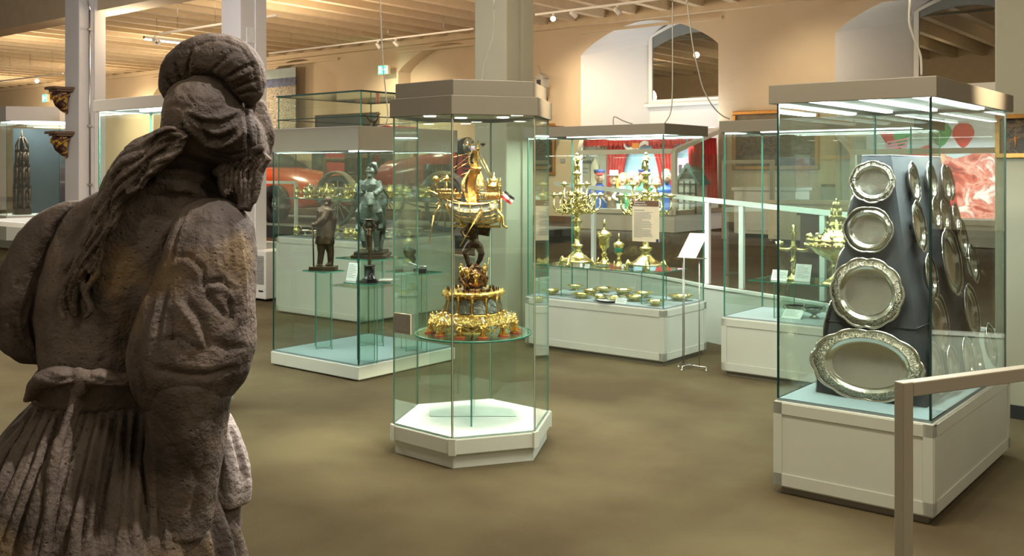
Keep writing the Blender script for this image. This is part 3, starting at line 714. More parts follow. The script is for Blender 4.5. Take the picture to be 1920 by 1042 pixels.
fl = MB(); fl.xf(SY @ Matrix.Translation((.185, 0, .835)) @ Matrix.Rotation(math.radians(38), 4, 'Y'))
for i, (z0, z1) in enumerate(((0, .016), (-.016, 0), (-.032, -.016))):
    fl.mat(i); N = 8
    for k in range(N):
        x0, x1 = .075*k/N, .075*(k+1)/N; w0, w1 = .005*math.sin(x0*120), .005*math.sin(x1*120)
        fl.slab([(x0, w0, z0), (x1, w1, z0), (x1, w1, z1), (x0, w0, z1)], (0, .0015, 0))
fl.build('stern_flag', ['p_black', 'p_white', 'p_red'], ship)
b = MB()
for (p, q, s_) in (((.055, -.09, .735), (-.075, -.12, .52), 1), ((-.235, -.02, .70), (-.265, -.03, .53), .5)):
    p, q = Vector(p), Vector(q); b.tube([p, q], .003, 6)
    d = (p-q).normalized(); n_ = d.cross(Vector((0, 1, 0))); k = p-d*.10*s_
    b.slab([p-n_*.016*s_, p+n_*.016*s_, k+n_*.008*s_, k-n_*.008*s_], (0, .004, 0))
b.tube([(-.235, -.02, .70), (-.2, -.0, .76)], .003, 6)
b.build('oar', 'gold', ship)
# ============================================================ BRONZE CASE CONTENTS
def glass_stand(label, c, w_, d_, z0, z1, rz=ROT, two=None):
    t = thing('glass_stand', label, 'display stand', (c[0], c[1], z0), rz)
    b = MB(); H = z1-z0
    b.mat(1).box(-w_/2, w_/2, -d_/2, d_/2, H-.010, H); b.bm.faces.ensure_lookup_table()
    for f in (b.bm.faces[0], b.bm.faces[1]): f.material_index = 0
    b.build('glass_plate', ['glass_clear', 'glass_edge'], t)
    for p, q in (((-w_*.36, 0), (w_*.36, 0)), ((0, -d_*.36), (0, d_*.36))):
        b = MB(); pane(b, p, q, 0, H-.010, .009); b.build('glass_blade', ['glass_clear', 'glass_edge'], t)
    return t
ZB = .129
gs1 = flo(606.6, 652, ZB); glass_stand('narrow glass stand under the bronze man with a cane', gs1, .30, .22, ZB, .800)
k = pix(607, 500, gs1.y); st = thing('bronze_statuette', 'brown bronze statuette of a man in a long coat leaning on a cane', 'statuette', (gs1.x, gs1.y, .801), 0)
s = gs1.y/F
def Q(px, py, y=0, cx=606.6, cy=507, sc=s): return ((px-cx)*sc, y, (cy-py)*sc)
b = MB(); b.box(-.115, .115, -.07, .07, 0, .036); b.build('base', 'bronze', st, bevel=.004)
b = MB()
b.tube([Q(600, 499, -.02), Q(603, 475, -.02), Q(603, 450, -.02)], [.024, .030, .046], 10); b.tube([Q(619, 499, .025), Q(619, 475, .02), Q(614, 450, .02)], [.024, .032, .05], 10)
b.tube([Q(594, 499, -.03), Q(604, 497, -.02)], [.018, .026], 8); b.tube([Q(610, 499, .02), Q(620, 496, .02)], [.018, .028], 8)
b.tube([Q(609, 458), Q(610, 435), Q(608, 415), Q(610, 398), Q(615, 388)], [.085, .078, .070, .078, .045], 14)
b.tube([Q(616, 440, .02), Q(620, 410, .02), Q(617, 395, .02)], [.05, .055, .05], 10)
b.tube([Q(615, 388), Q(615, 382)], [.028, .022], 8); b.ball(Q(614, 377), .034, 14, 10, rz=.041); b.ball(Q(610, 378, -.01), .018, 8, 6); b.ball(Q(613, 384, -.02), .024, 8, 6)
b.tube([Q(617, 394, -.05), Q(611, 410, -.075), Q(598, 421, -.07), Q(589, 422, -.05)], [.036, .034, .028, .02], 10)
b.tube([Q(614, 394, .06), Q(602, 414, .05), Q(592, 424, .0)], [.034, .030, .018], 10); b.ball(Q(589, 422, -.03), .022, 8, 6)
b.tube([Q(602, 398, -.06), Q(601, 425, -.068), Q(603, 456, -.055)], [.012, .014, .016], 7)
b.build('figure', 'bronze', st, fuse=.005, smooth_it=2)
b = MB(); b.tube([Q(588, 424, -.035), Q(590, 500, -.04)], .007, 8); b.build('cane', 'bronze', st)
# equestrian statuette
gs2 = flo(694, 645, ZB); glass_stand('two-level glass stand under the mounted rider', gs2, .46, .40, ZB, .895)
b = MB(); b.mat(0).box(-.24, .24, -.26, .12, .52, .53); o_ = b.build('lower_plate', ['glass_clear'], bpy.data.objects[gs2 and 'glass_stand.001'])
er = thing('equestrian_statuette', 'green bronze rider in plumed helmet and wide cape on a standing horse', 'statuette', (gs2.x, gs2.y, .896), 0)
s2 = gs2.y/F
def E(px, py, y=0): return ((px-693)*s2, y, (463-py)*s2)
b = MB(); b.slab([(-.155, -.12, 0), (.155, -.12, 0), (.155, .30, 0), (-.155, .30, 0)], (0, 0, .025)); b.slab([(-.13, -.10, .025), (.13, -.10, .025), (.13, .28, .025), (-.13, .28, .025)], (0, 0, .028)); b.build('base', 'bronze', er, bevel=.004)
b = MB()
b.tube([E(693, 402, .30), E(693, 396, .15), E(693, 392, .0), E(693, 385, -.07), E(693, 365, -.11), E(696, 345, -.13)], [.10, .115, .12, .10, .062, .045], 14)
b.tube([E(696, 347, -.12), E(699, 354, -.18), E(700, 366, -.20)], [.042, .036, .026], 10); b.tube([E(690, 342, -.12), E(689, 336, -.12)], [.012, .004], 6); b.tube([E(702, 342, -.12), E(704, 336, -.12)], [.012, .004], 6)
b.tube([E(684, 400, -.03), E(682, 420, -.10), E(684, 430, -.12), E(685, 442, -.07)], [.045, .032, .022, .020], 9)
b.tube([E(704, 400, -.03), E(706, 422, -.04), E(706, 440, -.04), E(706, 452, -.04)], [.045, .030, .022, .024], 9)
b.tube([E(682, 400, .26), E(680, 425, .28), E(682, 452, .24)], [.055, .03, .022], 8); b.tube([E(706, 400, .26), E(707, 425, .28), E(705, 452, .24)], [.055, .03, .022], 8)
b.tube([E(693, 390, .34), E(693, 410, .40), E(693, 440, .38)], [.02, .035, .015], 8)
b.build('horse', 'bronze_green', er, fuse=.007, smooth_it=4)
b = MB()
b.tube([E(693, 372, .03), E(693, 345, .03), E(693, 325, .02), E(693, 316, .02)], [.085, .080, .085, .04], 14)
b.tube([E(693, 316, .0), E(693, 309, -.005)], [.03, .028], 8); b.ball(E(693, 305, -.01), .033, 12, 9, rz=.04)
b.ball(E(692, 311, -.04), .018, 8, 6)
b.tube([E(679, 322, .0), E(672, 335, -.03), E(680, 345, -.12)], [.035, .032, .022], 9); b.tube([E(707, 322, .0), E(713, 336, -.03), E(704, 345, -.12)], [.035, .032, .022], 9)
b.tube([E(684, 366, .0), E(676, 380, -.09), E(674, 400, -.05), E(672, 412, -.09)], [.05, .044, .03, .024], 10); b.tube([E(702, 366, .0), E(711, 380, -.09), E(713, 400, -.05), E(715, 410, -.09)], [.05, .044, .03, .024], 10)
b.build('rider', 'bronze_green', er, fuse=.007, smooth_it=2)
b = MB()   # cape
rings = []
for (py, wl, wr, y0, y1) in ((317, 10, 10, -.02, .06), (325, 19, 19, -.04, .10), (340, 27, 26, -.04, .14), (352, 33, 34, -.03, .17), (372, 24, 27, .0, .22), (400, 21, 25, .02, .25), (412, 20, 26, .04, .26)):
    r_ = []
    for i in range(24):
        a = 2*PI*i/24; c_, s_ = math.cos(a), math.sin(a); k_ = 1+.06*math.sin(9*a)
        x = (wr if c_ > 0 else wl)*c_*k_; y = (y0+y1)/2+(y1-y0)/2*s_*k_
        if s_ < -.2 and py < 360: y = y+.04
        p = E(693+x, py); r_.append((p[0], y, p[2]))
    rings.append(r_)
b.loft(rings); b.build('cape', 'bronze_green', er)
b = MB(); b.lathe([(.042, 0), (.040, .012), (.034, .03), (.018, .046), (.006, .052)], E(693, 304, -.008), 14, sy=1.15)
b.tube([E(693, 294, -.01), E(694, 288, -.01), E(700, 289, .02), (E(703, 298)[0], .05, E(0, 300)[2]), (E(702, 298)[0], .06, E(0, 308)[2])], [.008, .020, .026, .020, .006], 9)
b.build('plumed_helmet', 'bronze_green', er)
# thin torch bearer on a black drum
gs3 = flo(679, 676, ZB); glass_stand('low glass stand under the black marble drum', gs3+AX*.06, .32, .22, ZB, .765)
c = gs3+AX*.085; td = thing('bronze_statuette', 'slender dark bronze figure holding a bowl, standing on a black marble drum', 'statuette', (c.x, c.y, .766), 0)
b = MB(); b.prism([(-.07, -.06), (.07, -.06), (.07, .06), (-.07, .06)], 0, .022); b.lathe([(.055, .022), (.052, .034), (.042, .04), (.042, .125), (.048, .13), (.048, .138)], n=24); b.build('drum_base', 'blackstone', td)
b = MB(); b.tube([(0, 0, .138), (.006, 0, .25), (0, 0, .32), (-.004, 0, .38), (.0, 0, .43)], [.014, .016, .024, .028, .016], 10); b.ball((0, 0, .455), .018, 8, 7)
b.tube([(-.03, 0, .41), (-.05, 0, .45), (-.02, 0, .49)], [.012, .01, .008], 7); b.tube([(.03, 0, .41), (.05, 0, .45), (.02, 0, .49)], [.012, .01, .008], 7)
b.lathe([(.01, .485), (.03, .492), (.042, .505), (.038, .507), (.01, .495)], n=14); b.build('figure', 'bronze', td, fuse=.005, smooth_it=1)
# right side: stone head and small flat instrument on stands
gs4 = flo(776, 656, ZB); glass_stand('glass stand at the right holding the small dark head', gs4, .42, .26, ZB, .80)
c = gs4-AX*.10+BX*.05; hd = thing('abstract_bust', 'small black abstract head on a low stone base', 'sculpture', (c.x, c.y, .801), 0)
b = MB(); b.box(-.05, .05, -.04, .04, 0, .05); b.build('base', 'p_stone', hd)
b = MB(); b.tube([(.01, 0, .05), (.03, 0, .09), (.0, 0, .13), (-.015, 0, .165), (.0, 0, .20)], [.034, .028, .042, .044, .025], 10); b.tube([(-.02, 0, .155), (-.055, 0, .20)], [.02, .006], 7); b.ball((.035, 0, .16), .022, 8, 6); b.build('head', 'blackstone', hd, fuse=.006, smooth_it=1)
c = gs4+AX*.12-BX*.04; im = thing('folding_rule', 'black metal instrument with pointed arms on the right glass stand', 'instrument', (c.x, c.y, .801), 0)
b = MB(); b.box(-.06, .05, -.03, .03, 0, .035); b.build('case_block', 'black', im, bevel=.006)
b = MB(); b.tube([(-.10, 0, .085), (-.04, 0, .06), (.05, 0, .045)], .007, 6); b.tube([(-.08, .02, .03), (.07, .01, .06)], .005, 6); b.build('arm', 'steel', im)
def card(label, c, w_, h_, rz=ROT, tilt=60, cat='label', z=0, mat='paper', lines=8, name='label_card'):
    t = thing(name, label, cat, (c[0], c[1], z), rz)
    R = Matrix.Rotation(math.radians(90-tilt), 4, 'X').inverted() if False else Matrix.Rotation(-math.radians(90-tilt), 4, 'X')
    b = MB(); b.xf(R).box(-w_/2, w_/2, -.002, .002, 0, h_); b.build('card', mat, t)
    b = MB(); b.xf(R)
    for i in range(lines):
        zz = h_*(.86-.75*i/lines); x1 = -w_*.42+w_*.84*(random.uniform(.75, 1) if i % 5 else .55)
        b.box(-w_*.42, x1, -.0026, -.002, zz, zz+h_*.22/lines)
    o = b.build('printed_lines', 'inkgrey', t); o['kind'] = 'stuff'
    return t
q = flo(664, 676, ZB)
card('white printed label on the low glass stand before the rider', gs3-AX*.10-BX*.03, .12, .15, z=.766, tilt=75)
# lying glass disc hints: flat pale dish on the stand
dsh = MB(); dsh.lathe([(.02, 0), (.06, .008), (.10, .016), (.102, .019), (.06, .012), (.005, .006)], n=28); c = gs3+AX*.17+BX*.12
o = dsh.build('shallow_dish', 'crystal', loc=(c.x, c.y, .766+.002)); tag(o, 'pale shallow dish beside the black marble drum', 'dish')
# ============================================================ CANDELABRA CASE CONTENTS
random.seed(21)
def glass_shelf(label, near, x0, x1, y0, y1, z, zb, sup):
    t = thing('glass_shelf', label, 'glass shelf', (near[0], near[1], zb), ROT)
    b = MB(); H = z-zb; b.mat(1).box(x0, x1, y0, y1, H-.009, H); b.bm.faces.ensure_lookup_table()
    for f in (b.bm.faces[0], b.bm.faces[1]): f.material_index = 0
    b.build('glass_plate', ['glass_clear', 'glass_edge'], t)
    for x in sup:
        b = MB(); pane(b, (x, y0+.06), (x, y1-.06), 0, H-.009, .009); b.build('glass_support', ['glass_clear', 'glass_edge'], t)
    return t
glass_shelf('glass shelf carrying the candelabra above the row of bowls', c0, -1.42, -.12, .07, .62, .777, .489, (-1.17, -.30))
def candelabrum(label, loc, rz=.3, H=1.05):
    t = thing('candelabrum', label, 'candelabrum', loc, rz)
    b = MB(); b.lathe([(.155, .03), (.160, .040), (.150, .050), (.12, .058), (.085, .082), (.055, .11), (.038, .135), (.042, .140), (.03, .15), (.045, .165), (.06, .18), (.055, .19), (.028, .20), (.026, .26), (.034, .30), (.036, .345), (.030, .36), (.028, .385), (.045, .40), (.050, .415), (.030, .425), (.022, .44), (.020, .47)], n=24, wob=lambda a, r, z: .04*math.cos(8*a) if z < .12 else .03*math.cos(6*a))
    b.build('stem', 'brass', t)
    for i in range(4):
        a = PI/4+i*PI/2; x, y = math.cos(a), math.sin(a); b = MB()
        b.tube([(x*.13, y*.13, .045), (x*.165, y*.165, .05), (x*.172, y*.172, .028), (x*.165, y*.165, .0)], [.016, .024, .018, .022], 9); b.ball((x*.185, y*.185, .014), .016, 7, 5); b.ball((x*.160, y*.160, .065), .015, 7, 5)
        b.build('lion_foot', 'brass', t)
    b = MB(); b.lathe([(.020, .46), (.05, .475), (.055, .49), (.03, .51), (.035, .54), (.05, .56), (.028, .60), (.022, .66), (.034, .68), (.036, .69), (.018, .70), (.024, .74), (.028, .80), (.020, .83), (.042, .85), (.042, .862), (.018, .87), (.02, .88)], n=16, wob=lambda a, r, z: .08*math.cos(5*a))
    for i in range(64):
        a = random.uniform(0, 2*PI); z = random.uniform(.49, .66); r = random.uniform(.04, .13)
        b.tube([(r*math.cos(a), r*math.sin(a), z), ((r+.03)*math.cos(a+.3), (r+.03)*math.sin(a+.3), z+.03), ((r+.015)*math.cos(a+.6), (r+.015)*math.sin(a+.6), z+.012)], [.009, .007, .003], 5)
    b.build('crown_work', 'brass', t)
    for lvl, (n, r, z, zc) in enumerate(((6, .225, .555, .655), (3, .125, .62, .755))):
        for i in range(n):
            a = 2*PI*i/n + (.5 if lvl else 0); x, y = math.cos(a), math.sin(a); b = MB()
            b.tube([(x*.03, y*.03, z-.02), (x*r*.45, y*r*.45, z-.065), (x*r*.8, y*r*.8, z-.055), (x*r, y*r, z-.01), (x*r, y*r, zc-.02)], [.012, .011, .010, .009, .008], 7)
            b.tube([(x*r*.75, y*r*.75, z-.05), (x*r*.72, y*r*.72, z+.0), (x*r*.5, y*r*.5, z+.01), (x*r*.5, y*r*.5, z-.03), (x*r*.62, y*r*.62, z-.02)], [.009, .008, .007, .006, .003], 5)
            for k in range(9): b.ball((x*r*random.uniform(.4, .95)+random.uniform(-.012, .012), y*r*random.uniform(.4, .95)+random.uniform(-.012, .012), z-.05+random.uniform(-.03, .02)), .010, 6, 4)
            br = b.build('arm', 'brass', t)
            b = MB(); b.lathe([(.006, -.03), (.012, -.02), (.022, -.008), (.048, .0), (.050, .008), (.018, .008), (.016, .022), (.006, .022)], (x*r, y*r, zc), 14); b.build('candle_cup', 'brass', br)
    b = MB(); figurine(b, (0, 0, .875), .175*1.0, -PI/2); b.build('finial_figure', 'brass', t)
    return t
q1 = flo(1082, 497, .777); q2 = flo(1211, 503.5, .777)
q1 = q1 - BX*.0
cd1 = candelabrum('nine-cup gilded candelabrum at the left end of the glass shelf', (q1.x, q1.y, .778), .2)
cd2 = candelabrum('nine-cup gilded candelabrum behind the hanging text panel', (q2.x, q2.y, .778), .75)
def cup(label, loc, H, enamel):
    t = thing('lidded_cup', label, 'goblet', loc, .4)
    b = MB(); k = H/.43
    P_ = [(.06, .012), (.062, .02), (.05, .03), (.028, .05), (.02, .08), (.03, .10), (.018, .12), (.022, .15), (.045, .175), (.052, .20), (.05, .24), (.065, .27), (.07, .285)]
    b.lathe([(r*k, z*k) for r, z in P_], n=20, wob=lambda a, r, z: .06*math.cos(8*a)); b.build('bowl', 'brass', t)
    if enamel:
        b = MB(); b.lathe([(.047*k, .185*k), (.057*k, .20*k), (.056*k, .245*k), (.05*k, .25*k)], n=20); b.build('enamel_band', 'green_enamel', t)
    b = MB(); b.lathe([(r*k, z*k) for r, z in [(.072, .285), (.074, .292), (.06, .31), (.03, .325), (.016, .335), (.02, .345), (.012, .352)]], n=20)
    b.tube([(0, 0, .35*k), (0, 0, .39*k), (.004, 0, .43*k)], [.008*k, .011*k, .004*k], 7); b.tube([(0, 0, .38*k), (.02*k, 0, .40*k)], .003, 5); b.build('lid', 'brass', t)
    for i in range(3):
        a = 2*PI*i/3+.6; b = MB(); b.ball((.058*k*math.cos(a), .058*k*math.sin(a), .016*k), .016*k, 7, 5); b.tube([(.05*k*math.cos(a), .05*k*math.sin(a), .02*k), (.072*k*math.cos(a), .072*k*math.sin(a), .04*k), (.05*k*math.cos(a), .05*k*math.sin(a), .07*k)], .009*k, 6); b.build('foot', 'brass', t)
q = flo(1133, 497.5, .777); cup('tall gilded lidded cup with a figure on its lid, between the two candelabra', (q.x, q.y, .778), .43, False)
q = flo(1160, 501, .777); cup('small gilded lidded cup with a green enamel band', (q.x, q.y, .778), .31, True)
# bowls
def bowl(loc, r, label, mat='brass', handles=True):
    t = thing('gilt_bowl', label, 'bowl', loc, random.uniform(-.3, .3), 'gilt bowls on the case floor')
    b = MB(); b.lathe([(r*.55, .0), (r*.56, .006), (r*.5, .010), (r*.8, .018), (r*.97, .034), (r, .048), (r*.96, .050), (r*.9, .040), (r*.6, .026), (.004, .022)], n=28); b.build('bowl_body', mat, t)
    if handles:
        for s in (-1, 1):
            b = MB(); b.slab([(s*r*.97, -.025, .044), (s*r*1.22, -.018, .046), (s*r*1.28, 0, .046), (s*r*1.22, .018, .046), (s*r*.97, .025, .044)], (0, 0, .004)); b.build('handle', mat, t)
    return t
BW = [(1033, 547, 30, 'at the far left end of the case floor'), (1077, 538, 22, 'at the back left behind a wider bowl'), (1091, 554, 30, 'front left of the bowl group'), (1108, 547, 27, 'second row behind the front left bowl'), (1115, 560, 24, 'in the front row next to the white dish'),
      (1133, 543, 27, 'in the back row left of centre'), (1171, 546, 30, 'in the back row right of centre'), (1153, 560, 22, 'just behind the white card'), (1190, 559, 32, 'large one right of the white card'), (1205, 552, 29, 'at the back right end of the group'),
      (1229, 568, 26, 'at the front right corner alone'), (1275, 558, 38, 'at the far right side of the case alone')]
for px, py, wpx, l in BW:
    q = flo(px, py+5, .489); r = wpx/2/F*q.y*1.08
    la = ab2((q.x-c0[0], q.y-c0[1])); la = (max(-1.36, min(-.12, la[0])), max(.11, min(.63, la[1]))); q = Vector((c0[0], c0[1], 0))+AX*la[0]+BX*la[1]
    bowl((q.x, q.y, .490), r, 'shallow gilt bowl with flat ear handles, '+l)
q = flo(1142, 566, .489); b = MB(); b.lathe([(.03, 0), (.05, .008), (.105, .02), (.108, .024), (.06, .014), (.004, .010)], n=28, wob=lambda a, r, z: .05*math.cos(10*a)); o = b.build('white_dish', 'p_white', loc=(q.x, q.y, .490)); tag(o, 'flat scalloped white dish in the middle of the gilt bowls', 'dish')
q = flo(1163, 570, .489); card('small tilted white card in front of the gilt bowls', q, .11, .055, z=.491, tilt=60, lines=4)
for px, py, l in ((1100, 503, 'by the left candelabrum foot'), (1183, 503, 'left of the right candelabrum'), (1170, 503, 'beside the small green cup')):
    q = flo(px, py, .777); card('tiny white name card on the shelf '+l, q, .05, .04, z=.778, tilt=70, lines=2)
# hanging text panel on the case front
def text_panel():
    t = thing('text_panel', 'printed text panel with dark title strip hanging on the front glass of the candelabra case', 'sign', (c0[0], c0[1], 0), ROT)
    # columns 1185..1235, rows 375..453 on the plane y=-.012
    def hit(px): 
        p = plane_hit(px, (Vector((c0[0], c0[1], 0))-BX*.012)[:2], BX); return p, ab2((p.x-c0[0], p.y-c0[1]))[0]
    pA, xa = hit(1185); pB, xb = hit(1235)
    dm = (pA.y+pB.y)/2; zt = EYE-(376-HY)/F*dm; zb = EYE-(453-HY)/F*dm
    b = MB(); b.box(xa, xb, -.008, -.002, zb, zt); b.build('board', 'p_cream', t)
    hs = (zt-zb)*.14
    b = MB(); b.box(xa, xb, -.0095, -.008, zt-hs, zt); hh = b.build('title_strip', 'p_brown', t)
    for i, s in enumerate(('Stationen der', 'Stadtgeschichte')):
        text(s, hs*.42, 'paper', hh, (xa+.018, -.0098, zt-hs*(.42+.42*i)), (PI/2, 0, 0))
    b = MB(); W_ = xb-xa
    b.box(xa+.018, xa+.018+W_*.40, -.0088, -.008, zt-hs*1.75, zt-hs*1.60)
    for i in range(24):
        zz = zt-hs*2.0-(zt-zb-hs*2.6)*i/24; x1 = xa+.018+W_*.72*random.uniform(.8, 1) if i % 8 != 7 else xa+.018+W_*.3
        b.box(xa+.018, x1, -.0086, -.008, zz-.0045, zz)
    o = b.build('printed_lines', 'inkgrey', t); o['kind'] = 'stuff'
    b = MB(); b.box(xb-.028, xb-.002, -.0095, -.008, zb, zb+.026); b.build('corner_mark', 'p_navy', t)
text_panel()
# sheet stand beside the case
ss = thing('sheet_stand', 'thin metal stand holding a white sheet, beside the candelabra case', 'display stand', (1.50, 8.26, 0), ROT)
s_ = 8.26/F
def S(px, py, y=0): return ((px-1283)*s_, y, EYE-(py-HY)*s_)
for i, (x, y) in enumerate(((-.095, .03), (-.055, -.02), (.075, .0), (.09, .03))):
    if i == 3: continue
    b = MB(); b.cyl((x, y, .03), (x, y, .93), .0045, n=8); b.build('rod', 'steel', ss)
for p, q in (((-.12, .0, .03), (.14, .0, .03)), ((-.03, -.10, .03), (-.03, .10, .03))):
    b = MB(); b.tube([p, q], .006, 8); b.build('foot_bar', 'steel', ss)
for x, y in ((-.12, 0), (.14, 0), (-.03, -.10), (-.03, .10)):
    b = MB(); b.lathe([(.012, 0), (.014, .006), (.004, .010), (.004, .03)], (x, y, 0), 10); b.build('foot', 'steel', ss)
b = MB(); b.slab([(-.13, -.02, .925), (.115, -.02, .925), (.115, .05, .925), (-.13, .05, .925)], (0, 0, .005)); b.build('tray', 'steel', ss)
b = MB(); b.slab([(-.12, -.012, .93), (.05, -.012, .93), (.115, .075, 1.13), (-.055, .075, 1.13)], (0, .004, .002)); b.build('sheet', 'p_white', ss)
# ============================================================ BACK CASE CONTENTS
glass_shelf('glass shelf with the lidded gilded centrepiece behind the plate pyramid', r0, -1.32, -.12, .10, .62, .777, .48, (-1.12, -.25))
rr = Vector((r0[0], r0[1], 0))
q = rr+AX*(-1.03)+BX*.33
sm = thing('candlestick', 'gilded two-branch candlestick with beaded cups behind the plate case edge', 'candlestick', (q.x, q.y, .778), ROT)
b = MB(); b.lathe([(.06, 0), (.06, .012), (.03, .03), (.018, .05), (.024, .09), (.018, .11), (.02, .14), (.028, .15), (.018, .16), (.02, .24), (.032, .26), (.018, .28), (.016, .36), (.026, .38), (.012, .40), (.02, .43), (.004, .45)], n=16, wob=lambda a, r, z: .08*math.cos(6*a)); b.build('stem', 'brass', sm)
for s in (-1, 1):
    b = MB(); b.tube([(0, 0, .25), (s*.06, 0, .24), (s*.115, 0, .245), (s*.12, 0, .27)], [.016, .014, .013, .010], 8)
    for i in range(12): a = i*PI/6; b.ball((s*.12+.026*math.cos(a), .026*math.sin(a), .285+.012*(i % 2)), .009, 6, 4)
    b.lathe([(.012, .265), (.03, .28), (.03, .30), (.01, .315)], (s*.12, 0, 0), 12); b.build('branch', 'brass', sm)
q = rr+AX*(-.42)+BX*.40
dq = pix(1568, 500, 7.62)
q = Vector((dq.x, dq.y, 0))
ce = thing('lidded_centrepiece', 'broad gilded bowl with pearl rim and tall gothic spire lid', 'table centrepiece', (q.x, q.y, .778), .2)
b = MB(); b.lathe([(.11, 0), (.11, .015), (.07, .035), (.03, .07), (.028, .12), (.05, .135), (.035, .15), (.04, .18), (.09, .205), (.16, .245), (.195, .275), (.215, .30), (.22, .325), (.205, .335)], n=32, wob=lambda a, r, z: .03*math.cos(10*a)); b.build('bowl', 'brass', ce)
b = MB()
for i in range(36): a = 2*PI*i/36; b.ball((.218*math.cos(a), .218*math.sin(a), .305), .012, 6, 5)
for i in range(14):
    a = 2*PI*i/14; b.tube([(.205*math.cos(a), .205*math.sin(a), .33), (.21*math.cos(a), .21*math.sin(a), .36)], [.02, .014], 6); b.ball((.21*math.cos(a), .21*math.sin(a), .375), .018, 6, 5)
b.build('pearl_rim', 'brass', ce)
b = MB(); b.lathe([(.205, .335), (.20, .35), (.14, .375), (.10, .39), (.075, .42), (.055, .44), (.06, .45), (.045, .47), (.035, .52), (.04, .53), (.022, .55), (.014, .60), (.018, .61), (.008, .63), (.01, .65), (.002, .67)], n=16, wob=lambda a, r, z: .10*math.cos(8*a))
for lv in range(5):
    z = .39+lv*.05; r = .085-lv*.016
    for i in range(8): a = 2*PI*i/8; b.tube([(r*math.cos(a), r*math.sin(a), z), (r*math.cos(a), r*math.sin(a), z+.035), (r*math.cos(a), r*math.sin(a), z+.05)], [.008, .006, .001], 5)
b.build('spire_lid', 'brass', ce)
q = rr+AX*(-1.10)+BX*.20; card('white name card in front of the beaded candlestick', q, .13, .09, z=.778, tilt=65, lines=5)
q = rr+AX*(-.93)+BX*.26; card('larger white label card right of the beaded candlestick', q, .13, .14, z=.778, tilt=72, lines=8)
q = rr+AX*(-1.0)+BX*.20; card('white card lying before the two silver handled bowls', q, .16, .11, z=.481, tilt=35, lines=5)
for i, (ax_, bx_, l) in enumerate(((-1.05, .40, 'left silver two-handled bowl with blue lining on the case floor'), (-.87, .36, 'right silver two-handled bowl with blue lining, half hidden by the plate pyramid'))):
    q = rr+AX*ax_+BX*bx_; t = thing('handled_bowl', l, 'bowl', (q.x, q.y, .481), .3, 'silver handled bowls')
    b = MB(); b.lathe([(.035, 0), (.036, .008), (.018, .022), (.02, .03), (.05, .045), (.068, .065), (.074, .08), (.07, .081)], n=24, wob=lambda a, r, z: .04*math.cos(16*a)); b.build('bowl_body', 'silver_dark', t)
    b = MB(); b.lathe([(.071, .081), (.06, .066), (.03, .052), (.003, .048)], n=24); b.build('lining', 'blue_enamel', t)
    for s in (-1, 1):
        b = MB(); b.tube([(s*.068, 0, .07), (s*.095, 0, .09), (s*.105, 0, .075), (s*.09, 0, .058), (s*.062, 0, .055)], .005, 7); b.build('handle', 'silver_dark', t)
# ============================================================ PLATE CASE CONTENTS
ZP = .487
pp0 = Vector((p0[0], p0[1], 0))
nb = flo(1737, 764, ZP); bw, bl = .56, 1.16
ap = ab2((nb.x-p0[0], nb.y-p0[1]))
bx0, bx1, by0, by1 = ap[0]-bw, ap[0], ap[1], ap[1]+bl
zt_ = 1.735
tn = pix(1671, 294, 5.08); tt = ab2((tn.x-p0[0], tn.y-p0[1]))
tx0, tx1, ty0, ty1 = tt[0]-.150, tt[0], tt[1], tt[1]+.88
py_ = thing('draped_pyramid', 'tall dark slate cloth pyramid with a pale flat top covered in silver plates', 'display stand', (p0[0], p0[1], ZP), ROT)
H_ = zt_-ZP; b = MB()
B4 = [(bx0, by0), (bx1, by0), (bx1, by1), (bx0, by1)]; T4 = [(tx0, ty0), (tx1, ty0), (tx1, ty1), (tx0, ty1)]
rings = []
NV = 22
def pyr(t):  # slightly concave, draped
    k = t+.06*math.sin(PI*t)*0
    return [(B4[i][0]*(1-k)+T4[i][0]*k, B4[i][1]*(1-k)+T4[i][1]*k) for i in range(4)]
for j in range(NV+1):
    t = j/NV; c4 = pyr(t); ring = []
    for s in range(4):
        p, q = Vector(c4[s]), Vector(c4[(s+1) % 4]); n_ = Vector(((q-p).y, -(q-p).x)).normalized()
        for i in range(12):
            u_ = i/12; wv = .004*math.sin(u_*9+s*2+j*.35)*(1-t*.5)*(1 if i else 0)
            pt = p.lerp(q, u_)+n_*wv; ring.append((pt.x, pt.y, H_*t))
    rings.append(ring)
b.loft(rings, smooth=False); b.build('draped_cloth', 'slate', py_)
b = MB(); c4 = pyr(1.0); b.prism([(c4[0][0]-.002, c4[0][1]-.002), (c4[1][0]+.002, c4[1][1]-.002), (c4[2][0]+.002, c4[2][1]+.002), (c4[3][0]-.002, c4[3][1]+.002)], H_, H_+.004); b.build('top_board', 'lightcloth', py_)
b = MB(); tq = .30; c4 = pyr(tq); b.slab([(c4[0][0]-.004, c4[0][1]-.004, H_*tq), (c4[1][0]+.004, c4[1][1]-.004, H_*tq), (c4[2][0]+.004, c4[2][1]+.004, H_*tq), (c4[3][0]-.004, c4[3][1]+.004, H_*tq)], (0, 0, .006)); b.build('cloth_seam', 'slate', py_)
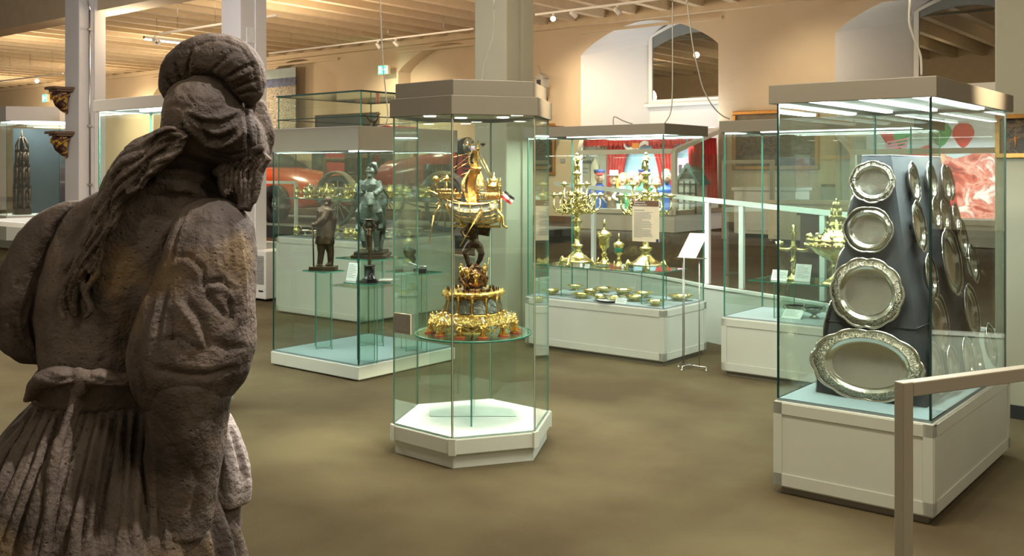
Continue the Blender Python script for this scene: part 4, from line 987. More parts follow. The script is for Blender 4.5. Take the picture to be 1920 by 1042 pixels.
# pyramid faces in world space
def Lw(x, y, z): v = pp0+AX*x+BX*y; return Vector((v.x, v.y, z))
def face_plane(a_, b_, c_):
    n_ = (b_-a_).cross(c_-a_).normalized(); return a_, n_
F0, F1, F2 = Lw(*B4[0], ZP), Lw(*B4[1], ZP), Lw(*T4[1], zt_)
R0, R1, R2 = Lw(*B4[1], ZP), Lw(*B4[2], ZP), Lw(*T4[1], zt_)
L0, L1, L2 = Lw(*B4[0], ZP), Lw(*B4[3], ZP), Lw(*T4[0], zt_)
def hitplane(px, py, P, n_):
    o = Vector((0, 0, EYE)); r = Vector(((px-960)/F, 1, -(py-HY)/F)); t = (P-o).dot(n_)/r.dot(n_); return o+r*t
def plate_geo(name, rx, ry, label, loc, n_, kind='relief', group=None, lob=8):
    """dish with its axis along n_; well, rim and scalloped edge"""
    X = Vector((0, 0, 1)).cross(n_).normalized(); Yv = n_.cross(X)
    R = Matrix((X, Yv, n_)).transposed().to_4x4()
    t = thing(name, label, 'plate', loc, 0, group); t.rotation_euler = R.to_euler()
    N = 96
    def ring(k, z, sc=0):
        out = []
        for i in range(N):
            a = 2*PI*i/N; w_ = 1+sc*(abs(math.cos(lob*a/2))**.6-.7)
            out.append((rx*k*w_*math.cos(a), ry*k*w_*math.sin(a), z))
        return out
    dp = .018
    b = MB()
    b.loft([ring(.0005, .002), ring(.60, .002), ring(.64, .004), ring(.70, .010), ring(.735, dp), ring(.75, dp+.001)], cap=False)
    b.loft([ring(.93, dp+.004, .05), ring(.965, dp+.008, .055), ring(1.0, dp+.006, .06), ring(.99, dp+.001, .06), ring(.75, dp-.006), ring(.64, .0-.002), ring(.0005, -.003)], cap=False)
    b.build('well', 'silver', t)
    b = MB(); b.loft([ring(.75, dp+.001), ring(.765, dp+.004), ring(.775, dp+.001), ring(.93, dp+.003, .05), ring(.93, dp+.001, .05), ring(.75, dp-.004)], cap=False); 
    b.build('rim', M['silver_relief'] if kind == 'relief' else 'silver', t)
    return t
def relief():
    m = pmat('chased_silver', (.62, .58, .47), .26, metal=1); nt = m.node_tree; bs = nt.nodes['Principled BSDF']
    tc = nt.nodes.new('ShaderNodeTexCoord'); v = nt.nodes.new('ShaderNodeTexVoronoi'); v.feature = 'SMOOTH_F1'; v.inputs['Scale'].default_value = 150
    n2 = nt.nodes.new('ShaderNodeTexNoise'); n2.inputs['Scale'].default_value = 110; n2.inputs['Distortion'].default_value = 2.5
    nt.links.new(tc.outputs['Object'], v.inputs['Vector']); nt.links.new(tc.outputs['Object'], n2.inputs['Vector'])
    ad = nt.nodes.new('ShaderNodeMath'); ad.operation = 'ADD'; nt.links.new(v.outputs['Distance'], ad.inputs[0]); nt.links.new(n2.outputs[0], ad.inputs[1])
    bp = nt.nodes.new('ShaderNodeBump'); bp.inputs['Strength'].default_value = 1; bp.inputs['Distance'].default_value = .004
    nt.links.new(ad.outputs[0], bp.inputs['Height']); nt.links.new(bp.outputs[0], bs.inputs['Normal'])
    r = nt.nodes.new('ShaderNodeValToRGB'); r.color_ramp.elements[0].position = .62; r.color_ramp.elements[0].color = (.14, .125, .09, 1); r.color_ramp.elements[1].position = 1.0; r.color_ramp.elements[1].color = (.72, .68, .56, 1)
    nt.links.new(ad.outputs[0], r.inputs[0]); nt.links.new(r.outputs[0], bs.inputs['Base Color'])
    return m
M['silver_relief'] = relief()
P, n_ = face_plane(F0, F1, F2)
if n_.dot(-BX) < 0: n_ = -n_
for px, py, hw, hh, l, kd, lob in ((1639, 342, 41, 39, 'round silver plate with chased rim, topmost on the front of the pyramid', 'relief', 8), (1631, 431, 45, 43, 'round silver plate with plain polished rim, second from the top on the pyramid front', 'plain', 6),
                              (1628, 549, 66, 65, 'large round silver dish with chased scalloped rim above the oval platter', 'relief', 10), (1627, 684, 101, 66, 'big oval silver platter with chased rim at the foot of the pyramid front', 'relief', 10)):
    c = hitplane(px, py, P, n_); k = c.y/F
    plate_geo('silver_platter' if hw > 90 else 'silver_plate', hw*k*1.055, hh*k*1.02, l, c+n_*.008, n_, kd, 'silver plates on the pyramid front', lob)
P, n_ = face_plane(R0, R1, R2)
if n_.dot(AX) < 0: n_ = -n_
SP = [(1704, 343, 40), (1733, 342, 38), (1756, 345, 36), (1771, 345, 34), (1709, 426, 50), (1737, 402, 32), (1762, 407, 34), (1779, 410, 30), (1766, 491, 66), (1795, 447, 40), (1811, 495, 38), (1727, 519, 44), (1752, 603, 58), (1808, 583, 52), (1841, 647, 42), (1745, 690, 50), (1772, 690, 44), (1797, 675, 46), (1822, 668, 40)]
names = ['first in the top row of the pyramid side', 'second in the top row of the pyramid side', 'third in the top row of the pyramid side', 'last in the top row of the pyramid side', 'long one under the first of the top row', 'small one in the second row of the pyramid side', 'in the second row under the third plate', 'last in the second row of the pyramid side', 'tall broad oval in the middle of the pyramid side', 'right of the tall middle oval, upper', 'right of the tall middle oval, lower', 'left of the tall middle oval near the corner', 'large oval low near the front corner', 'large oval right of the low corner one', 'lowest at the far right end of the side', 'first in the bottom row of the side', 'second in the bottom row of the side', 'third in the bottom row of the side', 'fourth in the bottom row of the side']
for i, ((px, py, hh), l) in enumerate(zip(SP, names)):
    c = hitplane(px, py, P, n_); k = c.y/F; ry = hh*k*.97; rx = ry*(.80 if i not in (8, 12, 13) else .92)
    off = .010+.012*(i % 3)
    rel = ab2((c.x-p0[0], c.y-p0[1]))
    if rel[0]+.03 > -.03: continue
    plate_geo('silver_dish', rx, ry, 'silver dish seen edge-on, '+l, c+n_*off, n_, 'plain', 'silver dishes on the pyramid side', 8)
P, n_ = face_plane(L0, L1, L2)
if n_.dot(-AX) < 0: n_ = -n_
for px, py, hh, l in ((1592, 398, 34, 'upper'), (1572, 512, 46, 'middle'), (1556, 610, 52, 'lower'), (1540, 705, 34, 'lowest')):
    c = hitplane(px, py, P, n_) if False else Lw(*(Vector(B4[0]).lerp(Vector(T4[0]), max(0, min(1, ((EYE-(py-HY)/F*5.2)-ZP)/H_)))+Vector((0, .12))), EYE-(py-HY)/F*5.25)
    k = c.y/F; plate_geo('silver_dish', hh*k*.7, hh*k, 'silver dish seen from behind its edge on the left side of the pyramid, '+l, c+n_*.012, n_, 'plain', 'silver dishes on the pyramid left side', 8)
# ============================================================ FAR SHELF CASE CONTENTS
fc = case_far.location
for zz, l in ((1.34, 'lower'), (1.9, 'upper')):
    b = MB(); b.mat(1).box(-1.38, -.06, .08, 1.42, -.005, .005); b.bm.faces.ensure_lookup_table()
    for f in (b.bm.faces[0], b.bm.faces[1]): f.material_index = 0
    o = b.build('glass_shelf', ['glass_clear', 'glass_edge'], loc=(fc.x, fc.y, zz), rotz=ROT); tag(o, l+' full-width glass shelf inside the tall case behind the bronzes', 'glass shelf')
protos = []
def tableware(kind):
    t = thing(['gilt_beaker', 'gilt_dish', 'gilt_tazza', 'gilt_jug'][kind], 'x', ['beaker', 'dish', 'tazza', 'jug'][kind], (0, 0, -5), 0)
    b = MB()
    if kind == 0: b.lathe([(.03, 0), (.032, .01), (.022, .02), (.03, .05), (.038, .10), (.034, .10), (.02, .03)], n=12); b.build('cup_body', 'brass', t); b = MB(); b.ball((0, 0, .115), .015, 8, 6); b.build('lid_knob', 'brass', t)
    if kind == 1: b.lathe([(.04, 0), (.05, .006), (.09, .018), (.094, .022), (.05, .012), (.004, .009)], n=16); b.build('dish_body', 'brass', t); b = MB(); b.ball((0, 0, .014), .016, 8, 6); b.build('boss', 'silver', t)
    if kind == 2: b.lathe([(.035, 0), (.03, .012), (.01, .025), (.012, .06), (.03, .07), (.075, .085), (.078, .09), (.03, .078), (.003, .075)], n=16); b.build('tazza_bowl', 'silver', t); b = MB(); b.lathe([(.04, 0), (.04, .006), (.03, .008)], n=14); b.build('foot', 'brass', t)
    if kind == 3: b.lathe([(.03, 0), (.03, .01), (.022, .02), (.045, .05), (.045, .075), (.02, .10), (.028, .125), (.024, .125)], n=14); b.build('jug_body', 'brass', t); b = MB(); b.tube([(.035, 0, .05), (.075, 0, .07), (.065, 0, .115), (.02, 0, .11)], .005, 6); b.build('handle', 'brass', t)
    return t
protos = [tableware(k) for k in range(4)]; used = set(); random.seed(31)
kn = ['beaker', 'dish', 'tazza', 'jug']; COLW = ['far left', 'left', 'middle left', 'middle right', 'right', 'far right']
for zz, lv in ((1.347, 'on lower shelf'), (.899, 'on white floor')):
    for iy in range(4):
        for ix in range(9):
            k = random.choice([0, 1, 2, 3] if zz > 1 else [1, 1, 2, 3]); x = -1.30+ix*.150+random.uniform(-.02, .02); y = .16+iy*.33+random.uniform(-.04, .04)
            v = fc+AX*x+BX*y; loc = (v.x, v.y, zz)
            lb = 'small gilt %s %s of tall rear case, %s row, %s' % (kn[k], lv, ['front', 'second', 'third', 'back'][iy], ['at the left end', 'second from left', 'third from left', 'just left of centre', 'in the centre', 'just right of centre', 'third from right', 'second from right', 'at the right end'][ix])
            sc = random.uniform(.95, 1.35) if zz > 1 else random.uniform(.7, 1.0)
            g = 'small gilt tableware '+lv
            if k not in used:
                used.add(k); t = protos[k]; t.location = loc; t.rotation_euler.z = random.uniform(0, 6); t['label'] = lb; t['group'] = g; t.scale = (sc,)*3
            else: dup(protos[k], loc, random.uniform(0, 6), lb, g, sc)
q = fc+AX*(-.35)+BX*.5; hs = thing('dark_carving', 'dark curling bronze ornament alone on the upper shelf behind the bronze case hood', 'sculpture', (q.x, q.y, 1.906), .3)
b = MB(); b.tube([(0, 0, 0), (.01, 0, .12), (-.01, 0, .25), (.015, 0, .32)], [.05, .035, .03, .02], 9)
b.tube([(0, 0, .30), (-.05, 0, .35), (-.09, 0, .40), (-.11, 0, .38)], [.018, .014, .010, .006], 7); b.tube([(.01, 0, .30), (.05, 0, .34), (.06, 0, .40), (.10, 0, .41)], [.018, .014, .010, .006], 7); b.tube([(0, 0, .12), (.06, 0, .15), (.09, 0, .13)], [.016, .012, .006], 7)
b.build('ornament', 'bronze', hs, fuse=.01, smooth_it=1)
# ============================================================ RAILINGS
def rail(name, label, pts, posts, mat='whiter', w_=.045, zb=PZ):
    """pts = [(x, y, z)...] of the handrail, posts = plan positions with top heights"""
    t = thing(name, label, 'railing', (0, 0, 0))
    b = MB()
    for p, q in zip(pts, pts[1:]):
        p, q = Vector(p), Vector(q); d = (q-p).normalized(); n_ = Vector((d.y, -d.x, 0)).normalized()*w_/2
        b.slab([p-n_, q-n_, q+n_, p+n_], (0, 0, w_))
    b.build('handrail', mat, t)
    for (x, y, z0, z1) in posts:
        b = MB(); b.xf(Matrix.Translation((x, y, 0)) @ Matrix.Rotation(ROT, 4, 'Z')).box(-w_/2, w_/2, -w_/2, w_/2, z0, z1); b.build('post', mat, t)
    return t
def on_edge(px, off=.15):
    for (a_, b_) in zip(edge, edge[1:]):
        p, q = Vector(a_), Vector(b_); n_ = (q-p).normalized(); n_ = Vector((-n_.y, n_.x)); n_ = n_ if n_.y > 0 else -n_
        p, q = p-n_*0+n_*off*.0, q
        ta, tb = p.x/p.y, q.x/q.y; tx = (px-960)/F
        if min(ta, tb) <= tx <= max(ta, tb):
            den = (q.x-p.x)-tx*(q.y-p.y); s = (tx*p.y-p.x)/den if abs(den) > 1e-6 else 0
            r = p.lerp(q, s)*(1+off/p.y); return r
def ptz(px, z): r = on_edge(px); return (r.x, r.y, z)
zf = lambda px: EYE-(345+(px-1085)*.105-HY)/F*on_edge(px).y
pts = [ptz(px, zf(px)-.045) for px in (1040, 1130, 1200, 1270, 1330, 1400, 1470, 1545, 1588, 1620)]
rail('ramp_railing', 'white railing on the curved gallery edge behind the candelabra and lidded bowl cases', pts, [(*ptz(px, 0)[:2], PZ+.012, zf(px)-.05) for px in (1113, 1327, 1391, 1543)])
L1_ = on_edge(520); pts = [(on_edge(px).x, on_edge(px).y, 1.46) for px in (430, 485, 555)]
rail('railing', 'short white railing between the stone profile and the bronze case', pts, [(*on_edge(px)[:2], PZ+.012, 1.46) for px in (446, 486, 555)])
pts = [(on_edge(px).x, on_edge(px).y, 1.50) for px in (98, 112)]
rail('railing', 'white railing end left of the column with the gilded brackets', [(-8.2, 19.2, 1.52), (-7.2, 18.4, 1.52)], [(-8.2, 19.2, PZ+.012, 1.52), (-7.2, 18.4, PZ+.012, 1.52)])
# foreground barrier
fb = thing('barrier_rail', 'beige square-tube barrier with one post standing in front of the silver plate case', 'railing', (1.215, 3.06, 0), 0)
b = MB(); R_ = Matrix.Rotation(math.radians(24), 4, 'Z')
b.xf(R_).box(-.020, .020, -.020, .020, .012, 1.0); b.build('post', 'cream_paint', fb, bevel=.003)
b = MB(); b.xf(R_).box(-.07, .07, -.07, .07, 0, .012); b.build('foot_plate', 'cream_paint', fb)
b = MB(); m = Matrix.Rotation(math.radians(26), 4, 'Z'); b.xf(m).box(.0195, 1.9, -.022, .022, .955, .999); b.build('rail', 'cream_paint', fb, bevel=.003)
b = MB(); b.xf(m).box(1.88, 1.93, -.024, .024, .0, .954); b.build('post', 'cream_paint', fb, bevel=.003)
# ============================================================ LIGHT TRACKS, SPOTS, CABLES
def on_b(px, B, z):
    tx = (px-960)/F; d = B/(BX.x*tx+BX.y); return Vector((tx*d, d, z))
def track(label, pa, pb, B, z, hang=.35, zc=4.98, n=4):
    a_, b_ = on_b(pa, B, z), on_b(pb, B, z); t = thing('light_track', label, 'light track', (a_.x, a_.y, z), ROT); L = (b_-a_).length
    b = MB(); b.box(0, L, -.02, .02, 0, .035); b.build('rail', 'whiter', t)
    for i in range(n):
        b = MB(); x = L*(i+.5)/n; b.cyl((x, 0, .035), (x, 0, zc-z), .004, n=6); b.build('wire', 'steel', t)
    return t
track('long white light track along the far wall', 505, 888, 15.2, 4.55)
track('white light track above the puppet theatre', 1004, 1240, 14.9, 4.62, n=3)
track('white light track between the left columns', 300, 520, 9.6, 4.05, n=3)
track('light track at the upper left behind the bracket column', 0, 118, 13.2, 4.3, n=3)
def spot(label, px, B, z, lit, tgt, r=.05, drop=.04):
    p = on_b(px, B, z-drop); t = thing('spotlight', label, 'spotlight', p)
    b = MB(); b.cyl((0, 0, -.02), (0, 0, drop), .012, n=8); b.box(-.02, .02, -.045, .045, drop-.03, drop); b.build('bracket', 'whiter', t)
    d = (Vector(tgt)-p).normalized(); rot = d.to_track_quat('Z', 'Y').to_matrix().to_4x4(); m = Matrix.Translation((0, 0, -.06)) @ rot
    b = MB(); b.xf(m).lathe([(r*.6, -.07), (r*.75, -.05), (r*.8, .03), (r, .075), (r*.9, .075), (r*.6, .04)], n=18); b.build('lamp_head', 'whiter', t)
    b = MB(); b.xf(m).lathe([(r*.02, .045), (r*.80, .050), (r*.80, .056), (.001, .058)], n=18); b.build('bulb', M['halogen'] if lit else 'chrome', t)
    return t
near = Vector((0, 4, 1))
spot('lit spotlight glaring above the arched niche at the left end of its track', 1037, 14.9, 4.62, True, (0, 0, 1.6), .06)
spot('unlit spotlight head just right of the glaring spotlight', 1075, 14.9, 4.62, False, (4, 20, 3), .055, .0)
spot('unlit spotlight hanging above the crown of the arched niche', 1157, 14.9, 4.62, False, (5, 20, 2.5), .055)
spot('twin spotlight, left head, hanging left of the exit sign cable end', 709, 15.2, 4.55, True, (-2.0, 23, 3), .05)
spot('twin spotlight, right head, next to the column', 742, 15.2, 4.55, True, (-1.0, 22, 3), .05)
spot('spotlight near the top edge above the exit sign', 690, 9.6, 4.32, True, (-1, 9, 1), .055)
spot('unlit chrome spotlight on the left track beside the long tube lamp', 292, 9.6, 4.05, False, (-2, 14, 1), .06)
spot('small lit warm spotlight at the far left under the joists', 69, 13.2, 4.3, True, (-5, 12, 1.6), .07)
# fluorescent batten
p = on_b(340, 12.4, 4.5); t = thing('tube_lamp', 'lit white tube lamp under the joists above the stone turban', 'ceiling lamp', p, ROT)
b = MB(); b.box(-.04, .04, -.9, .9, 0, .05); b.build('housing', 'whiter', t)
b = MB(); b.box(-.02, .02, -.88, .88, -.03, 0); b.build('tube', M['tube'], t)
for s in (-.6, .6):
    b = MB(); b.cyl((0, s, .05), (0, s, .475), .004, n=6); b.build('wire', 'steel', t)
light('tube_lamp_light', 'AREA', (p.x, p.y, p.z-.05), 45, COOL, .08, 1.7, rotz=ROT)
def cable(label, pts, r=.0055, mat='p_stone'):
    P_ = [Vector(p) for p in pts]; out = []; P_ = [P_[0], Vector((P_[1].x, P_[1].y, min(P_[0].z-.05, P_[1].z+.12)))]+P_[1:] if P_[0].z > 4.9 else P_
    for i in range(len(P_)-1):
        p0_, p1, p2, p3 = P_[max(i-1, 0)], P_[i], P_[i+1], P_[min(i+2, len(P_)-1)]
        for k in range(6):
            t = k/6; out.append(.5*((2*p1)+(-p0_+p2)*t+(2*p0_-5*p1+4*p2-p3)*t*t+(-p0_+3*p1-3*p2+p3)*t**3))
    out.append(P_[-1]); b = MB(); b.tube(out, r, 6); o = b.build('cable', mat); tag(o, label, 'cable'); return o
def cpx(d, *q): return [pix(px, py, d) for px, py in q]
def up(p, z): return Vector((p.x, p.y, z))
d = 8.2; q = cpx(d, (713, -2), (715, 60), (719, 130), (724, 180), (727, 215), (722, 233), (707, 237)); cable('cable dropping past the exit sign onto the bronze case hood', [up(q[0], 4.98)]+q)
d = 6.1; q = cpx(d, (926, -2), (925, 60), (918, 90), (907, 125), (902, 151)); q[-1].z = 2.162; cable('cable dropping in front of the olive column onto the hexagonal hood', [up(q[0], 4.98)]+q, .005)
d = 8.6; q = cpx(d, (1261, -2), (1261, 60), (1261, 140), (1260, 190), (1256, 215), (1246, 231)); cable('straight cable dropping onto the candelabra case hood', [up(q[0], 4.98)]+q)
d = 8.2; q = cpx(d, (1288, -2), (1293, 40), (1300, 90), (1309, 130), (1318, 165), (1335, 197), (1352, 215), (1368, 223)); cable('slack cable curving right onto the hood of the back case', [up(q[0], 4.98)]+q)
d = 5.0; q = cpx(d, (1706, -2), (1705, 40), (1712, 68), (1722, 92), (1727, 110), (1728, 142)); cable('cable dropping onto the silver plate case hood', [up(q[0], 4.98)]+q, .006)
d = 8.8; q = cpx(d, (1150, 236), (1150, 222), (1154, 219), (1170, 227), (1186, 232)); cable('short looped cable with plug on top of the candelabra case', q, .006)
# ============================================================ EXIT SIGNS
M['exit'] = ematerial('exit_sign_green', (.05, .75, .38), 1.6); M['exitw'] = ematerial('exit_sign_white', (.75, 1, .9), 2.2)
def exit_sign(label, p, w_=.34, h_=.22, rz=ROT, cat='exit sign'):
    t = thing('exit_sign', label, cat, p, rz)
    b = MB(); b.box(-w_/2, w_/2+.08, 0, .10, -h_/2, h_/2); b.build('housing', 'p_cream', t, bevel=.004)
    b = MB(); b.box(-w_/2, w_/2, -.006, 0, -h_/2, h_/2); b.build('lit_face', M['exit'], t)
    b = MB()   # running figure, arrow and door
    def P2(poly): b.slab([(x*w_, -.0075, z*h_) for x, z in poly], (0, .0012, 0))
    P2([(-.38, -.38), (-.05, -.38), (-.05, .38), (-.38, .38)])
    P2([(.08, -.06), (.26, -.06), (.26, -.2), (.42, .02), (.26, .24), (.26, .1), (.08, .1)]); b.build('pictogram', M['exitw'], t)
    b = MB()
    def P3(poly): b.slab([(x*w_, -.009, z*h_) for x, z in poly], (0, .0012, 0))
    P3([(-.22, .18), (-.16, .22), (-.14, .30), (-.20, .32), (-.24, .27)]); P3([(-.30, .14), (-.18, .16), (-.15, -.04), (-.08, -.20), (-.13, -.24), (-.21, -.08), (-.27, -.28), (-.33, -.26), (-.25, .0)]); b.build('running_figure', M['exit'], t)
    return t
ex = on_b(716, DW-.35, 0); exit_sign('lit green exit sign above the blue picture', (ex.x, ex.y, EYE-(131-HY)/F*ex.y), .27, .22)
ex = on_b(83, DW-.35, 0); exit_sign('small lit green exit sign left of the upper gilded bracket', (ex.x, ex.y, EYE-(184-HY)/F*ex.y), .30, .28)
light('exit_glow', 'POINT', tuple(on_b(716, DW-.55, 4.1)), 4, (.5, 1, .7), .1)
# ============================================================ WALL PICTURES
def ramp_mat(name, stops, scale, axis_mix=None, dist=1.5, rough=.5, detail=8):
    m = newmat(name); nt = m.node_tree; b = nt.nodes['Principled BSDF']; b.inputs['Roughness'].default_value = rough
    tc = nt.nodes.new('ShaderNodeTexCoord'); mp = nt.nodes.new('ShaderNodeMapping'); mp.inputs['Scale'].default_value = scale
    n = nt.nodes.new('ShaderNodeTexNoise'); n.inputs['Scale'].default_value = 1; n.inputs['Detail'].default_value = detail; n.inputs['Distortion'].default_value = dist
    nt.links.new(tc.outputs['Object'], mp.inputs[0]); nt.links.new(mp.outputs[0], n.inputs[0]); r = nt.nodes.new('ShaderNodeValToRGB'); e = r.color_ramp.elements
    e[0].position, e[0].color = stops[0][0], (*stops[0][1], 1); e[1].position, e[1].color = stops[-1][0], (*stops[-1][1], 1)
    for s, c in stops[1:-1]: x = e.new(s); x.color = (*c, 1)
    nt.links.new(n.outputs[0], r.inputs[0]); nt.links.new(r.outputs[0], b.inputs['Base Color']); return m
M['oil_crowd'] = ramp_mat('oil_painting_crowd', [(.30, (.015, .01, .006)), (.48, (.04, .025, .012)), (.55, (.15, .08, .02)), (.62, (.035, .025, .015)), (.74, (.30, .20, .07))], (9, 1, 14))
M['oil_sky'] = ramp_mat('oil_painting_sky', [(.3, (.10, .09, .06)), (.7, (.20, .16, .09))], (3, 1, 6))
M['city'] = ramp_mat('aerial_town', [(.35, (.05, .05, .05)), (.45, (.15, .14, .09)), (.52, (.35, .28, .20)), (.58, (.10, .10, .06)), (.68, (.55, .48, .40))], (14, 1, 22), dist=1)
M['hills'] = pmat('aerial_blue_hills', (.06, .08, .15), .5, noise_s=12, noise_a=.5); M['skyp'] = pmat('aerial_pale_sky', (.30, .38, .38), .5, noise_s=3, noise_a=.1)
def wallrect(pa, pb, ya, yb, B=DW, at=None):
    """A range, z range on the wall plane; rows ya (top) yb (bottom) read at column pa or at"""
    p, q = on_b(pa, B, 0), on_b(pb, B, 0); r = on_b(at or pb, B, 0); return ab2(p)[0], ab2(q)[0], EYE-(ya-HY)/F*r.y, EYE-(yb-HY)/F*r.y
def picture(name, label, cat, rect, frame, fw, layers, off=.0, B=DW):
    a0, a1_, zt, zb = rect; c = ab((a0+a1_)/2, B-off); t = thing(name, label, cat, (c.x, c.y, zb), ROT); W_, H = (a1_-a0)/2, zt-zb
    if frame:
        for nm, (x0, x1, z0, z1) in dict(a=(-W_, W_, 0, fw), b=(-W_, W_, H-fw, H), c=(-W_, -W_+fw, fw, H-fw), d=(W_-fw, W_, fw, H-fw)).items():
            b = MB(); b.box(x0, x1, -.06, -.005, z0, z1); b.build('frame_bar', frame, t, bevel=.012)
    first = None
    for i, (x0, x1, z0, z1, mt) in enumerate(layers):
        b = MB(); b.box(-W_+fw+(2*W_-2*fw)*x0, -W_+fw+(2*W_-2*fw)*x1, -.03-.002*i, -.006, fw+(H-2*fw)*z0, fw+(H-2*fw)*z1); b.build('canvas' if i == 0 else 'picture_area', mt, t)
    return t
M['gilt_frame'] = pmat('gilt_frame', (.45, .22, .05), .35, metal=.6, noise_s=20, noise_a=.2)
picture('framed_painting', 'wide old painting of a crowd in a gilt frame on the wall between the niches', 'painting', wallrect(1375, 1537, 206, 318, at=1455), 'gilt_frame', .075, [(0, 1, 0, 1, 'oil_crowd'), (0, 1, .72, 1, 'oil_sky')])
picture('city_photograph', 'tall aerial town photograph on the wall right of the white column', 'photograph', wallrect(455, 556, 126, 240, at=556), None, 0, [(0, 1, 0, 1, 'city'), (0, 1, .70, .84, 'hills'), (0, 1, .84, 1, 'skyp')])
picture('blue_picture', 'wide dark blue picture in a thin brown frame below the exit sign', 'picture', wallrect(593, 712, 213, 262, at=650), 'p_brown', .03, [(0, 1, 0, 1, 'navy')])
picture('framed_painting', 'dark portrait painting beside the left edge of the candelabra case', 'painting', wallrect(996, 1042, 232, 328, at=1020), 'gilt_frame', .06, [(0, 1, 0, 1, 'oil_crowd')])
picture('wall_plaque', 'small grey plaque right of the dark portrait painting', 'plaque', wallrect(1051, 1060, 297, 304, at=1055), None, 0, [(0, 1, 0, 1, 'p_grey')])
picture('graphic_panel', 'dark red and black graphic panel behind the red car', 'panel', wallrect(586, 740, 268, 335, at=660), None, 0, [(0, 1, 0, 1, 'dark'), (.18, .42, .1, .95, 'p_red'), (.55, .7, 0, 1, 'p_brown')])
picture('graphic_panel', 'mottled dark photograph panel above the bonnet of the red car', 'panel', wallrect(470, 556, 276, 330, at=540), None, 0, [(0, 1, 0, 1, 'city')])
# reflection of a painting, built as a framed panel on the near olive column
q = colA.location; pn = thing('framed_painting', 'small dark gold-framed panel standing for a reflected painting on the broad olive column', 'painting', (q.x, q.y, 1.745), ROT)
for (x0, x1, z0, z1) in ((-.24, .0, 0, .028), (-.24, .0, .262, .29), (-.24, -.212, .028, .262), (-.028, .0, .028, .262)):
    b = MB(); b.box(x0, x1, -.285, -.251, z0, z1); b.build('frame_bar', 'gilt_frame', pn)
b = MB(); b.box(-.212, -.028, -.262, -.251, .028, .262); b.build('canvas', 'oil_crowd', pn)
b = MB(); b.tube([(-.12, -.266, .06), (-.118, -.266, .11), (-.122, -.266, .14)], [.006, .012, .008], 7, .3); b.tube([(-.15, -.265, .12), (-.12, -.265, .125), (-.095, -.265, .14)], .004, 6, .4); b.build('painted_figure', 'p_orange', pn)
# ============================================================ PUPPET THEATRE CASE (lean-to of white timber and glass)
def lean_to(label, FL, FR, BL, BR, z0, zsill, zf_, zb_, mat='whiter', side_l=True, side_r=True):
    t = thing('glazed_stage', label, 'display case', (FL.x, FL.y, z0)); o = Vector((FL.x, FL.y, 0)); P = [Vector((p.x, p.y, 0))-o for p in (FL, FR, BR, BL)]
    b = MB(); b.prism([(p.x, p.y) for p in P], 0, zsill-z0); b.build('base_cabinet', mat, t)
    w_ = .085
    def bar(p, q, w=w_, nm='frame_bar', m=mat):
        b = MB(); p, q = Vector(p), Vector(q); d = (q-p).normalized(); up_ = Vector((0, 0, 1)) if abs(d.z) < .8 else AX
        x = d.cross(up_).normalized()*w/2; y = d.cross(x).normalized()*w/2
        b.loft([[p-x-y, p+x-y, p+x+y, p-x+y], [q-x-y, q+x-y, q+x+y, q-x+y]], smooth=False); b.build(nm, m, t)
    Z = lambda p, z: (p.x, p.y, z-z0)
    bar(Z(P[0], zf_), Z(P[1], zf_)); bar(Z(P[0], zsill+.04), Z(P[1], zsill+.04))
    for i in (0, 1): bar(Z(P[i], zsill), Z(P[i], zf_)); bar(Z(P[i], zf_), Z(P[3 if i == 0 else 2], zb_)); bar(Z(P[3 if i == 0 else 2], zsill), Z(P[3 if i == 0 else 2], zb_), m='cream_paint'); bar(Z(P[i], zsill+.04), Z(P[3 if i == 0 else 2], zsill+.04), m='cream_paint')
    bar(Z(P[3], zb_), Z(P[2], zb_))
    b = MB(); pane(b, P[0][:2], P[1][:2], zsill+.08-z0, zf_-.04-z0, .006); b.build('glass_pane', ['glass', 'glass_edge'], t)
    b = MB(); pane(b, P[1][:2], P[2][:2], zsill+.08-z0, zf_-.04-z0, .006); b.build('glass_pane', ['glass', 'glass_edge'], t)
    return t
BRp = on_b(1356, DW-.08, 0); FRp = BRp-BX*1.95
FLp = FRp-AX*2.12; BLp = on_b(1093, DW-.08, 0)
lean_to('white glazed puppet theatre in the arched niche', FLp, FRp, BLp, BRp, PZ, .86, 2.03, 2.50)
light('puppet_stage_lamp', 'AREA', tuple((FLp+FRp)/2+BX*.6+Vector((0, 0, 2.15))), 120, (.92, .97, 1), 2.0, .5, rotz=ROT)
light('niche_lamp', 'AREA', tuple((FLp+FRp)/2+BX*1.7+Vector((0, 0, 2.62))), 17, (.92, .97, 1), 1.8, .3, target=tuple((FLp+FRp)/2+BX*2.6+Vector((0, 0, 4.4))))
# painted backdrop
bd0 = on_b(1089, DW-.3, 0)
bd = thing('stage_backdrop', 'painted blue stage backdrop framed by red curtains in the puppet theatre', 'backdrop', (bd0.x, bd0.y, .87), ROT)
def XP(px, off=0): return ab2(on_b(px, DW-.3-off, 0))[0]-ab2(bd0)[0]
def ZP_(py, px=1180, off=0): return EYE-(py-HY)/F*on_b(px, DW-.3-off, 0).y-.87
b = MB(); b.box(XP(1136), XP(1330), .0, .02, 0, ZP_(257)); b.build('sky_cloth', 'p_sky', bd)
b = MB(); b.box(XP(1087), XP(1113), -.04, -.02, 0, ZP_(297)); b.build('notice_board', 'p_stone', bd)
b = MB(); b.box(XP(1089), XP(1111), -.046, -.04, ZP_(306), ZP_(300)); b.box(XP(1089), XP(1106), -.046, -.04, ZP_(316), ZP_(315)); b.box(XP(1089), XP(1104), -.046, -.04, ZP_(324), ZP_(323)); b.build('printed_lines', 'ink', bd)
b = MB(); b.box(XP(1129), XP(1142), -.10, -.03, 0, ZP_(278))
for i in range(3): b.box(XP(1128.5+i*5), XP(1132+i*5), -.11, -.03, ZP_(278), ZP_(272))
b.build('tower_flat', 'p_stone', bd)
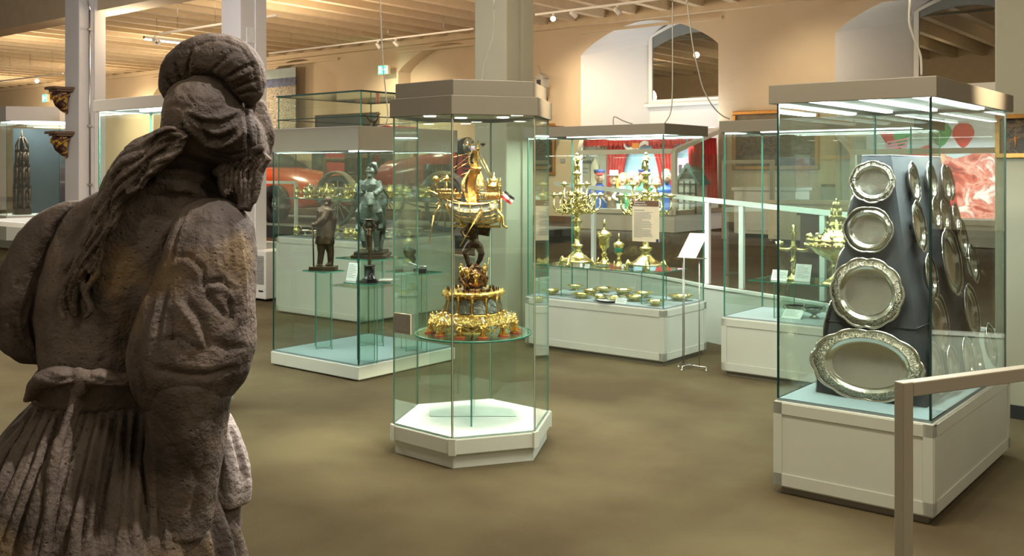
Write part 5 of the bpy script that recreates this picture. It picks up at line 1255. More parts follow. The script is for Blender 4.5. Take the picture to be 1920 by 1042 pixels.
b = MB(); b.box(XP(1112), XP(1126), -.08, -.03, 0, ZP_(310)); b.slab([(XP(1112), -.08, ZP_(310)), (XP(1126), -.08, ZP_(310)), (XP(1119), -.08, ZP_(296))], (0, .04, 0)); b.build('house_flat', 'p_cream', bd)
def curtain(pa, pb, ta, tb, nm='curtain'):
    b = MB(); N = 48; rows = []; z1 = ZP_(262)
    for j in range(9):
        t = j/8; r_ = []
        for i in range(N+1):
            u_ = i/N; a_ = XP(pa)+(XP(pb)-XP(pa))*u_; c_ = XP(ta)+(XP(tb)-XP(ta))*u_; k = t**2.0; x = a_*(1-k)+c_*k
            r_.append((x, -.12+.03*math.sin(u_*40+j*.35), t*z1))
        rows.append(r_)
    back = [[(p[0], p[1]+.02, p[2]) for p in r] for r in rows]
    for R2, flip in ((rows, 0), (back, 1)):
        V = [[b.v(p) for p in r] for r in R2]
        for j in range(8):
            for i in range(N):
                q = [V[j][i], V[j][i+1], V[j+1][i+1], V[j+1][i]]; b.f(q[::-1] if flip else q, True)
    b.build(nm, 'p_red', bd)
curtain(1143, 1168, 1143, 1192); curtain(1246, 1268, 1222, 1272)
b = MB(); zp0, zp1, zp2 = ZP_(262), ZP_(271), ZP_(275)
for i in range(22):
    x = XP(1096+i*9); x1 = XP(1096+i*9+8); b.slab([(x, -.18, zp0), (x1, -.18, zp0), (x1, -.18, zp1), ((x+x1)/2, -.18, zp2), (x, -.18, zp1)], (0, .015, 0))
b.box(XP(1094), XP(1300), -.19, -.15, zp0, ZP_(254)); b.build('pelmet', 'p_red', bd)
def ribbon(b, x0, x1, za, zb, h, y=-.24):
    N = 10
    for i in range(N):
        u0, u1 = i/N, (i+1)/N; f_ = lambda u: za+(zb-za)*u-.05*math.sin(PI*u)*(1 if za > zb else -1)
        xa, xb = x0+(x1-x0)*u0, x0+(x1-x0)*u1; b.slab([(xa, y, f_(u0)), (xb, y, f_(u1)), (xb, y, f_(u1)+h), (xa, y, f_(u0)+h)], (0, .008, 0))
rb_ = MB(); rx0, rx1, rx2, rx3 = XP(1181), XP(1198), XP(1209), XP(1227); rz = ZP_(277)
ribbon(rb_, rx0, rx1, rz+.02, rz-.05, .075); ribbon(rb_, rx2, rx3, rz-.02, rz+.03, .075); rb_.slab([(rx1-.02, -.25, rz-.02), ((rx1+rx2)/2, -.25, rz-.13), (rx2+.02, -.25, rz-.02)], (0, .008, 0)); ro = rb_.build('banner_ribbon', 'p_white', bd)
text('SEIT', .065, 'p_blue', ro, (rx0+.02, -.242, rz+.02), (PI/2, math.radians(20), 0)); text('1802', .04, 'ink', ro, ((rx1+rx2)/2-.05, -.252, rz-.055), (PI/2, 0, 0))
b = MB(); b.box(rx1-.01, rx2+.005, -.26, -.245, rz-.02, rz+.09); b.build('banner_crest', 'p_orange', bd)
b = MB(); b.slab([(XP(1225), -.03, ZP_(292)), (XP(1245), -.03, ZP_(297)), (XP(1262), -.03, ZP_(295)), (XP(1262), -.03, ZP_(289))], (0, .01, 0)); b.build('yellow_ribbon', 'p_yellow', bd)
# puppets
def puppet(label, px, pyh, body, hat=None, hair='p_brown', vest=None, sash=False, w_=1.0, beard=False):
    p = on_b(px, DW-1.15, 0); h = EYE-(pyh-HY)/F*p.y; H = h-.875
    t = thing('puppet', label, 'puppet', (p.x, p.y, .875), math.radians(-6)+random.uniform(-.15, .15), 'stage puppets')
    hr = .10
    b = MB(); b.tube([(0, 0, .0), (0, 0, H*.35), (0, 0, H*.58), (0, 0, H*.68), (0, 0, H-.14)], [.13*w_, .15*w_, .16*w_, .08, .05], 14)
    for s in (-1, 1): b.tube([(s*.13*w_, 0, H*.60), (s*.19*w_, -.03, H*.40), (s*.10, -.13, H*.34)], [.05, .045, .035], 8)
    b.build('coat', body, t, fuse=.02, smooth_it=1)
    b = MB(); b.ball((0, 0, H-.06), hr, 16, 12, rz=.125, rx=.095); b.tube([(0, -.09, H-.055), (0, -.135, H-.075)], [.022, .02], 8); b.ball((-.08, 0, H-.06), .025, 8, 6); b.ball((.08, 0, H-.06), .025, 8, 6); b.ball((0, -.07, H-.14), .035, 8, 6); b.build('head', 'skin', t, fuse=.012, smooth_it=1)
    b = MB()
    for s in (-1, 1): b.ball((s*.035, -.088, H-.035), .012, 7, 5)
    b.box(-.03, .03, -.104, -.094, H-.108, H-.10); b.build('eyes_and_mouth', 'p_black', t)
    for s in (-1, 1):
        b = MB(); b.ball((s*.09, -.15, H*.34), .035, 8, 6); b.build('hand', 'skin', t)
    if hair:
        b = MB(); b.ball((0, .03, H-.03), hr*1.06, 12, 8, rz=.125); 
        if hair == 'p_yellow': b.tube([(-.09, .02, H-.03), (-.11, .0, H-.14), (-.10, -.02, H-.24)], .03, 7); b.tube([(.09, .02, H-.03), (.11, .0, H-.14), (.10, -.02, H-.24)], .03, 7)
        b.build('hair', hair, t)
    if beard: b = MB(); b.ball((0, -.07, H-.13), .06, 10, 7, rz=.07); b.build('beard', 'p_brown', t)
    if hat == 'cap': b = MB(); b.mat(0).lathe([(.10, .02), (.11, .05), (.125, .09), (.11, .11), (.01, .12)], (0, 0, H-.02), 18); b.mat(1).lathe([(.104, .02), (.108, .045), (.10, .045)], (0, 0, H-.02), 18); b.slab([(-.08, -.08, H+.0), (.08, -.08, H), (.06, -.15, H-.015), (-.06, -.15, H-.015)], (0, 0, .01)); b.build('peaked_cap', ['p_navy', 'p_red'], t)
    if hat == 'grey': b = MB(); b.lathe([(.15, .03), (.155, .04), (.09, .045), (.09, .13), (.08, .14), (.01, .14)], (0, 0, H-.02), 18); b.build('hat', 'p_grey', t)
    if vest:
        b = MB(); b.tube([(0, -.05, H*.22), (0, -.055, H*.45), (0, -.04, H*.60)], [.150*w_, .160*w_, .11], 12, .95); b.build('vest', vest, t)
        b = MB()
        for k in range(4): b.ball((.0, -.03-.14*w_, H*(.28+.08*k)), .012, 6, 5)
        b.build('button', 'p_white', t)
    if sash: b = MB(); b.tube([(-.14, -.08, H*.58), (0, -.17, H*.40), (.13, -.13, H*.2)], .022, 6, .6); b.build('sash', 'p_white', t)
    return t
puppet('bearded puppet in navy coat, white sash and peaked cap', 1124, 326, 'p_blue', 'cap', None, None, True, 1.15, True)
puppet('puppet in brown coat with a pale grey hat', 1151, 330, 'p_brown', 'grey', None, None)
puppet('blonde plaited puppet in white blouse and dark bodice', 1168, 332, 'p_white', None, 'p_yellow', 'p_black')
puppet('bald puppet in a green coat in the middle of the row', 1184, 326, 'p_green', None, None, 'p_green')
puppet('short puppet in a bright red waistcoat', 1195, 334, 'p_white', None, 'p_brown', 'p_red')
puppet('puppet in black hood behind the right candelabrum', 1208, 325, 'p_green', 'cap', 'p_black', None)
puppet('child puppet with brown hair in mustard waistcoat', 1231, 338, 'p_cream', None, 'p_brown', 'p_yellow')
puppet('brown-bearded puppet in a long bright blue robe', 1250, 325, 'p_blue', None, 'p_brown', None, False, 1.1, True)
M['roof_dark'] = pmat('dark_slate_paint', (.06, .10, .08), .6)
# toy houses in the right end of the theatre
th = on_b(1297, DW-1.15, 0)
mh = thing('model_house', 'grey half-timbered toy house with steep green gable in the right end of the puppet theatre', 'model house', (th.x, th.y, .87), ROT)
b = MB(); b.box(-.22, .22, -.2, .2, 0, .75); b.build('house_body', 'p_stone', mh)
b = MB(); b.slab([(-.30, -.22, .62), (0, -.22, 1.10), (.30, -.22, .62), (.24, -.22, .62), (0, -.22, 1.0), (-.24, -.22, .62)], (0, .44, 0)); b.build('gable_roof', 'roof_dark', mh); mh.scale = (1, 1, .86)
b = MB(); b.slab([(-.2, -.20, .70), (0, -.20, 1.0), (.2, -.20, .70)], (0, .4, 0)); b.build('gable_wall', 'p_black', mh)
b = MB()
for x in (-.2, -.07, .06, .18): b.box(x, x+.03, -.212, -.2, 0, .7)
for z in (.2, .42, .62): b.box(-.22, .22, -.214, -.2, z, z+.03)
b.build('timber_frame', 'p_black', mh)
mt = thing('model_tower', 'pink and grey toy chapel tower with pointed roof above the toy house', 'model tower', (on_b(1300, DW-.55, 0).x, on_b(1300, DW-.55, 0).y, .87), ROT)
b = MB(); b.box(-.30, .25, -.15, .15, 0, 1.05); b.box(-.02, .16, -.09, .09, 1.05, 1.28); b.build('tower_body', 'p_pink', mt)
b = MB(); b.lathe([(.13, 1.28), (.10, 1.34), (.05, 1.42), (.03, 1.55), (.002, 1.66)], (.07, 0, 0), 4); b.build('spire', 'p_stone', mt)
b = MB()
for x in (-.24, -.12, 0, .12): b.box(x, x+.07, -.16, -.15, .75, .92)
b.build('window_row', 'p_black', mt)
cu = thing('side_curtain', 'red side curtain in the right end of the puppet theatre', 'curtain', (BRp.x, BRp.y, .87), ROT)
b = MB(); rows = []
V0 = [b.v((-.06+.02*math.sin(i*1.3), -1.2+i*.028, .2)) for i in range(40)]; V1 = [b.v((-.10+.02*math.sin(i*1.3), -1.2+i*.028, 1.45)) for i in range(40)]
V2 = [b.v((-.09+.02*math.sin(i*1.3), -1.2+i*.028, .2)) for i in range(40)]; V3 = [b.v((-.13+.02*math.sin(i*1.3), -1.2+i*.028, 1.45)) for i in range(40)]
for i in range(39): b.f([V0[i], V0[i+1], V1[i+1], V1[i]], True); b.f([V2[i+1], V2[i], V3[i], V3[i+1]], True)
b.build('curtain_cloth', 'p_red', cu)
# second glazed stage at the right with balloon panel
A2 = on_b(1572, DW-.08, 0); F2a = Vector((5.45, 15.75, 0)); F2b = F2a+AX*3.2; B2b = A2+AX*3.6
lean_to('white glazed stage with balloon picture behind the plate pyramid', F2a, F2b, A2, B2b, PZ, .86, EYE+37/F*F2a.y, EYE+70/F*A2.y)
light('stage_lamp', 'AREA', tuple((F2a+F2b)/2+BX*1.0+Vector((0, 0, 2.2))), 90, (.95, .97, 1), 2.4, .5, rotz=ROT)
M['p_grey2'] = pmat('pale_print', (.55, .62, .66), .5)
M['costume'] = ramp_mat('printed_costumes', [(.34, (.10, .03, .03)), (.44, (.55, .07, .05)), (.52, (.75, .35, .28)), (.58, (.60, .10, .08)), (.68, (.80, .72, .66))], (3.2, 1, 3.0), dist=1.2)
a0 = on_b(1690, DW-.35, 0); bp_ = thing('balloon_picture', 'big colourful picture with green and red balloons in the right glazed stage', 'picture', (a0.x, a0.y, .87), ROT)
b = MB(); b.box(-.6, 2.4, -.02, 0, 0, 1.75); b.build('board', 'p_grey2', bp_)
for x, z, m in ((.0, 1.42, 'p_green'), (.66, 1.40, 'p_green'), (1.02, 1.38, 'p_red'), (-.20, 1.46, 'p_red')):
    b = MB(); b.lathe([(.002, -.20), (.06, -.16), (.15, 0), (.16, .08), (.12, .17), (.06, .21), (.002, .215)], (x, 0, z), 18, sy=.12, sx=1.1); o = b.build('balloon', m, bp_); o.location = (0, -.03, 0)
b = MB(); b.slab([(-.10, -.04, .6), (.35, -.04, .75), (.5, -.04, 1.25), (.1, -.04, 1.1), (-.05, -.04, 1.25)], (0, .02, 0)); b.slab([(.45, -.04, 0), (.95, -.04, 0), (.88, -.04, .7), (.62, -.04, .95), (.42, -.04, .7)], (0, .02, 0)); b.build('red_costume', 'p_red', bp_)
b = MB(); b.slab([(-.55, -.03, 0), (1.9, -.03, 0), (1.9, -.03, .95), (1.3, -.03, 1.12), (.9, -.03, 1.0), (.5, -.03, 1.14), (.1, -.03, .98), (-.55, -.03, 1.05)], (0, .008, 0)); b.build('costume_print', 'costume', bp_)
b = MB(); b.ball((.62, -.03, 1.02), .13, 12, 8, ry=.03); b.build('painted_face', 'skin', bp_)
b = MB()
for i in range(6): b.slab([(-.28+.01*i, -.045, .98+i*.06), (.08+.01*i, -.045, 1.04+i*.06), (.08+.01*i, -.045, 1.07+i*.06), (-.28+.01*i, -.045, 1.01+i*.06)], (0, .02, 0))
b.build('stripes', 'p_pink', bp_)
# white tower model on a wall shelf beside the column
q = on_b(1016, DW-.45, 0); s = q.y/F; mdl = thing('carved_tower_model', 'pale carved tower model with gabled lantern above the right shoulder of the hexagonal hood', 'model tower', (q.x, q.y, EYE-(236-HY)*s), ROT)
def TZ(py): return (236-py)*s
b = MB(); b.lathe([(.24, TZ(218)), (.16, TZ(208)), (.09, TZ(196)), (.08, TZ(170)), (.09, TZ(166))], n=12); b.box(-.09, .09, -.09, .09, 0, TZ(218)); b.build('tower_body', 'p_cream', mdl)
b = MB(); b.lathe([(.10, TZ(194)), (.135, TZ(186)), (.10, TZ(174))], n=10); b.build('dark_gallery', 'p_black', mdl)
b = MB(); b.box(-.11, .11, -.11, .11, TZ(164), TZ(147)); b.slab([(-.15, -.12, TZ(147)), (0, -.12, TZ(137)), (.15, -.12, TZ(147))], (0, .24, 0)); b.build('gabled_lantern', 'p_stone', mdl)
b = MB(); b.box(-.06, .05, -.115, -.11, TZ(163), TZ(150)); b.build('lantern_opening', 'p_black', mdl)
b = MB(); b.tube([(-.02, 0, TZ(138)), (-.10, 0, TZ(122))], .01, 6); b.build('staff', 'p_stone', mdl)
b = MB(); b.box(-.3, .3, -.3, .44, -.06, -.001); sh = b.build('wall_shelf', 'p_brown', loc=mdl.location, rotz=ROT); tag(sh, 'brown wall shelf under the carved tower model', 'shelf')
# ============================================================ VEHICLES ON THE DARK PLINTH
pa, pb2 = on_b(430, 10.55, 0), on_b(885, 10.55, 0); LV = (pb2-pa).length
vp = thing('vehicle_plinth', 'long dark low plinth with pale edge under the old vehicles', 'plinth', (pa.x, pa.y, PZ), ROT)
b = MB(); b.box(-2, LV, 0, 2.6, .0, .20); b.build('plinth_body', 'dark', vp)
b = MB(); b.box(-2.02, LV+.02, -.02, 2.62, .20, .215); b.build('plinth_edge', 'p_grey', vp)
VZ = PZ+.216
def wheel(b_parent, c, r, tw=.05, spokes=12, tyre='tyre_blue', hub='p_stone', vert=True):
    b = MB(); N = 36
    b.loft([[(c[0]+rr_*math.cos(a), c[1]+yy, c[2]+rr_*math.sin(a)) for (rr_, yy) in ((r, -tw/2), (r+.012, 0), (r, tw/2), (r-tw*1.1, tw/2), (r-tw*1.3, 0), (r-tw*1.1, -tw/2))] for a in [2*PI*i/N for i in range(N+1)]], cap=False)
    w_ = b.build('wheel', tyre, b_parent)
    b = MB()
    for i in range(spokes): a = 2*PI*i/spokes; b.tube([(c[0]+.04*math.cos(a), c[1], c[2]+.04*math.sin(a)), (c[0]+(r-tw)*math.cos(a), c[1], c[2]+(r-tw)*math.sin(a))], .012, 5)
    b.cyl((c[0], c[1]-.06, c[2]), (c[0], c[1]+.06, c[2]), .06, n=12); b.build('spokes', hub, w_)
    return w_
vo = on_b(633, 10.95, VZ)
oc = thing('vintage_car', 'old open motor car with crimson bonnet and blue-grey spoked wheels', 'car', vo, ROT)
rW = .46; wb = 2.75
for y in (0, 1.3):
    wheel(oc, (0, y, rW), rW); wheel(oc, (wb, y, rW), rW)
b = MB(); b.box(-.3, wb+.35, .25, 1.05, .48, .58); b.build('chassis', 'p_black', oc)
b = MB()
b.loft([[(x, .65+hw*math.cos(a), z0+(z1-z0)*(.5+.5*math.sin(a))) for a in [2*PI*i/16 for i in range(16)]] for x, hw, z0, z1 in ((.9, .55, .5, 1.25), (1.4, .52, .55, 1.30), (1.9, .42, .6, 1.38), (2.75, .34, .62, 1.36))]); b.build('bonnet', 'red_car', oc)
b = MB()
for i in range(9): b.box(2.05+i*.07, 2.08+i*.07, .20, .26, .8, 1.15)
b.build('louvres', 'p_black', oc)
b = MB(); b.box(2.74, 2.84, .30, 1.0, .60, 1.45); b.build('radiator', 'p_red', oc, bevel=.03)
b = MB()
for i in range(10): b.box(2.845, 2.852, .35, .95, .68+i*.07, .71+i*.07)
b.build('radiator_grille', 'p_black', oc)
b = MB(); b.loft([[(x, .1+.0*a, 0) for a in (0,)] for x in ()]) if False else None
for y in (-.02, 1.28):
    for cx in (0, wb):
        b = MB(); pts = [(cx+(rW+.10)*math.cos(a), y, rW+(rW+.10)*math.sin(a)) for a in [math.radians(170-i*14) for i in range(12)]]; b.tube(pts, .09, 8, .25); b.build('mudguard', 'p_stone' if cx == 0 else 'p_grey', oc)
    b = MB(); b.tube([(.5, y, .42), (1.0, y, .34), (wb-.6, y, .34)], .06, 6, .3); b.build('running_board', 'p_black', oc)
b = MB(); b.box(-.45, .9, .1, 1.2, .55, .95); b.tube([(-.45, .1, .95), (-.5, .1, 1.25), (-.45, 1.2, 1.25), (-.45, 1.2, .95)], .05, 8); b.build('seat_body', 'p_brown', oc, bevel=.05)
b = MB(); b.box(.0, .1, .15, 1.15, .9, 1.3); b.build('seat_back', 'p_black', oc, bevel=.03)
b = MB(); b.tube([(.9, .15, 1.2), (.95, .15, 1.85)], .035, 7); b.tube([(.9, 1.15, 1.2), (.95, 1.15, 1.85)], .035, 7); b.tube([(.95, .15, 1.85), (.95, 1.15, 1.85)], .035, 7); b.build('windscreen_frame', 'red_car', oc)
b = MB(); b.tube([(.75, .4, .9), (.35, .4, 1.25)], .018, 6); N = 24; b.tube([(.33+.18*math.sin(2*PI*i/N)*.5, .4+.2*math.cos(2*PI*i/N), 1.27+.18*math.sin(2*PI*i/N)) for i in range(N+1)], .015, 6); b.build('steering_wheel', 'p_black', oc)
for y in (.1, 1.2):
    b = MB(); b.cyl((2.95, y, 1.45), (3.20, y, 1.45), .13, .16, 18); b.cyl((2.9, y, 1.0), (2.98, y, 1.40), .02, n=6); b.build('headlamp', 'p_black', oc)
    b = MB(); b.cyl((3.20, y, 1.45), (3.215, y, 1.45), .15, n=18); b.build('lamp_glass', 'chrome', oc)
so = on_b(576, 11.0, VZ)
oc.scale = (.88,)*3
sc_ = thing('sports_car', 'low orange-red classic sports car, bonnet pointing right', 'car', so, ROT)
b = MB()
def sec(x, hw, z0, z1, zs): return [(x, .85+hw*cx, z) for cx, z in ((-1, z0), (-1.04, (z0+zs)/2), (-1, zs), (-.8, zs+(z1-zs)*.7), (-.4, z1), (.4, z1), (.8, zs+(z1-zs)*.7), (1, zs), (1.04, (z0+zs)/2), (1, z0))]
b.loft([sec(-4.2, .55, .35, .75, .60), sec(-3.6, .78, .25, .95, .72), sec(-2.6, .84, .22, 1.02, .80), sec(-1.6, .84, .22, .98, .82), sec(-.9, .82, .24, .90, .74), sec(-.35, .74, .28, .74, .60), sec(-.02, .5, .36, .56, .48)]); b.build('body_shell', 'orange_car', sc_)
b = MB(); b.loft([sec(-3.1, .62, .95, 1.0, .98), sec(-2.8, .60, .95, 1.30, 1.2), sec(-2.3, .58, .95, 1.32, 1.2), sec(-1.7, .62, .93, .98, .96)]); b.build('cabin_glass', 'p_black', sc_)
for x in (-3.3, -.85):
    for y in (-.02, 1.60): wheel(sc_, (x, y, .33), .33, .16, 8, 'p_black', 'chrome')
b = MB(); b.box(-.1, .02, .25, 1.45, .36, .44); b.build('bumper', 'chrome', sc_, bevel=.02)
for y in (.25, 1.45):
    b = MB(); b.ball((-.22, y, .60), .09, 12, 8); b.build('headlamp', 'chrome', sc_)
# ============================================================ LEFT SIDE
hb = on_b(60, 12.2, 0); hb = Vector((-8.0, 16.8, 0))
lh = thing('hexagonal_display_case', 'far left hexagonal case with a slender gothic tower before navy panels', 'display case', (hb.x, hb.y, PZ), 0)
def hx(r, ph=.25): return [(r*math.cos(ph+i*PI/3), r*math.sin(ph+i*PI/3)*1.0) for i in range(6)]
R0_ = .80
b = MB(); b.prism(hx(R0_), 0, .40); b.build('plinth', 'whiter', lh)
b = MB(); b.prism(hx(R0_+.01), 1.95, 2.18); b.build('hood', 'column_white', lh)
b = MB(); b.prism(hx(R0_*.8), 1.94, 1.949); b.build('light_panel', M['tube'], lh)
hh_ = hx(R0_-.01)
for i in range(6):
    p, q = Vector(hh_[i]), Vector(hh_[(i+1) % 6]); d = (q-p).normalized()*.006; b = MB(); pane(b, p+d, q-d, .40, 1.95); b.build('glass_pane', ['glass', 'glass_edge'], lh)
for p, q in (((-.55, .10), (.10, .50)), ((.10, .50), (.62, .12))):
    b = MB(); pane(b, p, q, .40, 1.86, .03, 0); b.build('navy_panel', ['navy'], lh)
light('left_case_lamp', 'AREA', (hb.x, hb.y-.1, PZ+1.93), 12, COOL, .8, .5)
gtw = thing('gothic_tower', 'slender dark gothic openwork tower in the far left case', 'sculpture', (hb.x-.22, hb.y-.25, PZ+.401), .2)
b = MB(); b.prism([(.15*math.cos(i*PI/3), .15*math.sin(i*PI/3)) for i in range(6)], 0, .10); b.build('base', 'bronze', gtw)
b = MB()
for lv, (r, z0, z1) in enumerate(((.12, .10, .45), (.105, .45, .80), (.09, .80, 1.05))):
    for i in range(6):
        a = i*PI/3; x, y = r*math.cos(a), r*math.sin(a); b.cyl((x, y, z0), (x, y, z1), .022, n=6); b.tube([(x, y, z1), (x, y, z1+.05), (x, y, z1+.10)], [.028, .014, .001], 6)
        x2, y2 = r*math.cos(a+PI/3), r*math.sin(a+PI/3); b.tube([(x, y, z1-.10), ((x+x2)/2, (y+y2)/2, z1-.01), (x2, y2, z1-.10)], .014, 5); b.tube([(x, y, z0+.02), (x2, y2, z0+.14)], .012, 5); b.tube([(x, y, z0+.14), (x2, y2, z0+.02)], .012, 5)
        b.ball(((x+x2)/2, (y+y2)/2, (z0+z1)/2), .03, 7, 6, rz=.09)
    b.cyl((0, 0, z0), (0, 0, z1), r*.55, n=8)
for i in range(6):
    a = i*PI/3; b.tube([(.09*math.cos(a), .09*math.sin(a), 1.05), (.10*math.cos(a), .10*math.sin(a), 1.16), (.04*math.cos(a), .04*math.sin(a), 1.28), (0, 0, 1.30)], .013, 5)
b.tube([(0, 0, 1.05), (0, 0, 1.3), (0, 0, 1.42)], [.03, .02, .006], 7); b.build('tracery', 'bronze', gtw)
# white framed vitrine with dark stone
vl = thing('framed_vitrine', 'low white-framed glass case at the left edge with a dark stone slab inside', 'display case', (-4.62, 9.75, 0), ROT)
w0, d0, h0, h1 = 1.6, 1.0, .42, 1.13
b = MB(); b.box(-w0, 0, 0, d0, 0, h0); b.build('cabinet_body', 'whiter', vl)
for (x0, x1, y0, y1, z0, z1) in ((-w0, 0, 0, .045, h1-.05, h1), (-w0, 0, d0-.045, d0, h1-.05, h1), (-.045, 0, .045, d0-.045, h1-.05, h1), (-w0, -w0+.045, .045, d0-.045, h1-.05, h1), (-.045, 0, 0, .045, h0, h1-.05), (-w0, -w0+.045, 0, .045, h0, h1-.05), (-.045, 0, d0-.045, d0, h0, h1-.05)):
    b = MB(); b.box(x0, x1, y0, y1, z0, z1); b.build('frame_bar', 'whiter', vl)
for p, q in (((-w0+.05, .02), (-.05, .02)), ((-.02, .05), (-.02, d0-.05))):
    b = MB(); pane(b, p, q, h0, h1-.05, .006); b.build('glass_pane', ['glass', 'glass_edge'], vl)
q = Vector((-4.62, 9.75, 0))+AX*(-.62)+BX*.45; b = MB(); b.slab([(-.35, -.15, 0), (.24, -.15, 0), (.24, -.15, .34), (.02, -.15, .54), (-.2, -.15, .54), (-.35, -.15, .4)], (0, .30, 0)); o = b.build('stone_slab', M['p_stone'], loc=(q.x, q.y, .422), rotz=ROT, bevel=.01); tag(o, 'dark sloping stone block inside the white-framed vitrine', 'stone block')
# case behind the statue
nb2 = Vector((-2.25, 6.62, 0)); case('tall glass case with pale grey hood rising behind the stone braid', nb2[:2], 1.05, .45, .48, 2.09, 2.176, hoodmat='column_white', light_p=40, name='display_case')
# wall heater
hp_ = flo(498, 566); ht = thing('air_heater', 'white box air unit with grey grille standing behind the stone arm', 'air unit', (hp_.x, hp_.y, 0), ROT)
b = MB(); b.box(-.35, 0, 0, .42, .03, .64); b.build('housing', 'whiter', ht, bevel=.012)
b = MB(); b.box(-.31, -.035, -.008, 0, .22, .58); b.build('grille', 'p_stone', ht)
b = MB()
for i in range(14): b.box(-.30, -.045, -.013, -.008, .235+i*.024, .245+i*.024)
b.build('grille_slats', 'p_grey', ht)
b = MB(); b.box(-.14, -.05, -.004, 0, .12, .14); b.build('maker_plate', 'p_black', ht)
for x in (-.30, -.06):
    for y in (.05, .36): b = MB(); b.cyl((x, y, 0), (x, y, .03), .02, n=8); b.build('foot', 'black', ht)
# gilded brackets on column D
def bracket(label, z, seed):
    random.seed(seed); q = colD.location - BX*.205 - AX*.11
    t = thing('gilded_bracket', label, 'wall bracket', (q.x, q.y, z), ROT+PI/2)
    b = MB(); b.prism([(0, -.20), (-.27, -.16), (-.30, 0), (-.27, .16), (0, .20)], .0, .035); b.prism([(0, -.17), (-.22, -.13), (-.25, 0), (-.22, .13), (0, .17)], -.03, .0); b.build('shelf_moulding', 'p_brown', t)
    b = MB(); b.tube([(-.08, 0, -.03), (-.12, 0, -.10), (-.10, 0, -.20), (-.05, 0, -.29), (-.01, 0, -.34)], [.13, .12, .095, .05, .015], 14)
    b.ball((-.21, -.0, -.10), .055, 10, 8)
    for i in range(14): b.tube([(-.1+random.uniform(-.09, .05), random.uniform(-.12, .12), -.05), (-.12+random.uniform(-.08, .05), random.uniform(-.10, .10), -.14), (-.06, random.uniform(-.05, .05), -.25)], [.03, .026, .012], 6)
    b.build('carved_corbel', M['gildwood'], t, fuse=.012, smooth_it=1)
M['gildwood'] = ramp_mat('worn_gilding', [(.38, (.03, .012, .01)), (.50, (.12, .04, .03)), (.55, (.50, .30, .03)), (.72, (.60, .38, .06))], (9, 9, 9), rough=.35)
bracket('upper gilded carved bracket on the left white column', EYE-(168-HY)/F*14.3, 1); bracket('lower gilded carved bracket on the left white column', EYE-(251-HY)/F*14.3, 2)
# small white sign on column C, label plate on the hexagonal case
q = colC.location+AX*.205-BX*.05; b = MB(); b.box(0, .012, -.06, .10, 0, .20); o = b.build('white_notice', 'p_white', loc=(q.x+.001, q.y, EYE-(83-HY)/F*12.9), rotz=ROT); tag(o, 'small white notice on the right side of the column behind the turban', 'notice')
A_, B_ = Vector((*hp[3], 0)), Vector((*hp[4], 0)); dd = (B_-A_).normalized(); nn = Vector((dd.y, -dd.x, 0)); an = math.atan2(dd.y, dd.x)
pz = EYE-(612-HY)/F*5.62; lp = thing('label_plate', 'small brown label plate on the left glass of the hexagonal case', 'label', (HC.x+A_.x+dd.x*.02+nn.x*.008, HC.y+A_.y+dd.y*.02+nn.y*.008, pz-.056), an)
b = MB(); b.box(0, .135, -.006, 0, 0, .112); b.build('plate', 'hood', lp)
b = MB(); b.box(-.003, .138, -.004, .002, .112, .115); b.box(.135, .138, -.004, .002, -.0, .112); b.build('plate_edge', 'p_cream', lp)
b = MB()
for i in range(10): b.box(.014, .014+random.uniform(.06, .10), -.0066, -.006, .098-i*.0088, .1005-i*.0088)
o = b.build('printed_lines', 'inkgrey', lp); o['kind'] = 'stuff'
# gallery furniture on the raised floor seen between the right cases
def gal(label, px, B, w_, d_, h, name='gallery_cabinet', glass=True, mat='whiter'):
    q = on_b(px, B, PZ); t = thing(name, label, 'cabinet', q, ROT)
    b = MB(); b.box(0, w_, 0, d_, .06, h); b.build('cabinet_body', mat, t, bevel=.01); b = MB(); b.box(.05, w_-.05, .05, d_-.05, 0, .06); b.build('plinth', 'p_black', t)
    b = MB(); b.box(-.03, w_+.03, -.03, d_+.03, h, h+.05); b.build('top', mat, t)
    for i in range(2):
        b = MB(); b.box(w_*(.05+.48*i), w_*(.47+.48*i), -.012, 0, .12, h-.06); b.build('door', mat, t)
    if glass:
        for p, q_ in (((0, 0), (w_, 0)), ((w_, 0), (w_, d_))):
            b = MB(); pane(b, p, q_, h+.05, h+.60, .006); b.build('glass_pane', ['glass', 'glass_edge'], t)
    return t
gal('white gallery cabinet directly behind the left glass of the back case', 1376, 15.6, 1.1, .6, .80)
gal('long cream gallery cabinet with glass top seen behind the beaded candlestick', 1440, 14.6, 1.9, .7, .62, mat='p_cream')
gal('low dark gallery chest further right behind the lidded centrepiece', 1500, 12.4, 1.1, .6, .55, 'gallery_chest', False, 'p_brown')
q = on_b(1353, 15.0, PZ); fs = thing('frame_stand', 'beige portal-shaped frame stand on the raised floor behind the back case', 'frame stand', q, ROT)
for (x0, x1, z0, z1) in ((0, .06, 0, 1.25), (.85, .91, 0, 1.25), (0, .91, 1.25, 1.31)):
    b = MB(); b.box(x0, x1, 0, .06, z0, z1); b.build('bar', 'cream_paint', fs)
q = on_b(1510, DW-.05, 0); picture('info_board', 'grey information board on the wall below the wide painting', 'sign', wallrect(1541, 1579, 345, 392, at=1560), None, 0, [(0, 1, 0, 1, 'p_grey'), (0, 1, .88, 1, 'p_black')])
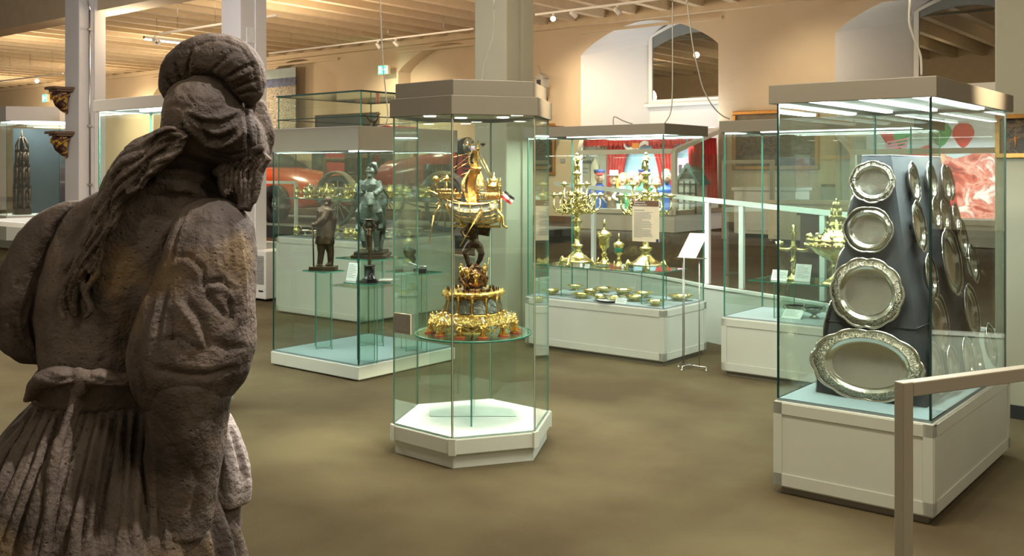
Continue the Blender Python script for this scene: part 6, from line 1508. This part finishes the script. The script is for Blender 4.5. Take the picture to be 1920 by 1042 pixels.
# ============================================================ STONE FIGURE (seen from behind)
random.seed(77)
SX, SYY = (230-960)/F*2.42, 2.46
stat = thing('stone_statue', 'large weathered sandstone figure of a robed person with turban and braid, seen from behind', 'statue', (SX, SYY, 0))
b = MB(); b.prism([(.50*math.cos(i*PI/4+PI/8), .42*math.sin(i*PI/4+PI/8)) for i in range(8)], 0, .16); b.build('base', 'stone', stat, bevel=.01)
def px3(px, py, d): return pix(px, py, d)
def rings_px(rows, n=40, mod=None, rotz=0):
    """rows: (row, centre column, half width px, depth, half depth m)"""
    out = []
    for (py, cx, hw, d, hd) in rows:
        c = px3(cx, py, d); rx = hw/F*d; r_ = []
        for i in range(n):
            a = 2*PI*i/n; k = 1+(mod(a, py) if mod else 0)
            v = Vector((rx*math.cos(a)*k, hd*math.sin(a)*k, 0))
            if rotz: v = Matrix.Rotation(rotz, 3, 'Z') @ v
            r_.append(c+v)
        out.append(r_)
    return out
def interp(rows, m=5):
    A = [np.array(r, float) for r in rows]; out = []
    for i in range(len(A)-1):
        p0_, p1, p2, p3 = A[max(i-1, 0)], A[i], A[i+1], A[min(i+2, len(A)-1)]
        for k in range(m):
            t = k/m; out.append(tuple(.5*((2*p1)+(-p0_+p2)*t+(2*p0_-5*p1+4*p2-p3)*t*t+(-p0_+3*p1-3*p2+p3)*t**3)))
    out.append(tuple(A[-1])); return out
WH = 1.35
def sculpt(o, strokes, rough=.0025, freq=22, big=0.0):
    me = o.data; n = len(me.vertices); co = np.empty(n*3, np.float32); me.vertices.foreach_get('co', co); co = co.reshape(-1, 3)
    nr = np.empty(n*3, np.float32); me.vertex_normals.foreach_get('vector', nr); nr = nr.reshape(-1, 3)
    bvh = BVHTree.FromPolygons([Vector(c) for c in co], [tuple(p.vertices) for p in me.polygons])
    eye = Vector((0, 0, EYE)); disp = np.zeros(n, np.float32)
    for st in strokes:
        pts, w_, h = st[0], st[1]*.80/1000, st[2]*(WH if st[2] < 0 else .85)/1000; S = []
        for (a, c) in zip(pts, pts[1:]):
            m = max(2, int(math.hypot(a[0]-c[0], a[1]-c[1])/3))
            for k in range(m):
                t = k/m; x, y = a[0]+(c[0]-a[0])*t, a[1]+(c[1]-a[1])*t
                hit = bvh.ray_cast(eye, Vector(((x-960)/F, 1, -(y-HY)/F)).normalized())[0]
                if hit is not None: S.append(tuple(hit))
        if len(S) < 2: continue
        S = np.array(S, np.float32); lo, hi = S.min(0)-3*w_, S.max(0)+3*w_
        idx = np.where(((co > lo) & (co < hi)).all(1))[0]
        if not len(idx): continue
        d2 = np.full(len(idx), 1e9, np.float32); tt = np.zeros(len(idx), np.float32)
        for j, s_ in enumerate(S):
            q = ((co[idx]-s_)**2).sum(1); mk = q < d2; d2[mk] = q[mk]; tt[mk] = j/(len(S)-1)
        fall = np.exp(-d2/(w_*w_)); taper = np.clip(np.minimum(tt, 1-tt)*6+.25, 0, 1)
        disp[idx] += h*fall*taper
    for i in range(n):
        p = Vector(co[i]); disp[i] += rough*noise.fractal(p*freq, 1.0, 2.0, 3)+(big*noise.noise(p*7) if big else 0)
    co = co+nr*disp[:, None]; me.vertices.foreach_set('co', co.ravel()); me.update()
def put(o): o.parent = stat; o.location = -stat.location; return o
def px_ball(b, cx, cy, d, rx, rz, ry, rot=None, n=24, m=16): b.ball(px3(cx, cy, d), .1, n, m, rx=rx/F*d, rz=rz/F*d, ry=ry, rot=rot)
def px_tube(b, pts, n=12, flat=1.0):
    b.tube([px3(x, y, d) for x, y, d, r in pts], [r/F*d for x, y, d, r in pts], n, flat)
def ip(pts, m=4): return interp(pts, m)
# --- body: torso, neck, skull, face, forearm and hand
b = MB()
b.loft(rings_px(interp([(322, 330, 62, 2.44, .06), (345, 312, 92, 2.44, .075), (372, 300, 140, 2.46, .10), (405, 288, 172, 2.47, .125), (480, 262, 180, 2.48, .14), (560, 240, 172, 2.48, .14), (640, 218, 145, 2.48, .13), (700, 205, 128, 2.48, .12), (760, 200, 135, 2.48, .13)], 6), 48))
px_tube(b, ip([(340, 350, 2.45, 78), (358, 310, 2.45, 62), (375, 270, 2.45, 64), (388, 230, 2.45, 72)]), 20)
px_ball(b, 392, 222, 2.46, 82, 92, .115)
px_tube(b, [(430, 260, 2.56, 30), (468, 262, 2.60, 12)], 10)       # nose side of the face, turned away
px_tube(b, [(420, 300, 2.53, 34), (440, 312, 2.56, 22)], 10)
px_tube(b, ip([(350, 700, 2.33, 80), (350, 800, 2.34, 66), (338, 900, 2.36, 56), (326, 1000, 2.38, 48), (320, 1080, 2.40, 42)]), 20)
# hand below the cuff, fingers folded on the robe
hp0 = px3(318, 1100, 2.40)
b.tube([hp0, hp0+Vector((0, .01, -.05)), hp0+Vector((.0, .02, -.10))], [.042, .045, .04], 12, .55)
for i, (dx, L) in enumerate(((-.032, .055), (-.011, .068), (.011, .064), (.031, .05))):
    q = hp0+Vector((dx, .015, -.10)); b.tube([q, q+Vector((0, .01, -L*.6)), q+Vector((.004, .03, -L)), q+Vector((.006, .045, -L*.9))], [.0125, .0115, .010, .007], 8)
b.tube([hp0+Vector((-.035, .02, -.03)), hp0+Vector((-.06, .035, -.06)), hp0+Vector((-.058, .05, -.085))], [.016, .013, .009], 8)
body = put(b.build('body', 'stone', fuse=.009, smooth_it=3))
sculpt(body, [
    ([(232, 352), (262, 338), (300, 330), (350, 338), (395, 352), (420, 368)], 7, -9), ([(205, 388), (245, 372), (300, 362), (355, 366), (405, 384), (430, 404)], 6, -9), ([(205, 380), (245, 365), (300, 354), (355, 358), (405, 376)], 9, 6),
    ([(325, 300), (360, 290), (400, 305), (430, 330)], 6, 8), ([(318, 312), (350, 306), (395, 322), (420, 345)], 5, -9), ([(318, 328), (350, 320), (390, 338), (412, 358)], 7, 8), ([(335, 278), (370, 275), (410, 290)], 5, -8),
    ([(330, 450), (318, 520), (300, 600), (285, 680)], 22, -12), ([(250, 450), (245, 560), (235, 680)], 30, -7), ([(120, 470), (105, 560), (100, 660)], 16, 9), ([(165, 470), (160, 560), (165, 670)], 14, -6),
    ([(200, 590), (195, 640), (190, 690)], 12, -5), ([(270, 590), (262, 640), (255, 690)], 10, -6), ([(300, 420), (310, 500), (290, 560)], 12, 5)], rough=.0035, freq=16, big=.006)
# --- veil over the back of the head
b = MB(); px_ball(b, 384, 214, 2.40, 76, 76, .118)
b.loft(rings_px(interp([(205, 395, 80, 2.40, .10), (240, 398, 94, 2.41, .115), (270, 405, 98, 2.42, .11), (295, 420, 84, 2.43, .09), (312, 440, 48, 2.44, .05)], 4), 36))
px_tube(b, ip([(476, 190, 2.44, 10), (486, 225, 2.44, 14), (494, 262, 2.45, 14), (492, 290, 2.46, 10)]), 12, 1.6)
px_tube(b, ip([(462, 195, 2.44, 26), (470, 240, 2.44, 28), (472, 285, 2.45, 24)]), 12, 1.4)
veil = put(b.build('veil', 'stone', fuse=.0052, smooth_it=4))
sculpt(veil, [
    ([(345, 205), (375, 218), (410, 221), (440, 212), (455, 200)], 4.5, 6), ([(350, 215), (380, 230), (412, 232), (445, 220)], 5, -9),
    ([(352, 215), (375, 245), (410, 250), (440, 238), (452, 220)], 4.5, 7), ([(365, 222), (385, 238), (415, 240), (440, 228)], 5, -7),
    ([(340, 215), (360, 245), (385, 272), (410, 277), (440, 262), (462, 235)], 6, 9), ([(375, 240), (395, 262), (420, 262), (440, 248)], 8, -12),
    ([(336, 222), (350, 255), (375, 283), (405, 296), (435, 300)], 6, -8), ([(352, 245), (372, 270), (392, 285), (430, 292), (465, 285)], 5, -6),
    ([(462, 195), (466, 240), (468, 290)], 4, -9), ([(476, 200), (482, 240), (486, 280)], 3.5, -7), ([(450, 205), (456, 250), (452, 290)], 4, 5),
    ([(310, 200), (330, 195), (350, 205)], 5, -6), ([(340, 165), (360, 190), (345, 212)], 5, -4)], rough=.003, freq=26, big=.003)
# --- turban roll
b = MB()
px_ball(b, 402, 165, 2.47, 84, 84, .11)
px_tube(b, ip([(318, 186, 2.40, 10), (317, 162, 2.385, 20), (334, 130, 2.375, 32), (366, 108, 2.37, 38), (408, 104, 2.37, 41), (444, 118, 2.37, 42), (462, 144, 2.375, 38), (468, 172, 2.385, 28), (466, 192, 2.40, 12)], 5), 24)
turb = put(b.build('turban', 'stone', fuse=.005, smooth_it=3))
sculpt(turb, [
    ([(330, 172), (318, 155), (309, 143)], 4, -8), ([(342, 150), (332, 136), (325, 116)], 4, -9), ([(348, 152), (338, 134), (332, 112)], 5, 5), ([(352, 140), (352, 116), (358, 88)], 4, -10), ([(359, 140), (360, 112), (370, 82)], 6, 6),
    ([(396, 134), (416, 114), (440, 90)], 3, -7), ([(402, 138), (424, 118), (450, 98)], 5, 4), ([(424, 146), (446, 132), (476, 118)], 3.5, -9), ([(430, 152), (456, 140), (480, 128)], 5, 5), ([(440, 166), (462, 156), (486, 150)], 3.5, -7), ([(446, 178), (466, 172), (484, 172)], 4, -6),
    ([(352, 92), (385, 78), (420, 75), (452, 90), (474, 122), (482, 165)], 3, -7), ([(350, 86), (388, 70), (425, 68), (460, 84), (484, 122), (490, 165)], 4, 4)], rough=.0022, freq=34, big=.003)
# --- braid of carved wavy hair down the back
b = MB()
base_ = ip([(356, 236, 2.35, 22), (330, 258, 2.335, 40), (292, 282, 2.33, 50), (255, 310, 2.33, 52), (226, 350, 2.335, 47), (202, 395, 2.33, 40), (177, 445, 2.325, 33), (150, 500, 2.32, 27), (138, 545, 2.33, 24), (142, 592, 2.335, 12)], 6)
N = len(base_)
b.tube([px3(x, y, d+.012) for x, y, d, r in base_], [r*.98/F*d for x, y, d, r in base_], 20, .72)
def lock(pts, r0, r1, dd=2.31):
    P_ = ip([(x, y, dd, r0+(r1-r0)*i/(len(pts)-1)) for i, (x, y) in enumerate(pts)], 5); px_tube(b, P_, 10, .7)
lock([(350, 262), (322, 244), (290, 256), (262, 290), (236, 300), (212, 330)], 15, 9, 2.295)
lock([(338, 268), (325, 290), (285, 318), (262, 350), (238, 362)], 14, 8, 2.295)
lock([(270, 262), (240, 285), (215, 320), (196, 360), (182, 375)], 14, 9, 2.33)
lock([(232, 352), (216, 385), (214, 420), (190, 450), (188, 485), (166, 510)], 14, 9, 2.315)
lock([(204, 352), (180, 395), (182, 430), (160, 470), (130, 498), (126, 540), (112, 575), (122, 600)], 14, 7, 2.32)
lock([(176, 470), (182, 512), (160, 545), (172, 580), (158, 596)], 11, 7, 2.322)
braid = put(b.build('braid', 'stone', fuse=.005, smooth_it=3))
def along(off, amp, ph, j0=0, j1=None):
    out = []
    for j in range(j0, j1 or N):
        x, y, d, r = base_[j]; nx, ny = base_[min(j+1, N-1)][0]-base_[max(j-1, 0)][0], base_[min(j+1, N-1)][1]-base_[max(j-1, 0)][1]
        L = math.hypot(nx, ny) or 1; o_ = r*(off+amp*math.sin(j*.42+ph)); out.append((x-ny/L*o_, y+nx/L*o_))
    return out
st_ = []
for k in range(7): st_ += [(along(-.82+.27*k, .17, k*1.1, 2+k % 3), 4, -8), (along(-.69+.27*k, .17, k*1.1+.3, 3), 5, 4)]
sculpt(braid, st_+[([(352, 262), (318, 272), (282, 300), (258, 335)], 4, -10), ([(330, 244), (300, 256), (270, 284)], 4, -8), ([(205, 360), (200, 400), (182, 440)], 4, -9), ([(178, 400), (165, 440), (150, 470)], 4, -8)], rough=.0025, freq=34)
# --- hair bunch under the chin, right
b = MB()
px_ball(b, 447, 335, 2.43, 37, 56, .07)
for (pts, r) in (([(498, 282), (480, 285), (462, 300), (452, 330), (458, 360)], 13), ([(470, 282), (444, 296), (424, 318), (420, 345), (434, 365)], 13), ([(500, 290), (486, 310), (478, 345), (468, 380)], 13), ([(430, 300), (412, 318), (404, 330)], 10), ([(462, 340), (462, 370), (456, 394)], 15)):
    px_tube(b, ip([(x, y, 2.375, r) for x, y in pts]), 12)
bun = put(b.build('chin_hair', 'stone', fuse=.005, smooth_it=3))
sculpt(bun, [([(494+o_, 280), (470+o_*.9, 296), (452+o_*.8, 322), (452+o_*.8, 350), (456+o_*.5, 385)], 3.6, -9) for o_ in (-40, -30, -19, -8, 4, 16, 27)]+[([(489+o_, 286), (466+o_*.9, 302), (448+o_*.8, 328), (448+o_*.8, 356), (454+o_*.5, 388)], 4, 4) for o_ in (-35, -14, 10, 22)], rough=.002, freq=34)
# --- left sleeve
b = MB()
b.loft(rings_px(interp([(376, 158, 26, 2.47, .05), (392, 138, 48, 2.48, .08), (430, 112, 62, 2.49, .10), (480, 88, 68, 2.50, .11), (540, 62, 62, 2.50, .11), (595, 50, 50, 2.50, .10), (640, 54, 48, 2.50, .09), (668, 68, 34, 2.50, .07), (680, 80, 12, 2.50, .03)], 6), 40, mod=lambda a, py: .035*math.sin(7*a+py*.012)))
ls = put(b.build('left_sleeve', 'stone', fuse=.0075, smooth_it=2))
sculpt(ls, [([(140, 385), (105, 430), (75, 500), (40, 600)], 9, -10), ([(128, 382), (92, 425), (58, 490), (20, 590)], 10, 8), ([(150, 400), (118, 450), (95, 520), (80, 610), (75, 665)], 9, -12), ([(150, 380), (130, 430), (110, 480)], 8, 8),
            ([(70, 540), (60, 600), (72, 655)], 8, -10), ([(55, 520), (35, 600), (45, 650)], 9, 7), ([(110, 470), (92, 540), (90, 640)], 8, 7), ([(20, 600), (40, 640), (70, 668)], 6, -6), ([(28, 525), (40, 535)], 4, -6)], rough=.003, freq=20, big=.006)
# --- right upper sleeve, big puff over the elbow
b = MB()
b.loft(rings_px(interp([(372, 398, 30, 2.42, .05), (384, 400, 52, 2.41, .08), (412, 400, 70, 2.39, .10), (460, 396, 80, 2.37, .115), (520, 385, 92, 2.36, .12), (580, 370, 106, 2.35, .125), (640, 360, 116, 2.35, .13), (690, 354, 112, 2.35, .125), (725, 348, 100, 2.36, .115), (752, 342, 82, 2.37, .10), (764, 342, 60, 2.38, .08)], 6), 44, mod=lambda a, py: .02*math.sin(6*a+py*.01)))
px_tube(b, ip([(262, 690, 2.36, 16), (262, 725, 2.36, 20), (285, 752, 2.36, 14)]), 10)
rs = put(b.build('right_sleeve', 'stone', fuse=.0075, smooth_it=2))
sculpt(rs, [
    ([(345, 400), (332, 440), (322, 490)], 8, -12), ([(352, 402), (340, 440), (330, 480)], 8, 8), ([(330, 478), (355, 480), (378, 500), (385, 530)], 6, -9), ([(325, 500), (352, 490), (372, 505), (380, 540)], 9, 6),
    ([(385, 530), (415, 525), (440, 545)], 5, -9), ([(385, 540), (415, 538), (435, 552)], 8, 7), ([(400, 385), (398, 430), (402, 480), (415, 520)], 9, 6), ([(425, 390), (432, 450), (436, 520)], 8, -7), ([(448, 420), (455, 500), (462, 590)], 8, 7),
    ([(330, 560), (355, 600), (385, 650)], 9, 11), ([(318, 580), (322, 640), (350, 665)], 10, -9), ([(350, 560), (378, 600), (392, 660)], 8, -8), ([(300, 640), (335, 632), (372, 655), (388, 662)], 6, -10),
    ([(375, 520), (395, 560), (430, 600)], 8, -8), ([(430, 560), (438, 592), (432, 610)], 8, -11), ([(445, 540), (455, 580), (448, 612)], 6, 8), ([(395, 640), (430, 655), (465, 650)], 9, -6), ([(300, 560), (285, 620), (272, 680)], 10, 8),
    ([(315, 540), (300, 600), (290, 670)], 8, -8), ([(282, 690), (330, 700), (390, 705), (450, 690)], 10, -10), ([(262, 700), (272, 730), (282, 745)], 7, -9), ([(440, 700), (455, 675)], 8, 6)], rough=.0032, freq=22, big=.006)
# --- forearm sleeve
b = MB()
b.loft(rings_px(interp([(715, 352, 70, 2.36, .085), (745, 354, 80, 2.355, .095), (800, 350, 76, 2.355, .092), (870, 343, 72, 2.36, .088), (940, 336, 67, 2.365, .082), (1000, 327, 64, 2.37, .078), (1060, 322, 64, 2.375, .078), (1080, 322, 68, 2.375, .08)], 5), 40, mod=lambda a, py: .02*math.sin(5*a+py*.013)))
fs_ = put(b.build('forearm_sleeve', 'stone', fuse=.0085, smooth_it=3))
sculpt(fs_, [([(300, 760), (296, 860), (290, 960), (280, 1040)], 12, -8), ([(330, 790), (322, 880), (318, 980)], 12, 6), ([(380, 780), (372, 880), (360, 1000)], 14, -7), ([(268, 990), (300, 1010), (350, 1015), (385, 1005)], 9, 6), ([(270, 1004), (310, 1022), (380, 1018)], 6, -6)], rough=.003, freq=18, big=.006)
# --- sash with bow
b = MB()
b.loft(rings_px(interp([(684, 205, 122, 2.48, .135), (700, 202, 132, 2.48, .145), (722, 198, 134, 2.48, .147), (742, 198, 130, 2.48, .142), (752, 198, 124, 2.48, .13)], 4), 48))
px_tube(b, ip([(150, 712, 2.33, 26), (115, 706, 2.32, 32), (82, 712, 2.33, 28), (64, 735, 2.35, 20), (52, 752, 2.36, 12)]), 14, .6)
px_tube(b, ip([(152, 712, 2.33, 24), (190, 706, 2.32, 26), (230, 712, 2.32, 24), (265, 705, 2.33, 20)]), 14, .6)
px_tube(b, ip([(152, 690, 2.32, 12), (148, 712, 2.31, 20), (150, 738, 2.32, 14)]), 12, .8)
px_tube(b, ip([(148, 735, 2.33, 20), (130, 800, 2.31, 26), (112, 870, 2.28, 30), (100, 950, 2.25, 30), (88, 1060, 2.22, 32)]), 12, .45)
sa = put(b.build('sash', 'stone', fuse=.0075, smooth_it=3))
sculpt(sa, [([(75, 700), (110, 712), (145, 708)], 5, -8), ([(60, 735), (100, 728), (140, 722)], 5, -8), ([(165, 705), (200, 718), (255, 712)], 5, -8), ([(132, 692), (138, 715), (130, 735)], 4, -8), ([(168, 692), (160, 715), (168, 735)], 4, -8), ([(145, 760), (125, 840), (105, 940)], 7, -7), ([(120, 770), (100, 850), (80, 940)], 6, 6)], rough=.003, freq=24, big=.004)
# --- skirt, deep pleats fanning from the waist to the ground
b = MB(); NS = 150
def pleat(a, py): 
    t = min(1, max(0, (py-745)/300)); return (.026+.05*t)*(abs(math.sin(11*a+.6*math.sin(3*a)+.0009*(py-745)))**.7*2-1)+.01*math.sin(3*a+1)
b.loft(rings_px(interp([(742, 200, 122, 2.48, .13), (765, 196, 140, 2.475, .15), (810, 188, 172, 2.47, .18), (880, 178, 212, 2.46, .22), (960, 172, 242, 2.46, .25), (1060, 170, 268, 2.46, .28), (1250, 175, 290, 2.46, .30), (1400, 180, 300, 2.46, .31), (1441, 180, 302, 2.46, .31)], 6), NS, mod=pleat))
sk = put(b.build('skirt', 'stone', fuse=.008, smooth_it=1))
sculpt(sk, [([(62+i*20, 762), (62+i*20-(12-i)*3.2, 830), (62+i*20-(12-i)*7.5, 940), (62+i*20-(12-i)*11, 1040)], 8, -13) for i in range(13)]+[([(71+i*20, 765), (71+i*20-(12-i)*3.2, 830), (71+i*20-(12-i)*7.5, 940), (71+i*20-(12-i)*11, 1040)], 9, 8) for i in range(13)]+[([(60, 770), (25, 830), (0, 880)], 9, -10), ([(110, 770), (80, 850), (50, 940)], 9, 8), ([(240, 770), (235, 850), (228, 960), (225, 1042)], 8, -9), ([(200, 770), (185, 860), (172, 960), (165, 1042)], 9, 8)], rough=.003, freq=16, big=.008)
# --- cloth hanging in front of the arm, coloured paler as if lit, and the robe fold below it
b = MB()
b.loft(rings_px(interp([(770, 418, 10, 2.50, .015), (800, 424, 20, 2.50, .03), (840, 428, 30, 2.50, .045), (890, 430, 38, 2.50, .05), (930, 429, 38, 2.50, .05), (944, 427, 36, 2.50, .045)], 5), 36, mod=lambda a, py: .10*math.sin(5*a+1)*(.3+.7*min(1, (py-770)/120))))
cl = put(b.build('hanging_cloth', 'stone_lit', fuse=.006, smooth_it=3))
sculpt(cl, [([(432, 800), (446, 850), (460, 900)], 5, -9), ([(440, 800), (455, 850), (466, 890)], 4, 6), ([(415, 850), (410, 930)], 6, -6)], rough=.002, freq=30)
b = MB(); b.loft(rings_px(interp([(925, 424, 28, 2.51, .045), (980, 418, 32, 2.51, .055), (1042, 408, 36, 2.51, .065), (1200, 380, 60, 2.51, .10), (1441, 370, 90, 2.51, .14)], 5), 36, mod=lambda a, py: .06*math.sin(6*a+py*.01)))
rf = put(b.build('robe_fold', 'stone', fuse=.009, smooth_it=2)); sculpt(rf, [], rough=.004, freq=18, big=.01)
for o in stat.children:
    o['_n'] = 0; del o['_n']
